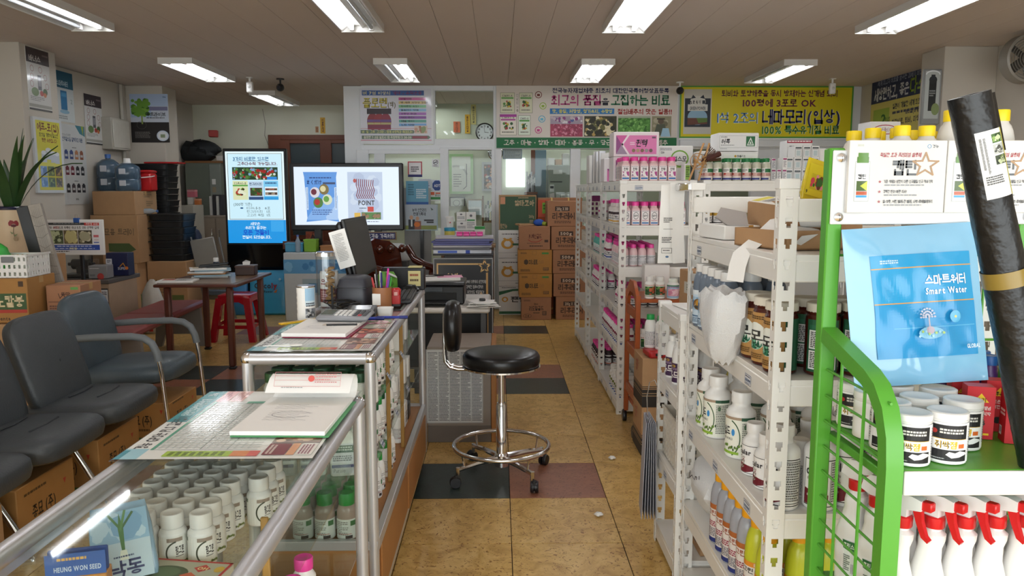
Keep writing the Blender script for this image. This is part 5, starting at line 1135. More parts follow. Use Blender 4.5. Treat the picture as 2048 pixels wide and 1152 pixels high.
MXB = [round_bottle('mixed_bottle', .025, .12, WHITEP, m, .016, .03, L_white, .05, .64, 3.4, .7, dome=True) for m in (GC2, WHITEP, DGC)]
LB = ('slim white bottle with leaf green cap on the open counter side', 'slim white bottle with white cap on the open counter side', 'slim white bottle with bottle green cap on the open counter side')
for z, ys in ((.736, (2.78, 2.86, 2.94, 3.05, 3.13, 3.22)), (.531, (2.75, 2.84, 2.92, 3.0, 3.1, 3.18, 3.3)), (.316, (2.82, 2.9, 3.04, 3.12, 3.2, 3.47))):
    for k, y in enumerate(ys):
        for x in (-.47, -.53): 
            q = int(rnd.random()*3); MXB[q].put((x, y, z), .9+rnd.uniform(-.3, .3), LB[q], 'slim bottles in the open counter side '+str(q))
for k in range(7):
    t = thing('catalogue_stack', 'stack of white cards on the upper counter shelf', 'cards', (-.52, 3.46+.07*k, .736 if k % 2 else .531), .0, 'card stacks in the counter'); obj('stack', MB().box(-.06, .06, -.03, .03, 0, .1+.02*(k % 3), .002), t, m=PAPER)
    stick(Print(.05, .09).fine(5, 5, 95, 95, 12, '9a9a9a', .4), t, (.06, 0, 0), FACE_X)
for k in range(6): o = obj('price_tag', PT, S2, (W2-.028, .35+.2*k, .738 if k % 2 else .533), (-.5, 0, PI/2))
for k in range(3):
    t = thing('carton_in_counter', ('orange small carton in the open counter', 'white small carton in the open counter', 'dark pouch in the open counter')[k], 'box', (-.52, 3.6+.13*k, .316), 0); obj('body', MB().box(-.06, .06, -.05, .05, 0, (.1, .12, .08)[k], .006), t, m=(CARD3, WBOX, BLACKP)[k])
    if k < 2: stick(Print(.08, .07).fine(10, 10, 90, 90, 4, '5a4a3a'), t, (.06, 0, .01), FACE_X)
obj('yellow_sack', MB().ball((0, 0, .056), .12, .13, .052, 18, 10), None, (-.64, 1.46, .268), m=mat('yellow_film', 'd8a91c', .3, var=.1)); tag(bpy.data.objects['yellow_sack'], 'bulging yellow plastic sack at the bottom of the near showcase', 'sack')
PKN = round_bottle('pink_capped_jar', .03, .11, WHITEP, PINKCAP, .024, .03, L_white, .05, .7, 4, .78)
for k in range(3): PKN.put((-.5, 1.66+.11*k, .401), .4, 'white jar with pink cap on the lower showcase shelf', 'pink-capped jars in the showcase')
# ---------------------------------------------------------------- charts and pads lying on top
def P_chart():
    p = Print(.585, .44, 585, 440, 'eceee9'); p.rect(0, 0, 70, 52, '9fd0dc').rect(0, 0, 60, 14, '2a8fa0').rect(280, 0, 585, 52, '1f8f96').text('경농 GPS는 PLS 길라잡이', 70, 14, 330, 44, '2b2b30').text('처방전용병해충방제', 336, 12, 500, 42, 'd5eef0').text('경농', 530, 14, 566, 36, 'e8f6f6')
    p.rect(470, 56, 585, 90, 'e9a9a9').fine(480, 62, 575, 84, 3, 'a8606a').rect(470, 92, 585, 130, 'efc4bd').fine(480, 98, 575, 124, 4, 'b87a7a')
    for k in range(24): p.rect(60+17*k, 60, 66+17*k, 300, 'd3d8d4'); p.z -= p.dz
    p.z += p.dz; p.rect(60, 56, 470, 64, '53a184').rect(60, 168, 470, 170, '77857e').rect(60, 230, 470, 232, '77857e').fine(70, 70, 460, 290, 14, 'c6ccc7', .25)
    p.rect(14, 100, 50, 250, 'a5c63a').fine(18, 110, 46, 240, 8, '5c7420').rect(14, 250, 50, 288, 'dd8a4a').rect(14, 288, 50, 312, 'd05a50').rect(450, 150, 470, 300, '63ab8f')
    for a, (c, q) in enumerate((('7d2a36', '5a2028'), ('b8322e', '8a2420'), ('cfd6c0', '4f8a3a'))):
        x = 20+a*190; p.rect(x, 320, x+80, 372, c).fine(x+8, 326, x+72, 344, 2, 'e6d8cc').rect(x, 374, x+80, 392, 'e0a478' if a == 0 else 'e6e2da').photo(x+84, 320, x+180, 432, '7d5a4a', ('b07a64', '5a3028', 'd7b49a') if a == 0 else (('b8403a', '7a2a24', 'e08a6a') if a == 1 else ('d77a9a', '5f8a3f', 'f0c0d0')), 40, .12).rect(x, 396, x+80, 432, 'f2efe8').fine(x+6, 400, x+74, 428, 4, '8d3a5a')
    return p
PCH = P_chart().mesh('print', GLOSSINK)
def chart(label, y0):
    t = thing('laminated_chart', label, 'chart', (-.835, y0, 0), 0, 'laminated charts'); return t
c1 = thing('laminated_chart', 'laminated spray chart lying on the showcase top beneath a notepad', 'chart', (-.635, 1.955, .872), 0, 'laminated charts')
obj('sheet', MB().box(-.225, .225, -.3, .3, 0, .003, .001), c1, m=CLEAR); obj('print', PCH, c1, (.22, 0, .003), (-PI/2, 0, PI/2))
c2 = thing('laminated_chart', 'laminated spray chart on the counter beneath calculator and papers', 'chart', (-.61, 2.73, .955), 0, 'laminated charts')
obj('sheet', MB().box(-.205, .205, -.305, .3, 0, .003, .001), c2, m=CLEAR); o = obj('print', PCH, c2, (.2, 0, .003), (-PI/2, 0, PI/2)); o.scale = (1, 1, .9)
ph = Print(.2, .28, 200, 280)
for y0, n in ((60, 3), (120, 2), (150, 4)):
    for k in range(n): ph.line([(30+10*i, y0+k*16+3*math.sin(i*2.2+k)) for i in range(9+3*(k % 2))], 1.2, '777780')
ph.ring(90, 150, 50, 30, 1.2, '888890', 20, 330)
np_ = thing('notepad', 'open receipt pad with curled over page on the showcase', 'notepad', (-.525, 1.965, .8785), -.03)
obj('cover', MB().box(-.115, .122, -.165, .15, 0, .003, .001), np_, m=col('4f9a62', .5)); obj('pages', MB().box(-.118, .112, -.16, .15, .003, .014, .001), np_, m=PAPER)
stick(ph, np_, (0, -.15, .014), UP, name='handwriting')
rs = [[(x, .15+dy, z) for x in (-.1, .1)] for dy, z in ()]
V, Fc = [], []; prof = [(.15, .014), (.17, .02), (.186, .036), (.188, .056), (.178, .071), (.158, .078), (.13, .072), (.10, .055), (.085, .043)]
for y, z in prof: V += [(-.112, y, z), (.118, y, z), (-.112, y, z+.0012), (.118, y, z+.0012)]
for i in range(len(prof)-1):
    a = i*4; Fc += [(a, a+1, a+5, a+4), (a+2, a+6, a+7, a+3)]
obj('curled_page', MB().add(V, Fc), np_, m=PAPER)
fr = Print(.2, .055, 200, 55).frame(10, 6, 190, 46, 1, 'c98a8a').rect(10, 16, 190, 17, 'c98a8a').rect(10, 28, 190, 29, 'c98a8a').ell(110, 24, 9, 9, 'd25a52').fine(120, 10, 180, 40, 4, 'c98a8a', .4).fine(30, 48, 90, 52, 1, 'a0a0a0'); stick(fr, np_, (0, .09, .0515), (-.55, 0, 0), name='form_print')
np2 = thing('paper_pad', 'handwritten white paper pad with maroon edge on the counter', 'notepad', (-.63, 2.80, .9615), -.06)
obj('cover', MB().box(-.11, .12, -.165, .15, 0, .003, .001), np2, m=col('8a2a4a', .5)); obj('pages', MB().box(-.115, .11, -.16, .15, .003, .016, .001), np2, m=PAPER); stick(ph.mesh('handwriting'), np2, (0, -.16, .016), UP, name='handwriting')
cl = thing('calculator', 'grey desk calculator lying on the paper pad', 'calculator', (-.585, 2.92, .986), -.12, rot=(.1, 0, -.1))
obj('body', MB().box(-.1, .1, -.058, .058, 0, .02, .008), cl, m=col('8d8f94', .4)); obj('display', MB().box(-.088, -.04, -.03, .04, .019, .022, .002), cl, m=col('5a645c', .2))
for i in range(7):
    for j in range(4): obj('key', MB().box(-.03+.018*i, -.016+.018*i, -.046+.021*j, -.031+.021*j, .019, .0245, .002), cl, m=col('a03038', .5) if (i, j) == (5, 0) else col('d5d5d3' if i < 4 else '4a4c50', .5))
pn = thing('ballpoint_pen', 'black ballpoint pen beside the grey calculator', 'pen', (-.57, 2.80, .98), .1); obj('barrel', MB().cyl((-.06, 0, 0), (.05, 0, 0), .005, 10), pn, m=BLACKP); obj('tip', MB().cyl((-.075, 0, 0), (-.06, 0, 0), .0015, 8, .005), pn, m=CHROME); obj('clip', MB().box(.01, .048, -.001, .001, .004, .007), pn, m=CHROME)
yw = thing('yellow_folder', 'yellow plastic ruler slanting at the counter edge', 'ruler', (-.765, 3.0, .958), .75); obj('ruler', MB().box(-.1, .1, -.012, .012, 0, .006, .001), yw, m=col('e0b01e', .35)); obj('scale_marks', MB().box(-.09, .09, -.011, -.008, .006, .0064), yw, m=col('5a4a1c', .5)); yw.name = 'yellow_ruler'
sp_ = thing('plastic_spoon', 'white plastic spoon on the near end of the counter chart', 'spoon', (-.70, 2.50, .960), .1); obj('bowl', MB().ball((.035, 0, .004), .022, .013, .004), sp_, m=WHITEP); obj('handle', MB().box(-.07, .02, -.003, .003, .002, .005, .001), sp_, m=WHITEP)
# ---------------------------------------------------------------- things standing on the counter
CT = .954
cn = thing('paper_canister', 'white cardboard canister with blue landscape print on the counter', 'canister', (-.775, 3.09, CT), 0)
obj('tube', MB().lathe([(.036, 0), (.036, .135), (.034, .137), (.03, .134)], 24), cn, m=WHITEP); me = Print(.1, .12, 100, 120, 'f0efec').rect(55, 0, 100, 50, '9fc4de').rect(55, 50, 100, 70, 'c9dce6').fine(58, 58, 98, 76, 2, '333844').photo(55, 80, 100, 118, '8a8f98', ('2a2c30', '5c626a', 'c0c4c8'), 24, .12).fine(6, 20, 14, 110, 4, '9a9a9a').mesh('label', bend=.0362)
for v in me.vertices: v.co.z += .008
obj('label', me, cn); obj('rim', MB().lathe([(.0365, .13), (.0375, .133), (.0365, .137)], 24), cn, m=CHROME)
aj = thing('acrylic_jar', 'tall clear acrylic jar with biscuits and steel lid', 'jar', (-.745, 3.32, CT), 0)
obj('jar', MB().lathe([(.0385, 0), (.0405, .01), (.0405, .235), (.037, .235), (.037, .012), (.001, .012)], 24, cap=False), aj, m=CLEAR); obj('lid', MB().lathe([(.042, .236), (.042, .25), (.038, .254)], 24), aj, m=CHROME)
for k in range(26): obj('biscuit', MB().lathe([(.004, -.004), (.014, -.003), (.014, .003), (.004, .004)], 10, R4((.018+.008*math.sin(k*1.3), .006*math.cos(k*2.1), .03+.0062*k), rnd.uniform(-.6, .6), rnd.uniform(-.6, .6))), aj, m=col('b08a5a', .8))
sn = thing('snack_can', 'white lidded can with red lettering behind the acrylic jar', 'can', (-.762, 3.46, CT), 0); obj('can', MB().lathe([(.04, 0), (.04, .15), (.038, .156)], 24), sn, m=WHITEP)
me = Print(.11, .12, 110, 120).text('으뜸', 20, 14, 80, 44, '8a2a3a').rect(0, 60, 110, 120, '7a2430').fine(20, 70, 90, 110, 4, 'c9a0a4').mesh('label', bend=.0402)
for v in me.vertices: v.co.z += .02
obj('label', me, sn); obj('lid', MB().lathe([(.041, .15), (.041, .158), (.03, .16)], 24), sn, m=CLEAR)
rp = thing('receipt_printer', 'dark grey receipt printer on the counter', 'printer', (-.63, 3.385, CT), -.1)
obj('body', MB().sup([(0, .068, .085, 6), (.01, .07, .087, 6), (.1, .068, .083, 6), (.135, .06, .07, 5), (.145, .045, .05, 4)], 28), rp, m=mat('dark_grey_plastic', '34363f', .4, var=.08)); obj('lid_seam', MB().box(-.0705, .0705, -.0875, .0875, .098, .1005), rp, m=BLACKP); obj('paper_slot', MB().box(-.04, .04, -.05, -.02, .137, .1425), rp, m=BLACKP)
ro = thing('wifi_router', 'flat router with upright antenna and green edge', 'router', (-.66, 3.14, CT), .1); obj('body', MB().box(-.07, .07, -.05, .05, 0, .018, .004), ro, m=BLACKP); obj('stripe', MB().box(-.0705, .0705, -.0505, .0505, .003, .006), ro, m=col('7ea05a', .5)); obj('antenna', MB().cyl((-.02, 0, .018), (-.022, 0, .13), .0045, 8), ro, m=BLACKP)
cd = thing('card_terminal', 'black card reader with wide grey display', 'card reader', (-.56, 3.13, CT+.012), 0, rot=(.25, 0, -.05)); obj('body', MB().box(-.06, .06, -.035, .035, 0, .03, .006), cd, m=BLACKP); obj('display', MB().box(-.042, .042, -.022, .022, .029, .0315, .002), cd, m=col('55595c', .15)); obj('stand', MB().box(-.04, .04, -.01, .035, -.01, .004, .002), cd, m=BLACKP)
cb = thing('cable_tangle', 'tangle of black cables beside the receipt printer', 'cable', (-.66, 3.24, CT), 0)
for k in range(5): obj('cable', MB().tube([(.05*math.cos(t+k)+.015*k-.03, .05*math.sin(t*1.0+k*.8), .012+.04*abs(math.sin(t*.5+k))) for t in [2*PI*i/18 for i in range(18)]], .0025, 6, closed=True), cb, m=BLACKP)
pc = thing('pen_cup', 'brown leather pen cup full of pens', 'pen cup', (-.508, 3.335, CT), 0); obj('cup', MB().lathe([(.04, 0), (.041, .004), (.042, .1), (.039, .1), (.038, .01), (.001, .01)], 20, cap=False), pc, m=mat('tan_leather', 'a06a44', .5, var=.12)); obj('sticker', MB().box(-.036, .0, -.0425, -.03, .025, .075, .001), pc, m=PAPER)
for k, c in enumerate(('3fa03a', 'e8e8e6', '2a2c6a', 'e040a0', 'c03a3a', '7a4ab0', 'e9e6e2', '1c1c20', '9fc46a')):
    a = k*2.4; dx, dy = math.cos(a), math.sin(a); t = thing('felt_pen', ('green', 'white', 'navy', 'hot pink', 'red', 'violet', 'pale', 'black', 'lime')[k]+' felt pen standing in the brown cup', 'pen', (-.508+.016*dx, 3.335+.016*dy, CT+.012), 0)
    h = .13+.012*(k % 4); e = Vector((.026*dx, .016*dy, h)); obj('barrel', MB().cyl((0, 0, 0), e*.75, .0042, 8), t, m=WHITEP if k in (1, 6) else col(c, .4)); obj('cap', MB().cyl(e*.72, e, .0052, 8, .004), t, m=col(c, .35))
rs_ = thing('red_stamp', 'red self-inking stamp standing on the counter', 'stamp', (-.462, 3.44, CT), .1); obj('body', MB().box(-.02, .02, -.015, .015, .008, .07, .004), rs_, m=col('c0201e', .3)); obj('grip', MB().box(-.022, .022, -.017, .017, .045, .083, .008), rs_, m=col('c0201e', .3)); obj('base', MB().box(-.021, .021, -.016, .016, 0, .012, .002), rs_, m=BLACKP); obj('window', MB().box(-.008, .008, -.0175, -.016, .05, .066, .002), rs_, m=col('e8b0a8', .3))
wb_ = thing('white_dish', 'small white square dish on the counter', 'dish', (-.47, 3.16, CT), 0); obj('dish', MB().sup([(0, .028, .026, 4), (.036, .034, .031, 4), (.036, .030, .027, 4), (.006, .026, .024, 4)], 24), wb_, m=WHITEP)
for k in range(2):
    t = thing('marker_pen', ('blue marker lying in front of the white dish', 'slim blue pen lying by the white dish')[k], 'pen', (-.52+.09*k, 3.05+.03*k, CT+.008), .05); obj('barrel', MB().cyl((-.06, 0, 0), (.03, 0, 0), .0065-.001*k, 10), t, m=col('2438a0', .35)); obj('cap', MB().cyl((.028, 0, 0), (.062, 0, 0), .0075-.001*k, 10), t, m=col('1c2a7a', .35))
kb = thing('keyboard', 'black computer keyboard at the aisle edge of the counter', 'keyboard', (-.468, 3.70, CT), .0, rot=(0, -.05, .04)); kb.scale = (1, .92, 1); obj('base', MB().box(-.06, .06, -.21, .21, 0, .016, .004), kb, m=BLACKP)
for i in range(5):
    for j in range(15): obj('key', MB().box(-.052+.0215*i, -.034+.0215*i, -.2+.0268*j, -.1765+.0268*j, .015, .022, .002), kb, m=mat('key_plastic', '26272b', .45))
mp = thing('mouse_pad', 'grey mouse pad on the counter', 'mouse pad', (-.49, 3.935, CT), 0); obj('pad', MB().box(-.08, .08, -.06, .06, 0, .004, .001), mp, m=col('6a6c70', .6)); obj('border', MB().box(-.072, .072, -.052, .052, .004, .0044), mp, m=col('56585c', .6))
ms = thing('computer_mouse', 'black computer mouse on the grey pad', 'mouse', (-.455, 3.945, CT+.005), .9); obj('body', MB().sup([(0, .027, .05, 2.6), (.012, .029, .053, 2.6), (.026, .02, .04, 2.4), (.033, .006, .015, 2)], 20), ms, m=BLACKP); obj('wheel', MB().cyl((-.004, -.03, .028), (.004, -.03, .028), .007, 10), ms, m=col('55585c', .4))
# monitor seen from behind
mo = thing('desktop_monitor', 'black desktop monitor seen from behind with a taped receipt', 'monitor', (-.60, 3.62, CT), 0)
M_ = R4((-.04, .13, .115), 0, -.2, 0)
obj('housing', MB().box(-.045, -.006, -.27, .27, 0, .27, .014, M_), mo, m=BLACKP); obj('bezel', MB().box(-.012, .004, -.278, .278, -.006, .278, .004, M_), mo, m=mat('monitor_bezel', '1b1b1c', .4))
obj('screen', MB().box(.0035, .005, -.262, .262, .01, .264, 0, M_), mo, m=mat('unlit_screen', '3c3b38', .55, var=.04)); obj('stand_neck', MB().box(-.06, -.02, -.04, .04, -.11, .12, .006, M_), mo, m=BLACKP); obj('stand_base', MB().box(-.15, .06, .02, .24, 0, .012, .005), mo, m=BLACKP)
for k in range(12): obj('vent_slot', MB().box(-.035, -.015, -.24+.04*k, -.225+.04*k, .2695, .2705, 0, M_), mo, m=col('050505', .6))
rcp = thing('till_receipt', 'long white till receipt taped to the monitor back', 'receipt', (-.672, 3.445, 1.13), 0, rot=(0, -.28, .1)); V, Fc = [], []
for i in range(9):
    z = .17-.17*i/8; y = -.012*math.sin(i/8*PI)-.01*(i/8); V += [(-.036, y-.012*(1-i/8), z), (.036, y, z), (-.036, y-.012*(1-i/8)+.0008, z), (.036, y+.0008, z)]
for i in range(8): a = i*4; Fc += [(a, a+4, a+5, a+1), (a+2, a+3, a+7, a+6)]
obj('paper', MB().add(V, Fc), rcp, m=PAPER); stick(Print(.055, .14, 55, 140).fine(4, 6, 50, 130, 18, '9a9a9a', .4), rcp, (0, -.028, .02))
gp = thing('wet_wipe_pack', 'lime green packet with white label leaning by the monitor', 'packet', (-.575, 3.92, CT+.004), .2, rot=(0, .05, .5)); gp.scale = (.8, .8, .9); obj('packet', MB().sup([(0, .055, .03, 4), (.03, .07, .04, 4), (.08, .065, .035, 4), (.115, .045, .004, 4)], 24), gp, m=col('5f9a34', .35)); obj('flap', MB().box(-.05, .02, -.03, .01, .1, .108, .003, R4((0, 0, 0), .2, .35, 0)), gp, m=WHITEP); obj('button', MB().lathe([(.012, 0), (.012, .003), (.007, .005)], 14, R4((.02, -.041, .05), PI/2)), gp, m=col('477a26', .4))
bk = thing('black_organiser', 'black desk organiser with yellow sticky notes', 'organiser', (-.51, 4.06, .954), 0); obj('body', MB().box(-.1, .12, -.035, .035, 0, .115, .004), bk, m=BLACKP); obj('sticky_note', MB().box(.035, .1, -.0375, -.0355, .02, .1, .0005), bk, m=col('e2d79a', .7)); obj('sticky_note', MB().box(.035, .105, -.03, .03, .1155, .122, .001), bk, m=col('d8cd92', .7)); stick(Print(.05, .06).fine(5, 10, 95, 40, 1, 'a03a2c').fine(5, 55, 95, 85, 1, '5a3a2c'), bk, (.067, -.0378, .03), name='handwriting')
# ================================================================ low desk behind the counter with price list panel
LG = mat('light_grey_desk', 'b9b4b0', .5, var=.04); GP = mat('taupe_panel', '8c8178', .55, var=.08)
X0, X1, Z0, Z1 = pb(856, 690, 982, 885, 4.42)
lp = thing('side_cabinet', 'taupe side cabinet covered by a taped price list', 'cabinet', (X0, 4.42, 0), 0); Wd = X1-X0
obj('body', MB().box(0, Wd, 0, .45, .0, .57, .004), lp, m=GP); obj('edge_panel', MB().box(Wd, Wd+.03, -.01, .45, 0, .57, .004), lp, m=WOODP); obj('kick', MB().box(0, Wd, -.006, 0, 0, .1, .002), lp, m=col('6b635c', .6)); obj('corner_strip', MB().box(-.045, -.005, -.02, .02, 0, .36, .004), lp, m=LG)
for z in (.03, .33): obj('screw', MB().ball((-.025, -.021, z), .007), lp, m=CHROME)
p = Print(.33, .44, 330, 440, 'cfd0d0').frame(3, 3, 327, 437, 2, '8a8a8a')
for c in range(5): p.fine(10+64*c, 14, 68+64*c, 430, 46, '5f6165', .55).rect(70+64*c, 10, 71+64*c, 432, '8a8a8a')
stick(p, lp, (.16, 0, .115), name='price_list')
dk = thing('low_desk', 'light grey desk carrying the black inkjet printer', 'desk', (-.62, 4.9, 0), 0)
obj('top', MB().box(-.02, .56, 0, .7, .69, .725, .012), dk, m=mat('pale_desk_top', 'd5d1cc', .4, var=.03))
for x in (0, .5):
    for y in (.03, .63): obj('leg', MB().box(x, x+.035, y, y+.035, 0, .69, .003), dk, m=col('4a4a4c', .5))
obj('back_panel', MB().box(.0, .54, .34, .36, .25, .69, .003), dk, m=BLACKP); obj('footbar', MB().box(.0, .535, .32, .34, .12, .16, .003), dk, m=col('4a4a4c', .5))
pr = thing('inkjet_printer', 'black inkjet printer with papers on its lid', 'printer', (-.43, 5.05, .726), 0)
obj('body', MB().box(-.2, .2, 0, .3, 0, .125, .01), pr, m=BLACKP); obj('scanner_lid', MB().box(-.205, .205, -.005, .31, .125, .15, .008), pr, m=mat('printer_lid', '222226', .3)); obj('output_slot', MB().box(-.15, .15, -.004, .02, .03, .08, .002), pr, m=col('0a0a0c', .6)); obj('output_tray', MB().box(-.14, .14, -.12, .02, .02, .03, .003), pr, m=BLACKP); obj('control_panel', MB().box(-.06, .06, -.008, 0, .085, .118, .003), pr, m=col('3a4048', .3))
pp = thing('pink_papers', 'pink and white papers on the printer lid', 'papers', (-.40, 5.2, .877), .15); obj('stack', MB().box(-.13, .13, -.1, .1, 0, .02, .002), pp, m=PAPER); obj('pink_sheet', MB().box(-.02, .15, -.08, .06, .02, .0225, .0005), pp, m=col('e0a0bc', .6)); obj('cord', MB().tube([(-.12, -.06, .03), (-.05, -.1, .035), (.02, -.04, .03), (-.04, .03, .03), (.08, 0, .03)], .004, 6), pp, m=BLACKP)
pq = thing('paper_pile', 'untidy pile of white papers on the grey desk', 'papers', (-.11, 4.99, .726), .1)
for k in range(6): obj('sheet', MB().box(-.07, .07, -.1, .1, .006*k, .006*k+.004, .001), pq, (rnd.uniform(-.02, .02), rnd.uniform(-.03, .03), 0), (0, rnd.uniform(-.03, .03)*0, rnd.uniform(-.4, .4)), PAPER)
obj('clip', MB().box(-.02, .02, -.02, .01, .036, .05, .003), pq, m=BLACKP)
# ================================================================ rolling stool
sl = thing('rolling_stool', 'black cushioned chrome stool with small backrest and foot ring', 'stool', (.01, 3.87, 0), 0)
obj('seat', MB().lathe([(.17, .585), (.192, .59), (.198, .61), (.197, .635), (.188, .65), (.17, .657), (.05, .662), (.001, .662)], 40, cap=False).lathe([(.17, .585), (.0, .585)][::-1], 40, cap=False), sl, m=mat('black_vinyl', '0d0d0f', .32, var=.1, bump=.04)); obj('seat_rim', MB().lathe([(.18, .575), (.2, .58), (.2, .588), (.18, .588)], 40), sl, m=CHROME)
obj('piston', MB().cyl((0, 0, .34), (0, 0, .585), .0165, 16), sl, m=CHROME); obj('column', MB().lathe([(.027, .06), (.027, .375), (.023, .38), (.023, .39)], 20), sl, m=CHROME); obj('hub', MB().lathe([(.018, .05), (.036, .055), (.036, .115), (.027, .125)], 20), sl, m=CHROME)
obj('foot_ring', MB().tube([(.245*math.cos(t), .245*math.sin(t), .165) for t in [2*PI*i/48 for i in range(48)]], .0115, 10, closed=True), sl, m=CHROME)
for k in range(4):
    a = math.radians(-55+90*k); c, s_ = math.cos(a), math.sin(a)
    obj('base_arm', MB().tube([(.02*c, .02*s_, .1), (.15*c, .15*s_, .098), (.265*c, .265*s_, .088)], .017, 8, .012), sl, m=CHROME)
    obj('ring_strut', MB().cyl((.225*c, .225*s_, .09), (.24*c, .24*s_, .165), .006, 8), sl, m=CHROME)
    obj('caster_stem', MB().cyl((.265*c, .265*s_, .05), (.265*c, .265*s_, .1), .011, 8), sl, m=CHROME)
    ca = obj('caster', MB().lathe([(.008, -.02), (.026, -.02), (.029, -.014), (.029, -.004), (.02, -.002), (.02, .002), (.029, .004), (.029, .014), (.026, .02), (.008, .02)], 20, R4((0, 0, .029), PI/2, 0, 0)).box(-.012, .016, -.013, .013, .03, .062, .006), sl, (.28*c, .28*s_, 0), (0, 0, a*1.7), BLACKP)
for y in (-.03, .03): obj('back_tube', MB().tube([(-.08, y, .57), (-.22, y, .572), (-.26, y, .582), (-.283, y, .61), (-.288, y, .66), (-.285, y, .86), (-.275, y*.6, .885)], .009, 10), sl, m=CHROME)
obj('backrest', MB().sup([(-.125, .02, .05, 2.4), (-.115, .034, .09, 2.6), (-.07, .042, .13, 3), (0, .044, .145, 3.2), (.07, .042, .13, 3), (.115, .034, .09, 2.6), (.125, .02, .05, 2.4)], 28, R4((-.245, 0, .79))), sl, m=MATS['black_vinyl'])
# ================================================================ waiting seats
def pad(mb, w, d, h, M, n=36, p=4.5, puff=.012):
    mb.sup([(0, w/2*.9, d/2*.9, p), (h*.12, w/2*.97, d/2*.97, p), (h*.4, w/2, d/2, p), (h*.75, w/2*.985, d/2*.985, p), (h*.93, w/2*.93, d/2*.93, p), (h+puff*.5, w/2*.75, d/2*.75, p), (h+puff, w/2*.3, d/2*.3, 2.5)], n, M); return mb
bn = thing('waiting_bench', 'row of three dark grey vinyl waiting seats on one frame', 'bench', (-2.06, 2.74, 0), 0)
for k in range(3):
    y = .56*k
    s_ = obj('seat', pad(MB(), .52, .53, .1, R4((0, y, .345), 0, -.03)), bn, m=VINYL)
    for dx in (-.06, .08): obj('seam', MB().tube([(dx+.0, y-.11, .4605), (dx+.01, y, .4585), (dx, y+.11, .4605)], .004, 6), bn, m=mat('dark_seam', '2c3033', .6))
    obj('backrest', pad(MB(), .5, .5, .075, R4((-.2, y, .62), 0, PI/2-.3) @ R4((0, 0, -.04)), p=5), bn, m=VINYL)
    obj('button', MB().ball((-.16, y, .62), .012, .012, .012), bn, m=MATS['dark_seam'])
obj('beam', MB().box(-.03, .03, -.25, 1.38, .3, .345, .004), bn, m=BLACKP)
for y in (.22, .80):
    obj('leg', MB().tube([(-.2, y, .012), (.2, y, .012), (.18, y, .06), (.04, y, .3)], .014, 10), bn, m=CHROME); obj('leg', MB().tube([(-.2, y, .012), (-.17, y, .06), (-.04, y, .3)], .014, 10), bn, m=CHROME)
ac = thing('vinyl_armchair', 'blue grey vinyl armchair with padded arms and chrome sled legs', 'armchair', (-2.2, 4.66, 0), .0)
obj('seat', pad(MB(), .56, .52, .11, R4((.02, 0, .345), 0, -.05)), ac, m=VINYL2)
obj('backrest', pad(MB(), .52, .5, .08, R4((-.27, 0, .61), 0, PI/2-.22) @ R4((0, 0, -.04)), p=4.2, puff=.02), ac, m=VINYL2)
for y in (-.28, .28):
    obj('armrest', MB().tube([(-.3, y, .625), (-.1, y, .64), (.1, y, .645), (.17, y, .635), (.215, y, .605), (.24, y, .55), (.25, y, .5)], .021, 12), ac, m=mat('grey_arm_rubber', '6d7275', .5))
    obj('leg', MB().tube([(.25, y, .5), (.262, y, .42), (.285, y, .1), (.28, y, .03), (.25, y, .013), (-.2, y, .013), (-.25, y, .03), (-.27, y, .1), (-.24, y, .4), (-.3, y, .62)], .0125, 10), ac, m=CHROME)
obj('cross_bar', MB().cyl((-.0, -.28, .33), (.0, .28, .33), .012, 10), ac, m=CHROME)
# cartons under and behind the seats
def P_jong(w, h): return Print(w, h, 100, 60).rect(0, 52, 100, 60, '4f6a2c').text('종묘 (주)', 22, 22, 64, 34, '3a2a18').fine(24, 40, 60, 45, 1, '6a4a24').poly([(80, 14), (86, 14), (83, 20)], 'b03a24').fine(10, 6, 50, 10, 1, '5a4020')
for k, (x, y, l) in enumerate(((-1.98, 3.22, 'orange seed company carton under the middle grey seat'), (-1.97, 3.86, 'orange seed company carton under the far grey seat'), (-2.0, 4.5, 'orange seed company carton beneath the blue grey armchair'))):
    carton('seed_carton', l, .3, .42 if k < 2 else .4, .27 if k < 2 else .24, (x+(-.11, -.12, -.07)[k], y+(0, 0, .12)[k], .001), 0, CARD3, front=P_jong(.3, .26), side=P_jong(.4, .26), sx=1, tape=False)
    tt = bpy.data.objects[-1] if False else None
carton('brown_carton', 'plain brown carton under the grey seat nearest the showcase', .45, .42, .28, (-2.13, 2.66, .001), 0, CARD, tape=False)
stk_ = ((-3.02, 4.62, .42, .36, .35, 'hidden lower carton supporting the amino carton'),)
carton('support_carton', 'large brown carton on the floor behind the armchair', .62, .6, .695, (-3.0, 4.8, .001), 0, CARD)
carton('green_band_carton', 'orange brown carton with green lettered band behind the seats', .40, .34, .262, (-2.98, 4.70, .698), .08, CARD3, front=Print(.40, .262, 100, 66).rect(20, 22, 98, 46, '3f5a34').rect(20, 46, 98, 51, 'b03a2c').text('아미노칼붕', 28, 26, 94, 42, 'dcc9a0').text('Amenta', 48, 56, 74, 62, '4a3420').rect(88, 4, 95, 12, '4a3420'))
carton('small_carton', 'pinkish brown carton with tick mark beside the green banded carton', .2, .3, .2, (-2.675, 4.88, .698), .08, CARD2, front=Print(.2, .2).text('뚝딱', 44, 22, 70, 36, '4a2c20').line([(36, 26), (40, 40), (48, 30)], 2, '4a2c20').rect(72, 6, 94, 14, '5a9a4a').rect(6, 50, 94, 52, '5a3a2c').fine(8, 62, 60, 90, 4, '6a4636'))
bs = thing('white_basket', 'white perforated plastic basket on the green banded carton', 'basket', (-2.98, 4.69, .962), .06)
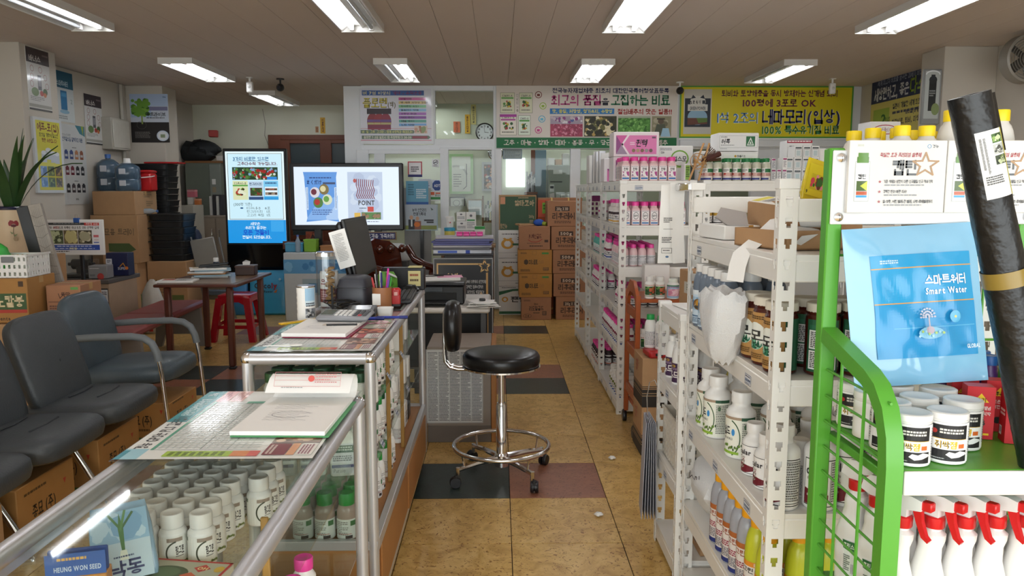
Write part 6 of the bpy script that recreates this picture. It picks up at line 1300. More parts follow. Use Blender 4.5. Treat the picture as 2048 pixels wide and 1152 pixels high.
bb = MB(); perforated(bb, .4, .13, 14, 3, .45, .5, R4((-.2, -.13, 0))); perforated(bb, .26, .13, 9, 3, .45, .5, R4((.2, -.13, 0), 0, 0, PI/2)); perforated(bb, .26, .13, 9, 3, .45, .5, R4((-.2, -.13, 0), 0, 0, PI/2)); perforated(bb, .4, .13, 14, 3, .45, .5, R4((-.2, .127, 0))); bb.box(-.2, .2, -.13, .13, 0, .004).box(-.205, .205, -.136, -.128, .125, .135).box(.198, .206, -.136, .136, .125, .135)
obj('basket', bb, bs, m=WHITEP); obj('grip', MB().box(.06, .13, -.14, -.134, .09, .125, .003), bs, m=col('7a7c7e', .5))
gb = thing('green_bag', 'bright green plastic bag in the white basket', 'bag', (-3.04, 4.69, .97), 0); m_ = MB().ball((0, 0, .1), .1, .08, .1, 18, 10)
for i, v in enumerate(m_.v): f_ = 1+.1*math.sin(v[0]*60+v[2]*40)+.06*math.sin(v[2]*90); m_.v[i] = (v[0]*f_, v[1]*f_, v[2])
obj('film', m_, gb, m=col('2fb03c', .3)); obj('knot', MB().ball((0, 0, .2), .02, .02, .025), gb, m=col('2fb03c', .3))
# potted plant
st2 = carton('pot_stand_carton', 'tall brown carton that carries the potted plant', .5, .5, 1.02, (-3.42, 5.45, .001), 0, CARD)
pt = thing('potted_plant', 'spiky green house plant in a cream pot with red flower', 'plant', (-3.38, 5.45, 1.022), 0)
obj('pot', MB().lathe([(.1, 0), (.115, .01), (.155, .2), (.165, .31), (.168, .335), (.155, .335), (.15, .3)], 32), pt, m=mat('cream_glaze', 'd6bfa0', .2, var=.05)); obj('rim', MB().lathe([(.16, .318), (.173, .322), (.175, .336), (.168, .343), (.156, .338)], 32), pt, m=col('1c1c38', .2)); obj('soil', MB().lathe([(.15, .29), (.1, .30), (.001, .302)], 24), pt, m=col('3a2a1c', .9))
fp = Print(.12, .16, 120, 160)
for a in range(7): t = math.radians(20+a*23); fp.ell(64+22*math.cos(t), 40-22*math.sin(t), 9, 16, '8a1f24')
fp.ell(64, 46, 16, 10, '5a1418').line([(64, 54), (60, 90), (66, 130)], 4, '6a5a3a').poly([(60, 96), (40, 84), (52, 104)], '7a8a5a').poly([(62, 110), (84, 100), (70, 120)], '7a8a5a').ell(70, 135, 12, 16, 'a08a6a')
fm = fp.mesh('flower_decoration', bend=.155)
for v in fm.vertices: v.co.z += .1; v.co.x *= 1.02; v.co.y *= 1.02
obj('flower_decoration', fm, pt, rot=(-.0, 0, .55))
LEAFM = mat('sword_leaf_green', '2c4a22', .45, var=.25, scale=10)
for k in range(18):
    a = k*2.399+.4; ln = rnd.uniform(.34, .62); lean = rnd.uniform(.12, .55); V, Fc = [], []; n = 9
    if k < 4: a = (.15, -.2, -.5, .5)[k]; lean = (.5, .62, .3, .75)[k]; ln = .56
    for i in range(n+1):
        t = i/n; r_ = .03+ln*t*math.sin(lean)*(.6+.5*t); z = .3+ln*t*math.cos(lean*t*1.2); wd = .027*math.sin(PI*min(1, .18+.82*t))*(1.2-.4*t)+.0012
        c, s2 = math.cos(a), math.sin(a); V += [(c*r_-s2*wd, s2*r_+c*wd, z), (c*r_, s2*r_, z-.006), (c*r_+s2*wd, s2*r_-c*wd, z), (c*r_, s2*r_, z-.0075)]
    for i in range(n):
        q = i*4; Fc += [(q, q+1, q+5, q+4), (q+1, q+2, q+6, q+5), (q+2, q+3, q+7, q+6), (q+3, q, q+4, q+7)]
    obj('leaf', MB().add(V, Fc), pt, m=LEAFM)
# leaning board, easel sign
lb = thing('leaning_board', 'narrow leaning panel with cracked map-like paper face', 'board', (-2.87, 5.03, .712), 0, rot=(-.06, -.21, .2))
obj('core', MB().box(-.07, .0, -.02, .02, 0, .68, .003), lb, m=BLACKP); obj('face', MB().box(-.0, .075, -.022, .02, 0, .68, .002), lb, m=mat('cracked_grey_paper', 'a39c93', .8, var=.25, scale=22))
p = Print(.07, .64, 70, 500)
for k in range(9): p.line([(2, 40+52*k+p.r.uniform(-8, 8)), (30, 45+52*k+p.r.uniform(-12, 12)), (68, 42+52*k+p.r.uniform(-8, 8))], 2, '6b645c')
for k in range(5): p.line([(14+10*k, 10), (16+10*k+p.r.uniform(-6, 6), 250), (12+11*k, 490)], 1.2, '77706a')
stick(p, lb, (.0375, -.0225, .02))
X0, X1, Z0, Z1 = pb(93, 439, 206, 510, 6.2)
es = thing('easel_sign', 'laminated onion disease sign clipped to a thin metal stand', 'sign', ((X0+X1)/2, 6.2, 0), 0)
w_, h_ = X1-X0, Z1-Z0
ep = Print(w_-.02, h_-.02, 220, 140, 'e6e4e4'); ep.rect(8, 8, 150, 18, '2c2e34').fine(30, 10, 140, 16, 1, '77797e').rect(150, 8, 208, 20, 'c9302c').text('크린캡 유제', 156, 10, 202, 18, 'f0dcd8').text('양파 저장 1도로 등록된 국내 최초 양파 균핵병 입제', 8, 24, 206, 34, '444448').text('저장', 30, 24, 52, 34, 'b02a2a')
ep.photo(8, 40, 66, 98, '55603c', ('8f9a6c', '3a4528', 'b9c29a'), 40, .12).photo(68, 40, 122, 98, '6a5a3a', ('c9bc7a', 'd8d09a', '8a7a4a'), 24, .2).ell(95, 68, 24, 24, 'c8bd82').photo(124, 40, 178, 98, '4a4434', ('8d8468', '2c2a22', 'cfc9b0'), 30, .16).ell(150, 66, 22, 20, 'a9a284').rect(184, 60, 204, 70, 'c8646a').rect(186, 78, 204, 84, 'd9c8c8').rect(184, 90, 204, 94, '3a5ab0')
ep.rect(8, 102, 206, 124, '2c4fa8').fine(40, 106, 176, 112, 1, 'ccd6ee').fine(26, 116, 190, 121, 1, 'ccd6ee').text('크린캡', 86, 114, 116, 122, 'f0e6a0').fine(12, 128, 90, 134, 1, '3a3a3a')
obj('board', MB().box(-w_/2, w_/2, 0, .012, Z0, Z1, .003), es, m=WHITEP); stick(ep, es, (0, 0, Z0+.01), m=GLOSSINK); obj('clip', MB().box(.0, .045, -.008, .018, Z1-.025, Z1+.012, .003), es, m=col('2a5aa8', .4)); obj('clip_wire', MB().tube([(.01, 0, Z1), (.015, 0, Z1+.04), (.03, 0, Z1+.04), (.035, 0, Z1)], .002, 6), es, m=CHROME)
obj('stand_post', MB().box(.02, .045, .014, .04, 0, Z1-.02, .002), es, m=BLACKP)
for a in (.4, 2.5, 4.6): obj('stand_foot', MB().cyl((.03, .03, .02), (.03+.2*math.cos(a), .03+.2*math.sin(a), .008), .008, 8), es, m=BLACKP)
# grey side desk with acrylic case, boxes on it
X0, X1 = at(120, 600, 6.55).x, at(226, 600, 6.55).x
gd = thing('side_desk', 'small desk with dark grey top and notice on its front', 'desk', (X0, 6.5, 0), 0); W_ = X1-X0
obj('top', MB().box(-.01, W_+.01, -.02, .55, .70, .735, .004), gd, m=col('5a5652', .4)); obj('body', MB().box(0, W_, 0, .5, .02, .70, .003), gd, m=mat('beige_laminate', 'b09a80', .5, var=.08)); obj('notice_frame', MB().box(W_*.58, W_-.01, -.008, 0, .3, .66, .002), gd, m=BLACKP)
np = Print(W_*.38, .34, 130, 190, 'e4e4e6').text('응-! 추비료 방법 없네요', 6, 8, 124, 24, '26264a').text('궁금해 보시면 드린다요', 8, 30, 120, 40, '5a2a2a', 0).ell(86, 56, 36, 6, '2c2c34').photo(6, 50, 40, 84, '5a68a0', ('8a98c8', '3a4470', '4f7a3a'), 14, .2).fine(44, 70, 124, 170, 13, '77777c', .5).rect(40, 172, 124, 182, '3c3c48').fine(6, 92, 38, 170, 9, '8a8a8e', .5); stick(np, gd, (W_*.785, -.008, .31))
acs = thing('acrylic_case', 'clear acrylic case over a small black machine', 'case', (X0+.1, 6.72, .736), 0); obj('cover', MB().box(-.13, .15, -.1, .1, 0, .2, .002), acs, m=glassmat('smoky_acrylic', (.75, .76, .76), .06)); obj('base', MB().box(-.125, .145, -.095, .095, .001, .03, .003), acs, m=BLACKP); obj('machine', MB().cyl((-.06, 0, .11), (.08, 0, .11), .045, 14).box(-.02, .05, -.04, .04, .03, .1, .004).cyl((-.1, 0, .11), (.12, 0, .11), .015, 10), acs, m=BLACKP)
carton('silver_box', 'small grey box with red dot on the side desk', .15, .14, .11, (X1-.11, 6.6, .739), .1, col('8a8a8c', .4), front=Print(.15, .11, 100, 74).ell(64, 62, 18, 20, 'b03a34').fine(8, 14, 60, 20, 1, 'd8d8d8').fine(8, 50, 36, 60, 2, '4a4a4c'), tape=False)
carton('navy_box', 'navy blue box with orange sprout logo behind the side desk', .19, .12, .2, (X1-.07, 6.86, .736), 0, col('20264c', .4), front=Print(.24, .24).rect(10, 38, 32, 58, 'dcdce0').fine(14, 42, 28, 54, 3, '333340').text('SUPER', 52, 68, 84, 78, 'c8c8d4').line([(60, 66), (72, 54), (78, 66)], 3, 'd08a2a').ell(84, 72, 6, 6, 'd0702a'), tape=False)
carton('pink_packet', 'packet of pink lettered feed beneath the side desk', .2, .08, .26, (X0+.05, 6.38, .001), .1, col('7aa89a', .4), front=Print(.2, .26).rect(0, 40, 100, 66, 'e8d4dc').text('파워텀', 12, 42, 88, 64, 'b0285a').fine(10, 10, 90, 26, 2, 'd4e4dc'), tape=False); bpy.data.objects['pink_packet'].location.z = .46
carton('packet_stand_carton', 'low brown carton under the pink lettered packet', .24, .2, .455, (X0+.04, 6.36, .001), 0, CARD)
# ================================================================ cartons, trays and water bottles by the left wall
def pcart(name, label, px, Y, D, m=CARD, fr=None, sd=None, floor_=False, z0=None, H=None, rz=0):
    X0, X1, Z0, Z1 = pb(*px, Y); Z0 = z0 if z0 is not None else Z0; h = H or Z1-Z0
    return carton(name, label, X1-X0, D, h-.002, ((X0+X1)/2, Y+D/2, Z0), rz, m, front=fr(X1-X0, h) if fr else None, side=sd, sx=1), Z0+h
_, z1 = pcart('brown_carton', 'big brown carton at the foot of the tray carton stack', (186, 525, 274, 640), 8.55, .55, z0=.001, H=.685)
_, z2 = pcart('tray_carton', 'big brown seedling tray carton with green leaf print', (186, 430, 274, 525), 8.55, .55, fr=lambda w, h: Print(w, h, 100, 106).text('육묘용 트레이', 16, 30, 92, 44, '4a4030', 0).poly([(36, 62), (80, 62), (94, 76), (80, 82), (36, 80)], '4a5c30'), z0=z1)
_, z3 = pcart('brown_carton', 'brown carton under the two water bottles', (187, 382, 268, 432), 8.57, .55, z0=z2, sd=Print(.5, .28, 100, 56).fine(40, 6, 80, 20, 3, '7d6444').fine(50, 26, 84, 40, 3, '7d6444'))
_, z4 = pcart('brown_carton', 'wide brown carton with handling marks under the black trays', (300, 520, 372, 640), 8.75, .5, fr=lambda w, h: Print(w, h, 100, 140).poly([(16, 52), (28, 52), (22, 42)], '5a4630').poly([(32, 44), (44, 44), (40, 58), (36, 58)], '5a4630').line([(54, 44), (64, 58)], 2, '5a4630').line([(64, 44), (54, 58)], 2, '5a4630').fine(70, 38, 96, 48, 2, '6a543a').frame(16, 66, 60, 108, 1, '7d6444').fine(18, 70, 58, 104, 4, '7d6444', .3).poly([(60, 78), (90, 78), (90, 92), (74, 104), (60, 92)], '5f6a38'), z0=.001, H=.69)
TRAY = mat('black_tray_plastic', '101113', .5, var=.15)
def trays(label, px, Y, D, z0, n, group):
    X0, X1, Z0, Z1 = pb(*px, Y); h = (Z1-z0)/n
    for k in range(n):
        t = thing('seedling_tray', label, 'tray', ((X0+X1)/2, Y+D/2, z0+h*k), rnd.uniform(-.03, .03), group); w = (X1-X0)/2-.012*(k % 2)
        obj('tray', MB().sup([(.002, w*.94, D/2*.94, 10), (h*.8, w*.97, D/2*.97, 10), (h*.82, w, D/2, 10), (h*.97, w, D/2, 10)], 32), t, m=TRAY); obj('rim', MB().box(-w*1.01, w*1.01, -D/2*1.01, -D/2*.98, h*.78, h*.96, .002), t, m=TRAY)
trays('black nested seedling tray in the stack on the wide carton', (299, 428, 366, 525), 8.78, .42, z4, 7, 'lower seedling trays')
_, z5 = pcart('brown_carton', 'tall brown carton standing behind the black trays', (296, 420, 344, 640), 9.3, .38, z0=.001, H=1.15)
trays('black nested seedling tray in the high stack by the pillar', (262, 327, 334, 425), 9.3, .36, z5, 9, 'upper seedling trays')
tag(obj('red_plastic_sheet', MB().box(-.2, .2, -.12, .12, 0, .02, .004), None, at(330, 326, 9.45), m=col('b02424', .4)), 'thin red plastic sheet lying on the high tray stack', 'sheet')
bpy.data.objects['red_plastic_sheet'].location.z = pb(262, 327, 334, 425, 9.3)[3]+.001
for k, px in enumerate(((192, 308, 236, 382), (226, 318, 274, 383))):
    X0, X1, Z0, Z1 = pb(*px, 8.8-.08*k); r_ = (X1-X0)/2*.92; h = Z1-z3
    t = thing('water_bottle', ('large blue water cooler bottle with blue cap', 'large blue water cooler bottle topped by a paper cup')[k], 'bottle', ((X0+X1)/2-.03+.06*k, 8.9-.18*k, z3), 0)
    obj('body', MB().lathe([(r_*.9, .002), (r_, .02), (r_, h*.34), (r_*.95, h*.37), (r_, h*.4), (r_, h*.68), (r_*.9, h*.76), (r_*.5, h*.86), (r_*.22, h*.88), (r_*.22, h*.93)], 28), t, m=mat('blue_water_jug', '4d6478', .12, var=.08, alpha=.78))
    obj('cap' if k == 0 else 'paper_cup', MB().lathe([(r_*.24, h*.9), (r_*.26, h), (r_*.2, h*1.005)] if k == 0 else [(r_*.32, h*.86), (r_*.25, h*1.02), (r_*.2, h*1.02)], 18), t, m=col('3a66a8', .4) if k == 0 else WHITEP)
    for z in (.16, .52): obj('label', MB().box(-.035, .035, -r_-.002, -r_+.01, h*z, h*(z+.17), .003), t, m=col('c9ccd4', .4))
ck = thing('cooler_box', 'small red cooler box with pale handle on the carton', 'cooler', (at(276, 360, 8.75).x, 8.95, z3), 0); obj('body', MB().box(-.09, .09, -.09, .09, 0, .2, .015), ck, m=col('c02022', .35)); obj('lid', MB().box(-.092, .092, -.092, .092, .2, .235, .012), ck, m=col('b01c1e', .35)); obj('handle', MB().tube([(-.096, 0, .17), (-.098, -.08, .16), (0, -.12, .15), (.098, -.08, .16), (.096, 0, .17)], .006, 8), ck, m=WHITEP)
wbk = thing('clear_bottle', 'crumpled clear drink bottle lying on the black trays', 'bottle', at(295, 418, 8.8), 0); wbk.location.z = pb(274, 428, 356, 525, 8.78)[3]+.032; obj('body', MB().lathe([(.02, -.09), (.03, -.08), (.031, .04), (.014, .08), (.014, .1)], 14, R4((0, 0, 0), 0, PI/2)), wbk, m=mat('crumpled_pet', 'a9bccb', .1, var=.2, alpha=.6)); obj('cap', MB().cyl((.1, 0, 0), (.115, 0, 0), .015, 12), wbk, m=col('3a66a8', .4))
_, z6 = pcart('open_carton', 'tall narrow open carton beside the side desk', (208, 534, 250, 640), 7.6, .3, z0=.001, H=.62, fr=lambda w, h: Print(w, h, 60, 150).fine(18, 50, 44, 60, 2, '6a543a').frame(14, 66, 50, 110, 1, '7d6444').fine(16, 70, 48, 106, 5, '7d6444', .3))
oc = bpy.data.objects['open_carton']; X0, X1, _a, _b = pb(222, 505, 250, 534, 7.6); obj('flap', MB().box(-.02, (X1-X0)-.0, -.15, -.146, .615, .78, .001), oc, m=CARD)
ws_ = thing('white_sack', 'half filled white plastic sack with green panel', 'sack', (at(281, 615, 7.9).x+.03, 8.08, .001), 0); rs = []
for k, (z, a, b) in enumerate(((0, .13, .1), (.02, .15, .12), (.18, .15, .12), (.34, .12, .1), (.44, .08, .07), (.52, .05, .04), (.56, .02, .015))):
    rs.append([(a*math.cos(t)*(1+.08*math.sin(5*t+k))+.02*k/6, b*math.sin(t)*(1+.08*math.sin(4*t+k*2)), z) for t in [2*PI*i/24 for i in range(24)]])
obj('sack', MB().loft(rs), ws_, m=mat('white_woven_sack', 'c9c5bc', .6, var=.08, bump=.3, bscale=20)); obj('green_panel', MB().sup([(.1, .05, .09, 3), (.12, .06, .1, 3), (.36, .05, .09, 3), (.4, .03, .05, 3)], 18, R4((-.11, -.02, 0))), ws_, m=col('5c6a22', .4)); obj('red_mark', MB().box(.02, .06, -.13, -.12, .03, .06, .002), ws_, m=col('b02a2a', .5))
# ================================================================ red padded bench, brown table, red stool
RV = mat('dusty_red_vinyl', '8f4a48', .45, var=.08, bump=.05)
rb = thing('red_bench', 'low dusty red padded bench on grey plastic legs', 'bench', (-3.01, 6.63, 0), .06)
for k in range(2): obj('seat_pad', MB().box(-.21, .21, -.84+.84*k, -.002+.84*k, .365, .43, .02), rb, m=RV)
for y in (-.72, .72):
    obj('leg_frame', MB().prism([(-.2, .365), (.2, .365), (.23, 0), (.17, 0), (.13, .12), (-.13, .12), (-.17, 0), (-.23, 0)], .05, R4((0, y-.025, 0))), rb, m=mat('grey_leg_plastic', '8b8782', .5)); obj('hole', MB().lathe([(.03, 0), (.03, .002)], 16, R4((0, y-.026, .25), PI/2)), rb, m=col('3a3836', .7))
tb_ = thing('brown_table', 'red brown wooden table with round legs and papers', 'table', (-2.82, 6.3, 0), 0)
obj('top', MB().box(0, .68, 0, .98, .69, .715, .006), tb_, m=WOODT); obj('mat', MB().box(.05, .63, .05, .93, .7155, .717), tb_, m=col('7d6248', .3))
for x in (.09, .6):
    for y in (.06, .88): o = obj('leg', MB().box(x-.026, x+.026, y-.026, y+.026, .02, .69, .012), tb_, m=WOODT); obj('foot_cap', MB().box(x-.028, x+.028, y-.028, y+.028, 0, .022, .006), o, m=BLACKP)
for k in range(7):
    t = thing('magazine', ('white magazine at the bottom of the table pile', 'orange edged magazine in the table pile', 'pale blue magazine in the table pile', 'white leaflet in the table pile', 'orange covered magazine in the table pile', 'white booklet at the top of the table pile', 'newspaper lying flat on the brown table')[k], 'magazine', (-2.56+.02*math.sin(k*2) if k < 6 else -2.7, 6.86+.02*math.cos(k*3) if k < 6 else 6.5, .7175+.014*k if k < 6 else .7175), .25+.2*math.sin(k*1.7)); obj('pages', MB().box(-.15, .15, -.1, .1, 0, .0135, .001), t, m=PAPER if k in (0, 3, 5, 6) else col(('d07a3a', '9ab8c8', 'c98a4a')[k % 3], .5)); stick(Print(.26, .17).rect(2, 4, 40, 60, ('b0563a', '6a8aa0', 'c9b48a')[k % 3]).fine(46, 8, 96, 90, 9, '8a8a8a'), t, (0, -.085, .0135), UP)
sn_ = thing('hole_punch', 'long black stapler lying on the magazines', 'stapler', (-2.52, 6.86, .803), .25); obj('base', MB().box(-.13, .13, -.015, .015, 0, .012, .003), sn_, m=BLACKP); obj('arm', MB().box(-.12, .12, -.014, .014, .014, .034, .006, R4((0, 0, 0), 0, -.08)), sn_, m=BLACKP); sn_.name = 'black_stapler'
tbx = thing('tissue_box', 'brown leather tissue box with a tissue poking out', 'tissue box', (-2.30, 7.05, .7175), .1); obj('box', MB().box(-.085, .085, -.075, .075, 0, .085, .006), tbx, m=col('3c241c', .5)); obj('lid', MB().box(-.088, .088, -.078, .078, .07, .088, .004), tbx, m=col('4a2c20', .45)); obj('tissue', MB().add([(-.03, 0, .085), (.03, 0, .085), (.035, .01, .12), (.0, -.005, .135), (-.035, .01, .115), (0, .02, .085)], [(0, 1, 2, 3, 4), (1, 5, 2), (5, 0, 4), (2, 5, 4, 3), (0, 5, 1)]), tbx, m=PAPER)
RS = mat('glossy_red_plastic', 'b01525', .2, var=.05)
rs__ = thing('red_stool', 'glossy red plastic stool under the table edge', 'stool', (-2.55, 7.55, 0), 0); H_ = .46
rs__.location = (at(466, 690, 7.6).x+.03, 7.72, 0)
obj('seat', MB().sup([(.42, .16, .16, 7), (.43, .165, .165, 7), (.455, .16, .16, 7), (.46, .15, .15, 7)], 32), rs__, m=RS)
for sx in (-1, 1):
    for sy in (-1, 1): obj('leg', MB().loft([[(sx*(x+a), sy*(y+a), z) for a in (0,) for x, y in ((0, 0), (.05, 0), (.05, .05), (0, .05))] for x, y, z in ()] or [[(sx*.165, sy*.165, 0), (sx*.225, sy*.165, 0), (sx*.225, sy*.225, 0), (sx*.165, sy*.225, 0)], [(sx*.1, sy*.1, .43), (sx*.165, sy*.1, .43), (sx*.165, sy*.165, .43), (sx*.1, sy*.165, .43)]]), rs__, m=RS)
for a in range(4): obj('apron', MB().prism([(-.14, .43), (.14, .43), (.15, .33), (.11, .36), (.06, .39), (-.06, .39), (-.11, .36), (-.15, .33)], .012, R4((0, 0, 0), 0, 0, a*PI/2) @ R4((0, -.166, 0))), rs__, m=RS); obj('cross_rail', MB().box(-.17, .17, -.198, -.186, .13, .165, .003, R4((0, 0, 0), 0, 0, a*PI/2)), rs__, m=RS)
# cabinets in the far corner
lk = thing('grey_locker', 'tall grey green steel locker in the far corner', 'locker', (at(384, 560, 11.2).x, 11.15, 0), 0); Wl = at(455, 560, 11.2).x-at(384, 560, 11.2).x; Hl = at(400, 326, 11.15).z
LKM = mat('grey_green_steel', '6d7468', .45, var=.04); obj('body', MB().box(0, Wl, 0, .5, 0, Hl, .004), lk, m=LKM); obj('door', MB().box(Wl*.68, Wl-.01, -.012, 0, .05, Hl-.02, .003), lk, m=mat('paler_steel', '8a9088', .45)); obj('sticker', MB().box(Wl*.74, Wl*.84, -.0135, -.012, Hl*.84, Hl*.88), lk, m=PAPER); obj('sticker', MB().box(Wl*.74, Wl*.84, -.0135, -.012, Hl*.78, Hl*.82), lk, m=col('a09078', .6))
jk = thing('storage_heap', 'dark cloth bag heaped on top of the grey locker', 'bag', (lk.location.x+.12, 11.42, Hl+.03), 0); m_ = MB().box(-.24, .2, -.16, .16, 0, .3, .08).ball((.06, 0, .2), .22, .17, .16, 16, 10)
for i, v in enumerate(m_.v): f_ = 1+.14*math.sin(v[0]*31+v[2]*27); m_.v[i] = (v[0]*f_, v[1]*f_, v[2]*(1-.5*(v[0]+.2)*(v[2] > .1)))
obj('bag', m_, jk, m=col('1a1f22', .7)); obj('strap', MB().tube([(-.1, -.2, .1), (-.05, -.22, .25), (.1, -.2, .3)], .012, 8), jk, m=BLACKP)
tag(obj('wood_board', MB().box(0, Wl+.05, 0, .5, 0, .03, .003), None, (lk.location.x, 11.15, Hl), m=col('8a5c34', .6)), 'brown wooden board lying on top of the locker', 'board')
for k, (dx, c, s_, l) in enumerate(((.42, 'a63a34', .12, 'red folded box on top of the locker heap'), (.44, 'c8c4bc', .1, 'white tub on the locker board'), (.56, 'a06a50', .1, 'brown cloth bundle on the locker board'))):
    t = thing('stored_item', l, ('box', 'tub', 'bundle')[k], (lk.location.x+dx-.05*(k == 0), 11.3+.02*k, Hl+.031 if k else Hl+.37), .2); obj('body', MB().box(-s_/2, s_/2, -s_/2, s_/2, 0, s_*.8, .01) if k != 2 else MB().ball((0, 0, s_*.4), s_*.6, s_*.5, s_*.4), t, m=col(c, .6)); obj('rim', MB().box(-s_*.51, s_*.51, -s_*.51, s_*.51, s_*.7, s_*.78, .004) if k != 2 else MB().ball((.05, -.03, s_*.6), .04), t, m=col(c, .5))
bc = thing('beige_cabinet', 'beige two door cabinet in front of the steel locker', 'cabinet', (at(412, 560, 10.6).x, 10.6, 0), 0); Wb = at(462, 560, 10.6).x-at(412, 560, 10.6).x; Hb = at(430, 434, 10.6).z; BCM = mat('beige_cabinet_laminate', '9a8c7c', .5, var=.06)
obj('body', MB().box(0, Wb, 0, .45, 0, Hb, .004), bc, m=BCM); obj('top', MB().box(-.01, Wb+.01, -.01, .46, Hb, Hb+.02, .003), bc, m=col('a89c8e', .5))
for k in range(2): d_ = obj('door', MB().box(.01+Wb/2*k, Wb/2-.005+Wb/2*k, -.015, 0, .05, Hb-.02, .003), bc, m=BCM); obj('handle', MB().tube([(Wb/2-.05+.1*k, -.015, Hb*.7), (Wb/2-.05+.1*k, -.035, Hb*.72), (Wb/2-.05+.1*k, -.035, Hb*.84), (Wb/2-.05+.1*k, -.015, Hb*.86)], .006, 8), d_, m=CHROME)
fg = thing('white_fridge', 'narrow white cabinet with long handle and dark slot', 'cabinet', (at(374, 560, 10.3).x, 10.2, 0), 0); Wf = at(404, 560, 10.3).x-at(378, 560, 10.3).x; Hf = at(390, 410, 10.3).z; obj('body', MB().box(0, Wf, 0, .35, 0, Hf, .006), fg, m=mat('aged_white', 'b0aca0', .45, var=.05)); obj('slot', MB().box(Wf*.55, Wf*.8, -.006, 0, Hf*.2, Hf*.78, .002), fg, m=BLACKP); obj('handle', MB().tube([(Wf*.3, 0, Hf*.48), (Wf*.3, -.03, Hf*.5), (Wf*.3, -.03, Hf*.82), (Wf*.3, 0, Hf*.84)], .008, 8), fg, m=CHROME)
for k, (x, y, w, h, c, l) in enumerate(((.0, 0, .07, .1, 'd0ccc4', 'white cube box on the narrow cabinet'), (.09, 0, .06, .08, 'c8743a', 'orange box on the narrow cabinet'), (.0, .0, .1, .1, 'c86a78', 'pink box stacked on the white cube box'))):
    t = thing('small_box', l, 'box', (fg.location.x+x+w/2+.02, 10.45, Hf+.001+(.101 if k == 2 else 0)), 0); obj('body', MB().box(-w/2, w/2, -.05, .05, 0, h, .003), t, m=col(c, .5)); obj('lid', MB().box(-w*.52, w*.52, -.052, .052, h*.8, h*.86), t, m=col('e0dcd4', .5))
for k in range(4): tag(obj('binder', MB().box(-.018, .018, -.12, .12, 0, .26+.02*(k % 2), .003), None, (fg.location.x+Wf+.05+.045*k, 10.8, Hb+.021), m=col(('c9c9c6', '2a2a2e', 'd0d0ca', '3a3a40')[k], .5)), 'ring binder standing on the beige cabinet', 'binder', 'binders on the beige cabinet')
fc = thing('folding_chair', 'grey folding chair leaning beside the trays', 'chair', (at(400, 585, 8.9).x+.2, 8.95, 0), 0); obj('backrest', MB().box(-.14, .14, -.012, .012, .6, .95, .01, R4((0, 0, 0), 0, -.18)), fc, m=col('8d8b86', .5)); obj('seat', MB().box(-.17, .17, -.05, .03, .28, .34, .01), fc, m=col('4a5560', .5))
for x in (-.16, .16): obj('leg', MB().tube([(x+.02, 0, 0), (x-.14, .02, .95)], .011, 8), fc, m=col('6a6a6a', .4)); obj('leg', MB().tube([(x, -.06, 0), (x-.03, .02, .5)], .011, 8), fc, m=col('6a6a6a', .4))
jt = thing('blue_jacket', 'dark blue padded jacket hanging over the tray stack', 'jacket', (at(372, 500, 9.5).x+.09, 9.5, 0), 0)
m_ = MB(); m_.sup([(.62, .07, .07, 3), (.7, .1, .1, 3), (.78, .095, .095, 3), (.86, .105, .1, 3), (.94, .095, .09, 3), (1.0, .07, .07, 3), (1.03, .03, .03, 3)], 24); obj('body', m_, jt, m=mat('navy_quilt', '1f2c48', .6, var=.15)); obj('sleeve', MB().tube([(.06, -.06, .98), (.1, -.1, .85), (.08, -.12, .7)], .045, 10), jt, m=MATS['navy_quilt']); obj('hanger_post', MB().cyl((0, .0, 0), (0, 0, .7), .015, 8), jt, m=col('3a3a3a', .5))
pb2 = thing('drink_bottle', 'small dark drink bottle with white lid behind the table', 'bottle', (at(403, 520, 7.0).x, 7.0, .7175), 0); obj('body', MB().lathe([(.025, 0), (.03, .01), (.03, .09), (.02, .11)], 16), pb2, m=col('2a3a50', .3)); obj('lid', MB().lathe([(.024, .108), (.024, .14), (.02, .145)], 16), pb2, m=WHITEP); pb2.location.x = -2.62; pb2.location.y = 7.18
# ================================================================ screens and counter at the back
def sheet(name, label, cat, px, Y, fn, t=.004, m=PAPER, ink=None, group=None, ux=None):
    X0, X1, Z0, Z1 = pb(*px, Y); w, h = X1-X0, Z1-Z0
    o = thing(name, label, cat, ((X0+X1)/2, Y, Z0), 0, group); obj('sheet', MB().box(-w/2, w/2, 0, t, 0, h), o, m=m)
    if fn: p = Print(w, h, px[2]-px[0], px[3]-px[1]); fn(p); stick(p, o, m=ink)
    return o
def sheetx(name, label, cat, px, X, fn, t=.004, m=PAPER, sgn=1, ink=None):
    """flat sheet on a side wall; px corners give its near-top and far-bottom"""
    a, b = atx(px[0], px[1], X), atx(px[2], px[3], X); y0, y1 = sorted((a.y, b.y)); z0, z1 = sorted((a.z, b.z)); w, h = y1-y0, z1-z0
    o = thing(name, label, cat, (X, (y0+y1)/2, z0), PI/2 if sgn > 0 else -PI/2); obj('sheet', MB().box(-w/2, w/2, -t, 0, 0, h), o, m=m)
    p = Print(w, h, 100, 100*h/w); fn(p); stick(p, o, (0, -t, 0), m=ink); return o
ks = thing('advert_kiosk', 'tall black advertising screen with lit fertiliser advert', 'screen', (at(521, 620, 9.5).x, 9.5, 0), 0)
X0, X1, Z0, Z1 = pb(465, 297, 577, 640, 9.5); w = X1-X0; H_ = Z1
obj('cabinet', MB().box(-w/2, w/2, 0, .08, .06, H_, .01), ks, m=BLACKP); obj('base', MB().box(-w/2-.02, w/2+.02, -.12, .2, 0, .06, .01), ks, m=BLACKP)
sw_, s0, s1 = w-.06, at(520, 486, 9.5).z, at(520, 303, 9.5).z
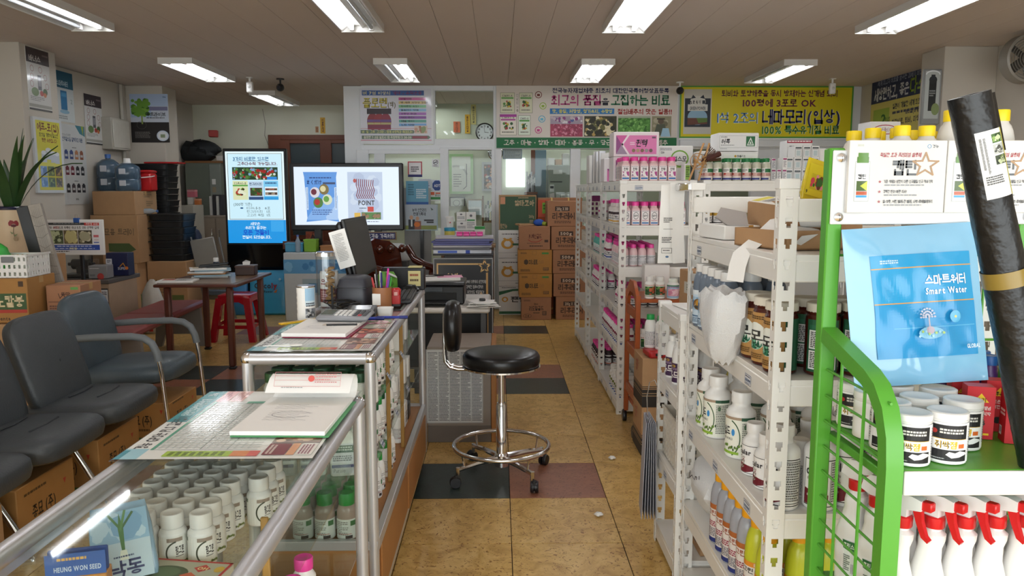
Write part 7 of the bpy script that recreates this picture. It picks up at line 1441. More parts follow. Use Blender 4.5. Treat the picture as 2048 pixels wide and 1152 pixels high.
p = Print(sw_, s1-s0, 108, 183); p.rect(0, 0, 108, 183, 'e8fbff').frame(4, 4, 104, 135, .8, '2a3a40').rect(5, 5, 103, 134, 'cdeffc').text('3가지 비료만 있으면', 14, 11, 80, 18, '2a6a9a').rect(14, 18.6, 80, 19.2, '2a6a9a').text('고추다수확 가능합니다.', 22, 21, 96, 27, '6a2a44')
p.photo(12, 31, 96, 56, '1c3a24', ('b02a24', 'cfd8cc', '3a6a2c', '7aa0c0', '4f7a3a', '9a1f1c'), 110, .11).rect(76, 50, 94, 56, '2a86d8').rect(12, 58, 40, 96, 'd8dfb4').rect(12, 66, 40, 69, '5aa04a').text('디프시-S', 15, 61, 37, 65, '3a3a2c').photo(15, 71, 37, 90, 'd8dfb4', ('6a8a2c', 'a83a2c', '3a2a1c', 'e0e4c8'), 22, .18).rect(41, 59, 68, 96, 'bcd4e8').text('펀그리의회', 43, 62, 66, 67, '2a3a5a').photo(44, 72, 66, 88, '4a3a2a', ('4f8a3a', '7a3024', '2c4a20'), 22, .2).rect(41, 90, 68, 96, '2a4a7a').rect(69, 58, 96, 96, '7cc8ee').fine(72, 61, 94, 66, 1, '2a5a8a').rect(71, 70, 95, 88, 'e4f2f8').photo(72, 73, 94, 77, '6a3a34', ('2f5a2c', 'a05a4a'), 10, .4).photo(72, 81, 94, 86, '4a3a34', ('2f5a2c', 'a08a7a'), 10, .4).rect(69, 90, 96, 96, '2a9ade')
p.text('(300평 기준)', 12, 102, 46, 108, '33413f', 0).text('티쓰네-S   6포', 36, 110, 80, 115, '33413f', 0).text('펀그리의회   1포', 36, 117, 80, 122, '33413f', 0).text('고꼬리 복합  1포', 36, 124, 80, 129, '33413f', 0).ell(27, 112.5, 3, 1.6, '2a5a8a')
p.rect(0, 136.5, 108, 183, '1e96e2').rect(80, 138, 104, 160, '3aa6ea').text('세상은', 42, 141, 60, 147, 'eaf6ff').text('우리가 꿈꾸는', 32, 149, 71, 155, 'eaf6ff').text('모든 것들이', 28, 157, 76, 166, '1c3fc0').text('현실이 되었습니다.', 26, 168, 80, 174, 'eaf6ff')
stick(p, ks, (0, 0, s0), m=SCREEN, name='screen'); obj('glass_edge', MB().box(-w/2+.01, w/2-.01, -.004, 0, .1, s0-.02, .002), ks, m=mat('gloss_black', '08080a', .12, var=0))
# fertiliser bags on the floor
def feed_bag(label, px, Y, pr, D=.14):
    X0, X1, Z0, Z1 = pb(*px, Y); w = X1-X0; h = Z1
    t = thing('fertiliser_bag', label, 'bag', ((X0+X1)/2, Y+D/2, .001), 0, rot=(-.06, 0, .03)); obj('sack', MB().sup([(0, w/2*.96, D*.35, 6), (.02, w/2, D/2, 6), (h*.5, w/2*.98, D*.52, 5), (h*.88, w/2*.97, D*.25, 5), (h*.94, w/2*.98, D*.06, 8), (h, w/2*.98, D*.05, 8)], 36), t, m=pr[0])
    if pr[1]: stick(pr[1](w*.86, h*.8), t, (0, -D*.55, h*.06))
    return t
feed_bag('sky blue fertiliser bag with dark lettering', (498, 542, 571, 628), 9.2, (col('2f9ccb', .35, coat=.3), lambda w, h: Print(w, h, 100, 110).text('Cocoly', 10, 18, 78, 36, '2a3340').text('ly', 62, 18, 80, 36, 'a02a3a').text('ePower', 34, 42, 66, 49, '26303a').poly([(68, 48), (80, 38), (76, 50)], 'd0702a').ell(88, 8, 4, 4, 'a9d4e4')))
feed_bag('blue fertiliser bag partly hidden by the sky blue one', (450, 560, 492, 624), 9.2, (col('3a86c0', .35), None), .1)
# screen counter draped with a pale blue printed cloth
X0, X1, Z0, Z1 = pb(571, 505, 796, 640, 8.75)
dc = thing('draped_counter', 'counter draped with a white and blue printed cloth', 'counter', (X0, 8.75, 0), 0); W_ = X1-X0
obj('body', MB().box(0, W_, 0, .55, 0, Z1, .01), dc, m=mat('white_print_cloth', 'c3c9cc', .6, var=.04)); stick(Print(W_, .55, 225, 90).rect(0, 8, 225, 34, '4f92c4').photo(0, 8, 225, 34, '5a9aca', ('7ab4da', '3f82b8'), 30, .3).rect(36, 44, 78, 74, '9fb4bc').rect(48, 52, 66, 70, '5f8fae').text('T. WATER', 160, 12, 212, 22, 'e8f2f8').text('스마트워터', 158, 26, 214, 44, 'eef4f8'), dc, (W_/2, 0, Z1-.58))
tv = thing('wide_television', 'wide black television showing two fertiliser bags', 'television', (at(697, 460, 9.15).x, 9.1, Z1+.002), 0)
a0, a1, b0, b1 = pb(586, 326, 809, 461, 9.1); w = a1-a0; zz = b0-tv.location.z; hh = b1-b0
obj('bezel', MB().box(-w/2, w/2, 0, .07, zz, zz+hh, .012), tv, m=BLACKP); 
for x in (-.35, .35): obj('stand_leg', MB().box(x-.04, x+.04, 0, .08, .015, zz+.02, .005), tv, m=BLACKP)
obj('stand_base', MB().box(-.45, .45, -.08, .16, 0, .016, .005), tv, m=BLACKP)
p = Print(w-.1, hh-.11, 204, 114); p.rect(0, 0, 204, 114, 'e4f1ff').poly([(18, 10), (84, 10), (82, 20), (84, 100), (86, 108), (62, 104), (22, 108), (24, 100), (20, 20)], '5b95dc').poly([(84, 70), (60, 98), (62, 104), (84, 104)], 'a9c8f0').poly([(24, 100), (40, 76), (84, 56), (84, 70), (60, 98), (62, 104), (24, 104)], '83b0e8').text('まくだけ', 24, 26, 54, 34, '14306a').rect(56, 30, 80, 34, '33436a').fine(30, 20, 74, 24, 1, '2a4a8a').rect(22, 40, 27, 84, 'c8dcf4').rect(78, 40, 83, 84, 'c8dcf4').fine(24, 42, 26, 82, 14, '4a6a9a').fine(79.5, 42, 82, 82, 14, '4a6a9a')
for (x, y, c1, c2) in ((40, 50, 'd8d4dc', '6a2438'), (58, 44, '7a6a3a', 'd8d0a0'), (46, 70, '4a7a3a', 'a82a24'), (64, 64, 'd4dcc0', '5f9a3c')): p.ell(x, y, 9.5, 10.5, c1).ell(x-2, y-1, 5.5, 6, c2)
p.fine(34, 84, 74, 96, 3, '2a4a8a', .4).rect(104, 10, 172, 104, 'b7c8e0').photo(104, 10, 172, 104, 'bccbe2', ('c9d6e8', 'aebcd6'), 26, .16)
for k in range(9): p.line([(122+4*k-abs(4-k)*.0, 24+.3*k), (121+4*k, 36), (124+4*k, 46), (121+4*k, 56), (124+4*k, 62)], 1.6, '7a2a3a')
p.ell(118, 27, 3, 4, 'b04a44').text('POINT', 124, 65, 156, 75, '26262c').rect(142, 78, 154, 88, 'c03a30').fine(126, 80, 140, 83, 1, '3a4a6a').rect(116, 90, 128, 103, 'd8b04a').photo(130, 89, 168, 103, '4f7a3a', ('c9b48a', '3a5a2c', '8a6a4a'), 22, .25).fine(122, 107, 166, 109, 1, '55607a')
stick(p, tv, (0, 0, zz+.065), m=SCREEN, name='screen')
# odds and ends on the draped counter
for k, (x, w1, h1, c, l, cat) in enumerate(((590, .2, .1, '4a9ac0', 'pale blue plastic basket on the draped counter', 'basket'), (622, .14, .14, '7fae2c', 'lime green packet on the draped counter', 'packet'), (665, .26, .07, 'a8703c', 'low wooden tray on the draped counter', 'tray'), (742, .12, .13, 'c08a54', 'small brown carton under the navy sign', 'box'))):
    t = thing('counter_item', l, cat, (at(x, 495, 8.88).x, 8.9, Z1+.002), 0); t.name = ('blue_basket', 'lime_packet', 'wooden_tray', 'small_brown_box')[k]
    obj('body', MB().box(-w1/2, w1/2, -.07, .07, 0, h1, .006), t, m=col(c, .45)); obj('rim', MB().box(-w1/2-.004, w1/2+.004, -.074, .074, h1-.015, h1+.002, .003), t, m=col(c, .4))
t = thing('pet_bottle', 'small clear drink bottle on the draped counter', 'bottle', (at(596, 495, 8.8).x, 8.80, Z1+.002), 0); obj('body', MB().lathe([(.025, 0), (.03, .01), (.03, .12), (.012, .16), (.012, .18)], 16), t, m=mat('crumpled_pet', 'a9bccb', .1)); obj('cap', MB().cyl((0, 0, .178), (0, 0, .195), .014, 12), t, m=col('4a6ab8', .4))
ng = sheet('navy_sign', 'narrow navy desk sign with white lettering and brass edge', 'sign', (732, 464, 792, 480), 8.82, lambda p: p.rect(0, 0, 60, 16, '23265c').frame(.6, .6, 59.4, 15.4, 1, 'b08a3c').text('고객을 가족처럼', 3, 4, 57, 12, 'e6e6ea'), .03, col('8a6a3a', .4))
obj('stand', MB().box(-.1, .1, .005, .025, Z1+.002-ng.location.z, .01, .002), ng, m=col('8a6a3a', .4))
for k, px in enumerate(((612, 463, 646, 482), (664, 463, 690, 480))): sheet('orange_leaf_card', ('orange patterned card below the television', 'orange patterned card half behind the television stand')[k], 'card', px, 9.28, lambda p: p.rect(0, 0, p.ux, p.uy, 'b0502a').photo(0, 0, p.ux, p.uy, 'b0502a', ('8a3418', 'c8703a'), 14, .2).text('Atl' if p.ux > 30 else 'ntl', 8, 5, 30 if p.ux > 30 else 24, 15, '3a1c10'), .02, col('8a3c20', .6))
tag(obj('sign_block', MB().box(-.5, .5, -.014, .014, 0, at(640, 482, 9.28).z-Z1-.004, .003), None, (at(650, 490, 9.28).x, 9.284, Z1+.002), m=DWOOD), 'low brown ledge behind the television stand', 'ledge')
# ================================================================ carved chair, board and boxes by the office door
CW = mat('lacquered_carved_wood', '4a1d10', .15, var=.35, scale=14, coat=.6)
cc = thing('carved_armchair', 'lacquered dark wooden armchair with carved scroll arms', 'armchair', (at(800, 600, 7.85).x, 7.85, 0), -.9); cc.scale = (.82, .82, .92)
obj('seat', MB().box(-.35, .3, -.35, .35, .3, .44, .03), cc, m=CW)
for y in (-.36, .36):
    sp = [(.32, y, .55)]+[(.24+.11*math.cos(a)*(1-a/12), y, .66+.1*math.sin(a)*(1-a/12)) for a in [x*.5-1.4 for x in range(14)]]
    obj('scroll_arm', MB().tube(sp, .05, 10, .022), cc, m=CW); obj('arm_rail', MB().tube([(.25, y, .76), (.05, y, .77), (-.2, y, .82), (-.38, y, .95)], .045, 10, .05), cc, m=CW); obj('arm_post', MB().tube([(.3, y, .58), (.32, y, .42), (.3, y, .2), (.33, y, 0)], .04, 10, .05), cc, m=CW)
    for a in range(5): obj('carved_boss', MB().ball((.26+.035*math.cos(a*1.26), y-.05, .66+.035*math.sin(a*1.26)), .018), cc, m=CW)
obj('back_panel', MB().prism([(-.36, .4), (.36, .4), (.34, .9), (.2, 1.02), (0, 1.08), (-.2, 1.02), (-.34, .9)], .07, R4((-.36, 0, 0), 0, -.12, PI/2)), cc, m=CW)
for a in (-.25, -.08, .08, .25): obj('carved_boss', MB().ball((-.34, a, .95), .05, .05, .05), cc, m=CW)
pc_ = thing('paper_bundle', 'heap of white wrapped paper bundles beside the carved chair', 'papers', (at(775, 520, 8.3).x, 8.46, 0), .05)
obj('table', MB().box(-.28, .2, -.05, .24, 0, .72, .004), pc_, m=col('4a4642', .6)); obj('bundle', MB().sup([(.722, .26, .14, 4), (.76, .27, .145, 4), (.86, .25, .12, 3), (.9, .18, .08, 3)], 28, R4((-.04, .095, 0))), pc_, m=mat('grey_white_wrap', 'b5b6b4', .6, var=.1, bump=.4, bscale=12))
X0, X1, Z0, Z1 = pb(868, 512, 986, 680, 7.3)
bd = thing('standing_poster_board', 'black and gold moth spray poster board standing on the floor', 'poster', ((X0+X1)/2, 7.3, .001), 0); w, h = X1-X0, Z1-.02
obj('frame', MB().box(-w/2, w/2, 0, .025, 0, h, .003), bd, m=col('9a9a9c', .4))
p = Print(w-.02, h-.02, 116, 165, '15161c'); gold = 'c79a5a'; p.rect(5, 8, 100, 11, 'd8b070').rect(5, 8, 8, 40, 'd8b070').rect(104, 26, 108, 150, gold).rect(70, 150, 108, 153, gold)
for cx, cy, r_ in ((101, 14, 12), (94, 76, 12)): p.line([(cx+r_*(1 if i % 2 == 0 else .45)*math.sin(PI*i/5), cy-r_*(1 if i % 2 == 0 else .45)*math.cos(PI*i/5)) for i in range(11)], 2.4, 'e2b878')
p.text('나방!', 14, 28, 54, 46, 'cfae7a', 1, .15).text('알부터 성충까지 완전방제!', 62, 40, 104, 46, 'c9c9c9').text('강력한 침투이행성!', 64, 50, 98, 56, 'c9c9c9').text('저항성도 해결한다!', 66, 60, 100, 66, 'c9c9c9').text('파괴!', 46, 72, 62, 80, 'd0d0d0').text('캡틴', 64, 70, 88, 84, 'e4dccc').rect(84, 156, 110, 165, 'b0602c').text('Q농', 88, 158, 98, 163, 'f0dcc8')
stick(p, bd, (0, 0, .01), m=GLOSSINK)
pps = thing('file_cart', 'dark low cabinet behind the moth poster board', 'cabinet', ((X0+X1)/2, 7.36, 0), 0); obj('body', MB().box(-w/2+.1, w/2, 0, .4, 0, h+.02, .004), pps, m=col('2a2a2e', .5)); obj('top', MB().box(-w/2-.005, w/2+.005, -.005, .405, h+.02, h+.035, .003), pps, m=col('3a3a3e', .5)); zt = h+.036
for k in range(7):
    t = thing('paper_stack_layer', 'bluish stack of printed sheets on the dark cabinet' if k > 1 else ('white and blue box file under the sheets', 'grey folder under the bluish sheets')[k], 'papers', ((X0+X1)/2+rnd.uniform(-.02, .02), 7.55, zt), rnd.uniform(-.06, .06), 'printed sheet stacks' if k > 1 else None); t.name = 'sheet_stack' if k > 1 else ('box_file', 'grey_folder')[k]
    hh_ = .035 if k == 0 else .02; obj('sheets', MB().box(-w/2*.98, w/2*.98, -.16, .16, 0, hh_, .003), t, m=(col('d8dce6', .5), col('6a6a70', .5))[k] if k < 2 else col(('5b5f92', '6d70a0', 'b9b6bc', '62659a')[k % 4], .6)); zt += hh_+.001
    if k == 0: stick(Print(w*.9, .03, 100, 8).rect(4, 1, 40, 7, '4a6ac8').rect(56, 0, 64, 8, '2a4ab0'), t, (0, -.16, .002))
for k in range(4): t = thing('pink_lid_tub', 'shallow hot pink lidded tub on the paper stack', 'tub', ((X0+X1)/2-.04+.065*k, 7.5, zt), 0, 'pink tubs on the papers'); obj('tub', MB().box(-.03, .03, -.03, .03, 0, .03, .006), t, m=PINKCAP); obj('lid', MB().box(-.031, .031, -.031, .031, .03, .042, .004), t, m=PINKCAP)
# shelf with cups and white boxes in the office doorway
X0, X1, Z0, Z1 = pb(880, 490, 1000, 640, 8.6)
os_ = thing('office_side_table', 'narrow table stacked with white boxes before the office', 'table', (X0, 8.6, 0), 0); obj('top', MB().box(0, X1-X0-.05, 0, .4, Z1-.03, Z1, .004), os_, m=col('8a6a4a', .5))
for x in (.02, X1-X0-.11):
    for y in (.02, .34): obj('leg', MB().box(x, x+.04, y, y+.04, 0, Z1-.03, .003), os_, m=col('6a4c34', .5))
jy = thing('yellow_jar', 'clear jar of yellow powder with blue lid', 'jar', (at(899, 470, 8.7).x, 8.75, Z1+.001), 0); hj = at(899, 462, 8.75).z-Z1; obj('jar', MB().lathe([(.055, 0), (.06, .01), (.06, hj), (.055, hj)], 20), jy, m=col('d8c860', .3)); obj('lid', MB().lathe([(.063, hj), (.063, hj+.035), (.05, hj+.04)], 20), jy, m=col('2f94b8', .4))
cp = thing('paper_cup', 'white lidded paper cup with red flower print', 'cup', (at(899, 450, 8.75).x, 8.75, jy.location.z+hj+.041), 0); obj('cup', MB().lathe([(.036, 0), (.046, .11), (.043, .11)], 20), cp, m=WHITEP); obj('lid', MB().lathe([(.048, .105), (.048, .118), (.03, .122)], 20), cp, m=WHITEP); stick(Print(.05, .05).ell(70, 50, 14, 16, 'c03a4a').ell(30, 40, 5, 6, '2a2a2a').ell(48, 70, 4, 5, '2a2a2a'), cp, (0, -.045, .03))
wbk_ = thing('white_basket', 'white basket with slotted rim on the office table', 'basket', (at(928, 470, 8.75).x, 8.8, Z1+.001), 0); b_ = MB(); hb_ = at(928, 462, 8.75).z-Z1; perforated(b_, .21, hb_, 10, 3, .5, .4, R4((-.105, -.07, 0))); b_.box(-.105, .105, -.06, .07, 0, .004).box(-.105, -.102, -.07, .07, 0, hb_).box(.102, .105, -.07, .07, 0, hb_).box(-.105, .105, .067, .07, 0, hb_); obj('basket', b_, wbk_, m=WHITEP)
for k, (px, l) in enumerate((((914, 425, 932, 443), 'small white carton highest on the office table'), ((914, 443, 934, 462), 'small white carton with grey lines under a like one'), ((933, 425, 952, 462), 'tall white carton with green line on the office table'), ((950, 455, 970, 475), 'white carton with green top band on the office table'), ((952, 475, 974, 490), 'turquoise and grey box at the table edge'))):
    a0, a1, b0, b1 = pb(*px, 8.85); zb = {0: None, 1: Z1+hb_+.003, 2: Z1+hb_+.003, 3: Z1+.18, 4: Z1+.001}[k]
    if k == 0: zb = Z1+hb_+.003+(pb(914, 443, 934, 462, 8.85)[3]-pb(914, 443, 934, 462, 8.85)[2])
    if k == 3: zb = Z1+.001+(pb(952, 475, 974, 490, 8.85)[3]-pb(952, 475, 974, 490, 8.85)[2])
    carton('white_carton', l, a1-a0, .1, b1-b0-.001, ((a0+a1)/2, 8.82, zb), 0, WBOX if k < 4 else col('5aa8b4', .5), front=Print(a1-a0, b1-b0).fine(10, 50, 90, 80, 2, '8a8a8e').ell(50, 26, 14, 9, '6a6a70') if k < 2 else (Print(a1-a0, b1-b0).rect(10, 40, 90, 48, '4a9a5a').fine(10, 54, 90, 90, 4, '9a9a9e').ell(50, 20, 14, 7, '6a6a70') if k == 2 else (Print(a1-a0, b1-b0).rect(0, 0, 100, 30, '3a9a4a').ell(50, 70, 20, 12, '8a8a8e') if k == 3 else Print(a1-a0, b1-b0).rect(0, 0, 100, 30, '7a7a7c'))), tape=False)
# ================================================================ signs and banners
def F_flor(p):
    p.rect(0, 0, 140, 105, 'd9d9e2').rect(4, 4, 126, 14, '2f5aa0').text('벼 7섬 이상의', 6, 6, 60, 12.5, 'e0dcae').text('계약 - 수확운동', 64, 6, 122, 12.5, '7a2a60').text('플로렌', 6, 20, 53, 38, '4a4412').text('플로렌', 5.5, 19.5, 52.5, 37.5, 'e0cf3e', 0).text('(액)', 54, 27, 70, 37, '5a5420')
    for k in range(3): p.ell(24+13*k, 66, 11, 17, ('8a2a38', '98303c', '8e2c44')[k]).rect(13+13*k, 40, 35+13*k, 51, '2f2630').rect(13.5+13*k, 62, 34.5+13*k, 67, '6a4a8a').rect(14+13*k, 68, 34+13*k, 72, 'b8b07a').rect(14+13*k, 73, 34+13*k, 82, '7a2848')
    for k, (c, t) in enumerate((('c84a94', '비절억제!'), ('e0c884', '병-해충 저항성 강화!'), ('7fc48e', '화아분화 유도!'), ('8cbce0', '칼슘리다 억제!'), ('b070c4', '수량성 증대!'), ('8a4aa8', '식미 증진!'), ('5aa69a', '제발 방지!'), ('7aaee0', '노화 억제!'))): p.rect(76, 18+7.4*k, 130, 23.4+7.4*k, c).text(t, 80, 19+7.4*k, 80+4.4*len(t), 22.4+7.4*k, '3a3040')
    p.rect(0, 79.5, 140, 80.1, 'c03a4a').poly([(0, 83), (104, 83), (108, 86.5), (104, 90), (0, 90)], '5f7262').text('벼  밀  고추  고구마 - 참깨 수정착과 촉대효과!', 3, 84, 102, 89, 'd6d488').photo(106, 74, 132, 90, 'd9c6b8', ('c89a84', 'a8705a', '8a9a6a'), 16, .2).poly([(2, 94), (134, 94), (138, 97.5), (134, 101), (2, 101)], '5f7262').text('플로렌 7-3섬 살포시 때 흑점병채 더 30-50', 6, 95, 100, 100, 'dcdcc8').rect(102, 95, 132, 100, '8a2a44').rect(0, 103, 140, 104, 'c83a4a')
a_ = sheet('pepper_jar_sign', 'framed flower nutrient sign with three red jars', 'sign', (722, 177, 867, 288), YP-.03, F_flor, .02, PW, GLOSSINK)
bpy.data.objects['print.%03d' % 0] if False else None
def F_ban(p):
    p.rect(0, 0, 363, 124, 'd8cfc4').rect(0, 0, 363, 103, 'dcd4ca').rect(0, 103, 363, 124, '0f6a3c').text('고추 · 마늘 · 양파 · 대파 · 봄동 · 무 · 당근 · 시금치 · 감자 · 배추', 15, 108, 345, 118, 'e2ddd2')
    for k, (x0, y0, x1, y1, c) in enumerate(((8, 14, 36, 54, 'd9d9bc'), (46, 14, 72, 54, 'd9d9bc'), (7, 57, 40, 98, 'ece6d8'), (44, 59, 68, 98, 'e2ecdc'))):
        p.frame(x0, y0, x1, y1, .8, '8a8a70').rect(x0+.5, y0+.5, x1-.5, y1-.5, c).rect(x0+2, y0+9, x1-2, y0+12, '4f9a3c' if k != 2 else 'b0489a').text('디씨티-5', x0+4, y0+4, x1-4, y0+8, '3a3a30').photo(x0+5, y0+15, x1-5, y1-10, c, ('4f8a3a', 'a83a3a', 'c9b43a', '2f5a2c'), 16, .16).fine(x0+4, y1-7, x1-4, y1-3, 1, '7a7a6a')
    p.rect(7, 57, 40, 62, 'a83a9a').vtext('디씨티-6', 40, 16, 44, 52, '4a4a3a', 0)
    for k, (x, y, c) in enumerate(((84, 18, '7a3a30'), (93, 40, '9ab84a'), (91, 66, '6ab4d0'), (84, 88, 'c8488a'))): p.ell(x, y, 7, 7, c).ell(x, y, 5.4, 5.4, 'e6e0d4').rect(x-3, y-2, x+3, y+3, c)
    p.text('전국농자재업체중 최초의 대한민국특허청상표등록', 112, 5, 345, 14, '23265c').text('최고의 품질', 110, 19, 210, 38, 'b03076').text('을', 211, 24, 225, 38, '2a2a3a').text('고집하는 비료', 230, 19, 347, 38, '17704a').rect(107, 45, 236, 56, '2a78b8').text('맛, 품질, 저장성, 청기유지, 수량성', 112, 47, 232, 54, 'f0e86a').text('절임배추의 맛은 일품!!', 243, 46, 352, 56, 'b02a24')
    p.photo(108, 60, 173, 101, 'a8415c', ('c4607c', '8a2c48', 'd68aa0', '983a56'), 170, .06).rect(108, 60, 173, 74, '9a8a9a').photo(108, 60, 173, 76, 'a99aaa', ('e4e0e4', '8a3a7a', '4a5a9a', 'c8b8c0'), 26, .2).photo(176, 60, 241, 101, '3d3c26', ('d8c48a', 'b89a58', 'e6dcb8', '6a6a3a', '2c2c1c'), 90, .11).photo(244, 60, 309, 101, '4f8a3a', ('6aa84f', '8ac46a', '3d7030', '5f9a46'), 150, .07).rect(244, 60, 309, 64, 'a9b49a').photo(312, 60, 351, 101, '9a9478', ('b8b096', '7a745c'), 20, .12).ell(330, 70, 6, 6, '6a5a4a').rect(322, 64, 338, 67, '4a463c').poly([(322, 76), (338, 76), (344, 98), (316, 98)], '5a6050').poly([(334, 84), (346, 84), (350, 101), (330, 101)], 'a9d0e6')
bn1 = sheet('white_banner', 'white fertiliser banner with onion and pepper photographs', 'banner', (993, 172, 1357, 296), YP-.03, F_ban, .004, PAPER)
def F_yel(p):
    p.rect(0, 0, 350, 104, '4f9a3c').rect(3, 3, 347, 101, 'd8c912').rect(8, 7, 64, 96, 'c9c6bc').rect(10, 25, 62, 82, '262c38').ell(36, 62, 20, 16, '8fb4cc').poly([(16, 64), (56, 64), (56, 76), (16, 78)], '6b4030').poly([(34, 64), (56, 64), (56, 72), (38, 74)], '5d7a34').ell(36, 32, 16, 12, 'd6d4cc').poly([(22, 26), (26, 18), (32, 24)], '262c38').poly([(40, 24), (47, 18), (50, 26)], '262c38').text('ねまもり', 19, 29, 43, 36, '2c2c34').rect(45, 29, 51, 36, '3a4048').text('GREEN POWER', 20, 43, 52, 48, 'e0d26a').rect(16, 37, 56, 50, 'd6d4cc'); p.text('GREEN POWER', 20, 41, 52, 48, '33373f')
    p.text('퇴비와 토양해충을 동시 방제하는 신개념 퇴비', 84, 9, 318, 21, '6a1f44').text('100평에 3포로 OK', 126, 27, 276, 41, '6a1f44').text('1석 2조의', 76, 54, 160, 74, 'dfe8ea').text('1석 2조의', 75, 53.5, 159, 73.5, '2a78b8', 0).text('네마모리(입상)', 168, 49, 326, 75, 'e6e4d8').text('네마모리(입상)', 167, 48.5, 325, 74.5, '24265e').text('100% 특수유기질 비료', 168, 80, 325, 96, 'dfe6c8').text('100% 특수유기질 비료', 167, 79.5, 324, 95.5, '2f7a40')
bn2 = sheet('yellow_banner', 'yellow banner with green border and feed bag picture', 'banner', (1358, 172, 1708, 279), YP-.035, F_yel, .004, PAPER)
tag(obj('banner_rail', MB().box(at(1358, 290, YP).x, at(1710, 290, YP).x, YP-.05, YP-.013, at(1500, 294, YP).z, at(1500, 280, YP).z, .003), None, m=PW), 'pale aluminium rail below the yellow banner', 'rail')
# poster on the office door and stickers
def F_safe(p): p.rect(0, 0, 62, 50, 'aab4bc').rect(0, 42, 62, 50, '8a9450').text('농약 안전관리', 14, 8, 42, 14, '2f343a').text('판매기록제', 16, 16, 40, 22, '2f343a').ell(12, 26, 3.6, 4.4, 'c0967a').rect(6, 30, 19, 50, '2a2c34').rect(11, 30, 14, 44, 'd8dcdc').ell(24, 28, 3.4, 4.2, 'c0967a').rect(18, 33, 31, 50, '8a5a4a').ell(23, 40, 6, 5, 'd0702a').rect(37, 30, 56, 33, '2c2c30').rect(42, 34, 56, 37, '2c2c30').poly([(50, 6), (56, 10), (52, 12)], '5a6660')
sf = sheet('safety_poster', 'pale blue pesticide sales record poster with two people', 'poster', (811, 409, 875, 461), 9.3, F_safe, .012, col('8fa4b0', .4))
obj('easel_leg', MB().box(-.02, .02, .012, .03, -sf.location.z, .3, .002), sf, m=BLACKP)
sheet('blue_poster', 'plain blue poster behind the safety poster', 'poster', (812, 362, 856, 410), 9.32, lambda p: p.rect(0, 0, 44, 48, '5f9ab4').rect(0, 42, 44, 48, '2a5a9a').fine(20, 16, 40, 36, 5, 'c9d8dc').fine(4, 6, 16, 30, 5, '3a6a7a'), .004, PAPER)
bpy.data.objects['blue_poster']['label'] = 'plain blue poster behind the safety poster'
bpy.data.objects['blue_poster'].location.y = 9.345
obj('poster_board', MB().box(-.16, .16, .004, .02, -bpy.data.objects['blue_poster'].location.z, .2, .002), bpy.data.objects['blue_poster'], m=col('8a8a88', .5))
def stk2(label, px, fn): sheet('door_sticker', label, 'sticker', px, YP-.0165, fn, .001, PAPER)
stk2('red and navy membership notice on the glass door', (816, 323, 844, 354), lambda p: p.rect(0, 0, 28, 31, 'b8303c').rect(2, 2, 26, 26, 'e8e4e4').rect(0, 26, 28, 31, '2a2c6a').fine(6, 10, 22, 22, 3, '3a3a44'))
stk2('no smoking sticker on the glass door', (864, 318, 878, 334), lambda p: p.rect(0, 0, 14, 16, 'e4e6e8').ring(7, 6.5, 5, 5, 1, '33363c').line([(3.5, 9.5), (10.5, 3.5)], 1, '33363c').rect(4, 6, 10, 7.4, '33363c').fine(3, 13, 11, 15, 1, '55585e'))
stk2('octagonal blue security sticker on the glass door', (864, 360, 884, 382), lambda p: p.rect(0, 0, 20, 22, 'c8d0e0').poly([(6, 1), (14, 1), (19, 7), (19, 15), (14, 21), (6, 21), (1, 15), (1, 7)], '2c4a8a').text('ADT', 4, 8, 16, 14, 'f0f2f6'))
stk2('white sheet with blue lettering on the glass door', (837, 358, 863, 380), lambda p: p.rect(0, 0, 26, 22, 'c9d2da').text('쿠다', 2, 8, 22, 19, '3a4a8a', 0))
stk2('orange and green strip notice on the glass door', (857, 382, 886, 402), lambda p: p.rect(0, 0, 29, 20, 'd4d8d4').rect(2, 2, 12, 8, 'd0603a').rect(14, 3, 27, 6, 'd06a4a').text('중앙구', 13, 7, 25, 11, '3a3a3a').rect(2, 12, 28, 17, '3a8a4a'))
# ================================================================ inside the office
off = struct('wall_office_back', MB().box(at(700, 300, 11.7).x, 4.4, 11.6, 11.68, 0, HC), mat('pale_green_office_wall', 'c9cdb8', .8, var=.04, scale=3))
def frame_pic(label, px, fc, fn, wd=.03): 
    o = sheet('picture_frame', label, 'picture', px, 11.56, fn, .02, col(fc, .4)); return o
frame_pic('green framed calligraphy picture in the office', (899, 308, 946, 388), '9cc08a', lambda p: p.rect(5, 5, 42, 75, 'd4d6ca').ring(14, 50, 24, 28, 4, 'a9aca4', 20, 110).line([(34, 20), (34, 64), (28, 70)], 1.4, '3a3a3a').fine(8, 40, 24, 68, 6, '6a6a66', .4).rect(20, 24, 30, 30, 'e8eae4'))
frame_pic('grey framed photograph of a group in the office', (964, 324, 992, 382), 'a9acac', lambda p: p.rect(4, 5, 26, 54, '4a4440').photo(4, 5, 26, 54, '5a5048', ('a03a34', 'd0ccc4', '3a4a7a', '2c2826', 'c89a7a'), 60, .14))
frame_pic('black framed ink drawing leaning in the office', (899, 394, 930, 412), '2c2c2c', lambda p: p.rect(2, 2, 29, 18, 'c9ccc4').ring(14, 12, 7, 6, .8, '5a5a58'))
frame_pic('framed bright mirror in the office', (934, 398, 966, 430), '8a7a5a', lambda p: p.rect(3, 3, 29, 32, 'd8e6ec').rect(3, 16, 29, 24, 'f0f6fa'))
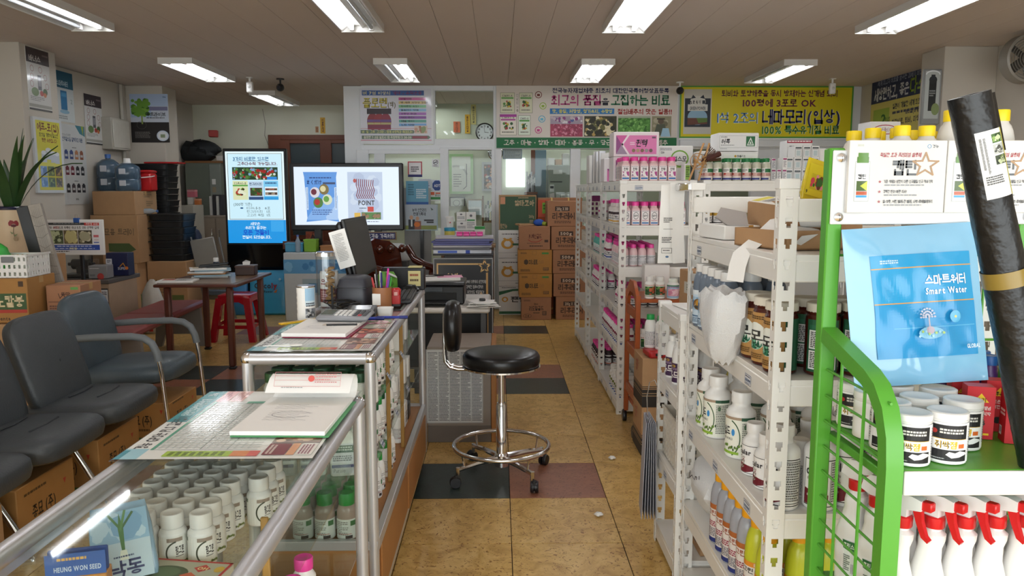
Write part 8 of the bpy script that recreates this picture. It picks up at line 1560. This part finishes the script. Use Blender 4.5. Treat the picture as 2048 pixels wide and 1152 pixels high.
def clock(label, px):
    X0, X1, Z0, Z1 = pb(*px, 11.55); r = (X1-X0)/2; o = thing('wall_clock', label, 'clock', ((X0+X1)/2, 11.58, (Z0+Z1)/2), 0)
    obj('rim', MB().lathe([(r*.86, .0), (r, .005), (r, .03), (r*.88, .04), (r*.86, .03)], 32, R4((0, 0, 0), PI/2), cap=False), o, m=BLACKP if '1' in label or 'black' in label else CHROME)
    p = Print(2*r*.88, 2*r*.88); p.ell(50, 50, 50, 50, 'e4e8ea', 32)
    for h in range(12): a = h*PI/6; p.text(str(h or 12), 50+38*math.sin(a)-5, 50-38*math.cos(a)-6, 50+38*math.sin(a)+5, 50-38*math.cos(a)+6, '26282c')
    p.line([(50, 50), (46, 20)], 2, '1c1c20').line([(50, 50), (72, 52)], 3, '1c1c20'); stick(p, o, (0, -.03, -r*.88), name='dial'); return o
clock('black rimmed round wall clock inside the office', (951, 246, 988, 283)); clock('silver rimmed round wall clock inside the office', (976, 292, 1006, 320))
for k, (px, c, l) in enumerate((((907, 243, 920, 265), 'c8643c', 'red lettered paper charm on the office wall'), ((930, 229, 940, 267), 'd8a824', 'long yellow paper charm on the office wall'), ((942, 209, 952, 249), 'cfc078', 'pale yellow paper charm on the office wall'))): sheet('paper_charm', l, 'charm', px, 11.58, (lambda c: lambda p: p.rect(0, 0, p.ux, p.uy, c).vtext('복만사대길', p.ux*.3, p.uy*.08, p.ux*.7, p.uy*.92, '5a2414' if c != 'cfc078' else '4a4a3c'))(c), .002, PAPER)
for k, (px, c, l) in enumerate((((631, 253, 637, 265), 'b8865a', 'small brown paper charm over the wooden door'), ((641, 235, 650, 267), 'd0a024', 'long yellow paper charm over the wooden door'))): sheet('paper_charm', l, 'charm', px, YB-.006, (lambda c: lambda p: p.rect(0, 0, p.ux, p.uy, c).vtext('입춘대', p.ux*.3, p.uy*.08, p.ux*.7, p.uy*.92, '5a2414'))(c), .002, PAPER)
win = struct('window_2', MB().box(at(1012, 340, 11.55).x, at(1050, 340, 11.55).x, 11.54, 11.6, at(1030, 374, 11.55).z, at(1030, 316, 11.55).z), mat('bright_office_window', 'f2f8ff', .5, emit=1.6, var=0))
ofd = thing('office_desk', 'cluttered dark office desk behind the glazed wall', 'desk', (at(1000, 500, 10.1).x, 10.05, 0), 0); obj('top', MB().box(-.1, .6, 0, .55, .72, .76, .004), ofd, m=col('4a3a30', .5)); obj('panel', MB().box(-.1, .6, .02, .05, 0, .72, .003), ofd, m=col('3a2e28', .5))
for k in range(14):
    x = at(972+2.2*k if k < 8 else 1054+3*(k-8), 430, 10.9).x; t = thing('office_binder', 'upright file binder in the office bookshelf' if k < 8 else 'silver grey file standing by the office window', 'binder', (x, 11.0, at(985, 442, 10.9).z if k < 8 else at(1060, 384, 10.9).z), 0, 'office binders' if k < 8 else 'grey files in the office'); h_ = .22+.03*(k % 3); obj('cover', MB().box(-.008, .008, -.1, .1, 0, h_, .001), t, m=col(('3a4a3a', 'd0cfc8', '2a3a5a', '6a8a3a', 'c9b45a', '2c2c30', '4a6a5a')[k % 7] if k < 8 else ('8d9094', '2c2c30', 'b4b6ba')[k % 3], .5)); obj('spine_label', MB().box(-.006, .006, -.1015, -.1, h_*.5, h_*.8), t, m=PAPER)
sh_ = thing('office_bookshelf', 'brown bookshelf inside the office', 'bookshelf', (at(964, 450, 10.8).x, 10.85, 0), 0); zb = at(985, 442, 10.9).z
for z in (zb-.02, zb-.4, zb-.8): obj('shelf', MB().box(0, .3, 0, .3, z, z+.019, .002), sh_, m=col('8a6238', .5))
for x in (0, .28): obj('side', MB().box(x, x+.02, 0, .3, 0, zb+.35, .002), sh_, m=col('7d5830', .5))
sh2 = thing('file_ledge', 'dark ledge carrying grey files by the office window', 'ledge', (at(1050, 384, 10.9).x, 10.85, 0), 0); obj('body', MB().box(0, .17, 0, .3, 0, at(1060, 384, 10.9).z-.001, .003), sh2, m=col('2c2624', .5)); obj('edge', MB().box(-.003, .173, -.004, 0, at(1060, 384, 10.9).z-.03, at(1060, 384, 10.9).z-.001), sh2, m=DWOOD)
ob = thing('steel_cabinet', 'grey green office cabinet with magnets and notes', 'cabinet', (at(1096, 420, 10.7).x, 10.7, 0), 0); wz = at(1143, 420, 10.7).x-at(1096, 420, 10.7).x; hz = at(1110, 330, 10.7).z; obj('body', MB().box(0, wz, 0, .4, 0, hz, .004), ob, m=col('8f978c', .45)); 
stick(Print(wz, hz*.3, 47, 50).rect(10, 6, 28, 11, 'd8dad6').rect(4, 20, 28, 21.5, '3a3c3a').rect(3, 24, 12, 33, 'd0d4d4').rect(4, 26, 11, 29, '2c3038').poly([(3, 36), (12, 34), (14, 46), (5, 48)], 'c9c4c4').rect(16, 36, 24, 48, 'c0c6c0').rect(26, 36, 44, 48, 'c9cfca').fine(28, 38, 42, 46, 4, '8a8f8c'), ob, (wz/2, 0, hz*.7), name='notes')
bg_ = thing('blue_curtain_panel', 'blue grey glazed screen inside the office', 'screen', (at(1070, 400, 11.2).x, 11.2, 0), 0); obj('panel', MB().box(0, at(1092, 400, 11.2).x-at(1070, 400, 11.2).x, 0, .03, 0, at(1080, 300, 11.2).z, .003), bg_, m=col('5f7a88', .3)); obj('stile', MB().box(-.06, 0, 0, .04, 0, at(1080, 300, 11.2).z, .003), bg_, m=DWOOD)
sheet('office_notice', 'blue edged notice sheet inside the office glass', 'notice', (1006, 298, 1044, 318), YP+.036, lambda p: p.rect(0, 0, 38, 20, '9aa8a8').frame(.4, .4, 37.6, 19.6, .8, '3a6a8a').fine(3, 3, 34, 18, 6, '5a6a6c', .35), .001, PAPER)
bpy.data.objects['office_notice'].location.y = YP+.0415; bpy.data.objects['office_notice'].location.y = YP+.0335
for k in range(3): carton('office_box', ('white box on top of the office cabinet', 'tan box on top of the office cabinet', 'tall white box on the office cabinet')[k], .09, .2, (.1, .08, .16)[k], (ob.location.x+.05+.1*k, 10.9, hz+.001), 0, (WBOX, CARD, WBOX)[k], tape=False)
# ================================================================ posters and fittings on the left
def F_van(p):
    h = p.uy; p.rect(0, 0, 100, h, 'c9c8c4').rect(0, 0, 100, h*.24, '2c1e22').text('바너스', 12, h*.12, 62, h*.21, 'd8d4d0').rect(70, h*.07, 96, h*.1, '6a5a5e').rect(44, h*.42, 60, h*.66, '4a4a50').rect(46, h*.46, 58, h*.6, '8a8a8e')
    for (x, y) in ((22, .33), (58, .33), (20, .46), (78, .44), (18, .58), (84, .58)): p.ring(x, h*y, 8, 8, 1.2, '8a3a3a')
    p.ell(30, h*.7, 16, 11, '5f7a44').ell(58, h*.71, 8, 7, 'a8342c').ell(74, h*.68, 10, 9, '3f5a30').ell(72, h*.73, 7, 6, 'b8683a').fine(8, h*.78, 70, h*.86, 3, '77777a', .4).rect(0, h*.9, 100, h*.95, '9a9890').rect(0, h*.97, 100, h, '3a3a3a')
PX = -4.139
sheetx('product_poster', 'brown headed product poster high on the wall pillar', 'poster', (49, 91, 104, 226), PX, F_van, .003, ink=GLOSSINK)
def F_efpo(p):
    h = p.uy; p.rect(0, 0, 100, h, 'c9cccd').rect(8, 6, 92, h-6, 'cfc62a').text('에프-포(입)', 12, h*.07, 88, h*.17, '7a2a24').text('토양을 개량에 필요한', 18, h*.2, 84, h*.25, '5a5a1c').text('평준 사라집니다', 26, h*.27, 78, h*.32, '8a2f1c')
    for k, (x, y, r_) in enumerate(((30, .46, 9), (46, .42, 10), (62, .46, 9), (76, .47, 8))): p.rect(x-r_, h*y, x+r_, h*(y+.13), 'b9bcc4').ell(x, h*y, r_, 4, 'd4d6da')
    for i in range(3):
        for j in range(2): x, y = 14+26*i, h*(.64+.15*j); p.photo(x, y, x+23, y+h*.13, ('7a98c4', '5a6a34', '6a5030')[i], (('9ab4dc', '5a80b4'), ('8a9a4a', '3a4a24'), ('9a7a4a', '3f2f1c'))[i], 14, .2)
fp_ = sheetx('framed_poster', 'silver framed yellow poster on the wall pillar', 'poster', (60, 232, 128, 386), PX, F_efpo, .02, col('b9bcbe', .35), ink=GLOSSINK)
def F_swt(p):
    h = p.uy; p.rect(0, 0, 100, h, 'c3c9c8').rect(0, 0, 100, h*.33, '1c5a74').text('스마트워터', 10, h*.19, 72, h*.29, 'c9dce2').rect(28, h*.38, 62, h*.76, '2a74a4').rect(32, h*.42, 58, h*.5, '4a94c0').ell(46, h*.8, 26, h*.04, '8ab0c4').text('2', 80, h*.52, 92, h*.62, '8a9a94', 0).fine(10, h*.88, 60, h*.96, 2, '8a8f8e')
sheetx('water_poster', 'teal headed poster with blue pouch on the left wall', 'poster', (106, 138, 150, 247), XL+.003, F_swt, .003)
def F_cat(p):
    h = p.uy; p.rect(0, 0, 100, h, 'bcbebc').poly([(60, 0), (100, 0), (100, h*.13), (78, h*.1)], '3a7a8a').poly([(84, 0), (96, 0), (92, h*.12)], '8a9a3a').text('토양수정제만', 4, h*.12, 40, h*.15, '6a6e72', 0).text('천적활성을 활력증대 제품', 4, h*.16, 88, h*.21, '4a5a7a')
    for k, (y, cols) in enumerate(((.33, ('2a3f74', '2a3f74', 'a8704a', '8a5034')), (.53, ('6a2430', '6a2430', '26262a', '26262a')), (.75, ('2c2c30', '4a4448', '2c2c30', '35353a')))):
        for i, c in enumerate(cols): x = 10+21*i; p.rect(x, h*y, x+14, h*(y+.1), c).rect(x+3, h*(y-.015), x+11, h*y, c).rect(x+2, h*(y+.04), x+12, h*(y+.07), 'b4b4b4')
        p.fine(42, h*(y-.05), 60, h*(y-.035), 1, '55585a')
    p.text('SOL', 44, h*.92, 56, h*.945, '3a3a3a')
sheetx('catalogue_poster', 'long white product catalogue poster on the left wall', 'poster', (119, 246, 178, 408), XL+.006, F_cat, .003)
sheetx('product_poster', 'smaller brown headed product poster on the left wall', 'poster', (166, 186, 207, 291), XL+.006, F_van, .003)
def F_root(p):
    w_, h = p.ux, p.uy; p.rect(0, 0, w_, h, 'a9bcd8').rect(0, h*.25, w_, h*.6, 'c4ccd8').rect(0, h*.58, w_, h, '24201f').photo(1, h*.08, w_*.55, h*.48, 'a9bcd8', ('5a8a2c', '7aa83c', '3f6a20', '6a9a34'), 70, .13).rect(w_*.28, h*.44, w_*.32, h*.62, '8aa04a').text('루트라이브', w_*.42, h*.38, w_*.92, h*.46, '23262a').rect(w_*.5, h*.26, w_*.98, h*.34, '7a7a9a').fine(w_*.42, h*.48, w_*.9, h*.51, 1, '44484e').ring(w_*.28, h*.64, 9, 8, .6, '5a5450').ell(w_*.82, h*.86, w_*.16, h*.11, 'c8d4e4').ell(w_*.82, h*.86, w_*.13, h*.09, 'e0e4e6').rect(w_*.76, h*.83, w_*.88, h*.9, '8a9a7a').fine(w_*.1, h*.78, w_*.5, h*.92, 5, '8a8580', .4).text('경농', w_*.86, h*.05, w_*.95, h*.08, '3a5a8a')
sheet('root_poster', 'plant root poster with blue sky on the wall pillar', 'poster', (264, 188, 335, 285), 9.714, F_root, .003)
fb = thing('fuse_box', 'grey steel fuse box on the left wall', 'fuse box', (XL+.001, atx(222, 280, XL).y, atx(222, 300, XL).z), 0); obj('box', MB().box(0, .12, -.22, .22, 0, .36, .006), fb, m=col('b0aca0', .5)); obj('door', MB().box(.12, .13, -.2, .2, .02, .34, .003), fb, m=col('c0bcb0', .5))
tag(obj('wall_pipe', MB().cyl((0, 0, 0), (0, 0, HC-1.5), .022, 12), None, (XL+.03, atx(240, 240, XL).y, 1.49), m=col('b8b4a8', .5)), 'thin pale conduit pipe rising to the ceiling', 'pipe')
# ================================================================ right wall
def F_das(p):
    h = p.uy; p.rect(0, 0, 100, h, 'c9bd6a').rect(0, 0, 100, h*.46, '1c2a54').text('세계 최고의 비료를 꿈꾸는 21세기 비법들', 12, h*.1, 98, h*.19, '8a94ac').text('세상편하고, 좋은', 6, h*.24, 72, h*.42, 'd8dce4').text('다스', 74, h*.2, 99, h*.42, '8aa83a').text('일본이 개발한 세계 최초의', 44, h*.52, 98, h*.6, '2c3048').fine(44, h*.64, 96, h*.7, 1, '4a4a5a').text('180일(6개월)', 68, h*.64, 98, h*.71, '3a3f5a').text('화학비료, 퇴비, 미생물', 44, h*.76, 98, h*.84, '2c3048').rect(6, h*.56, 38, h*.98, '9ab04a').text('2', 22, h*.64, 32, h*.8, '1f5a2c').text('PLUS', 30, h*.7, 40, h*.78, '1f5a2c').fine(6, h*.82, 36, h*.96, 2, '1f5a2c')
dz = sheetx('navy_banner', 'navy and yellow banner on the far side wall', 'banner', (1746, 152, 1846, 262), XR-.003, F_das, .003, sgn=-1)
fr_ = thing('framed_picture', 'grey framed picture of a dark bottle on the pillar', 'picture', at(1865, 250, 6.98), 0); X0, X1, Z0, Z1 = pb(1846, 137, 1890, 248, 6.95)
fr_.location = ((X0+X1)/2+.0, 6.985, Z0); w = X1-X0; obj('frame', MB().box(-w/2, w/2, 0, .03, 0, Z1-Z0, .006), fr_, m=col('8a8c8c', .35)); stick(Print(w*.8, (Z1-Z0)*.86, 44, 110, 'b0b6b4').rect(12, 20, 34, 92, '24282a').ell(23, 20, 12, 9, '2c3032').rect(17, 8, 29, 20, '30343a').fine(14, 44, 32, 60, 3, '8a8f8e').ell(34, 88, 12, 14, '7a8a5a').ring(22, 8, 22, 10, 3, 'e4e8ea', 0, 180), fr_, (0, 0, .05), m=GLOSSINK)
fan = thing('wall_fan', 'grey wall fan high beside the pillar', 'fan', (at(2052, 118, 6.4).x, 6.4, at(2052, 118, 6.4).z), 0)
for k in range(9): obj('guard_ring', MB().tube([((.02+.02*k)*math.cos(t), -.06+.004*k, (.02+.02*k)*math.sin(t)) for t in [2*PI*i/28 for i in range(28)]], .003, 6, closed=True), fan, m=col('77736c', .4))
obj('shroud', MB().lathe([(.185, -.06), (.195, -.05), (.195, .06), (.18, .07)], 36, R4((0, 0, 0), PI/2), cap=False), fan, m=col('8a857c', .4))
for k in range(5): obj('blade', MB().box(.02, .16, -.004, .004, -.04, .04, .003, R4((0, 0, 0), 0, k*2*PI/5, 0) @ R4((0, 0, 0), .5, 0, 0)), fan, m=col('55524c', .4))
obj('wall_arm', MB().tube([(0, .06, 0), (.1, .2, .05), (XR-fan.location.x, .3, .05)], .02, 10), fan, m=col('8a857c', .4))
# ================================================================ cameras and sensors on the ceiling
def camdome(label, px, Y, cat, kind):
    a = at(px[0], px[1], Y); a.z = HC; t = thing('ceiling_'+kind, label, cat, a, 0)
    if kind == 'sensor': obj('bracket', MB().cyl((0, 0, 0), (0, 0, -.05), .012, 8).box(-.03, .03, -.03, .03, -.008, 0), t, m=WHITEP); obj('body', MB().sup([(-.17, .03, .02, 4), (-.16, .035, .03, 4), (-.06, .035, .03, 4), (-.05, .028, .02, 4)], 18), t, m=WHITEP); obj('lens', MB().ball((0, -.03, -.11), .016, .008, .016), t, m=col('d8d8d4', .15))
    else: obj('mount', MB().lathe([(.045, -.012), (.045, 0)], 18).cyl((0, 0, -.01), (0, 0, -.07), .01, 8), t, m=BLACKP if kind == 'camera' else WHITEP); obj('body', MB().ball((0, -.01, -.1), .045, .055, .045), t, m=BLACKP); obj('lens', MB().lathe([(.02, 0), (.022, .02), (.016, .03)], 16, R4((0, -.055, -.105), PI/2)), t, m=col('2a2a30', .1))
camdome('white motion sensor on the ceiling by the grey pillar', (499, 155), 9.0, 'sensor', 'sensor'); camdome('black security camera hanging before the wooden door', (560, 148), 9.1, 'camera', 'camera'); camdome('black dome security camera between the two banners', (1360, 165), 9.3, 'camera', 'dome_camera'); camdome('white motion sensor on the ceiling by the yellow banner', (1666, 145), 9.0, 'sensor', 'sensor')
if _fo.name in C.objects: bpy.data.objects.remove(_fo)
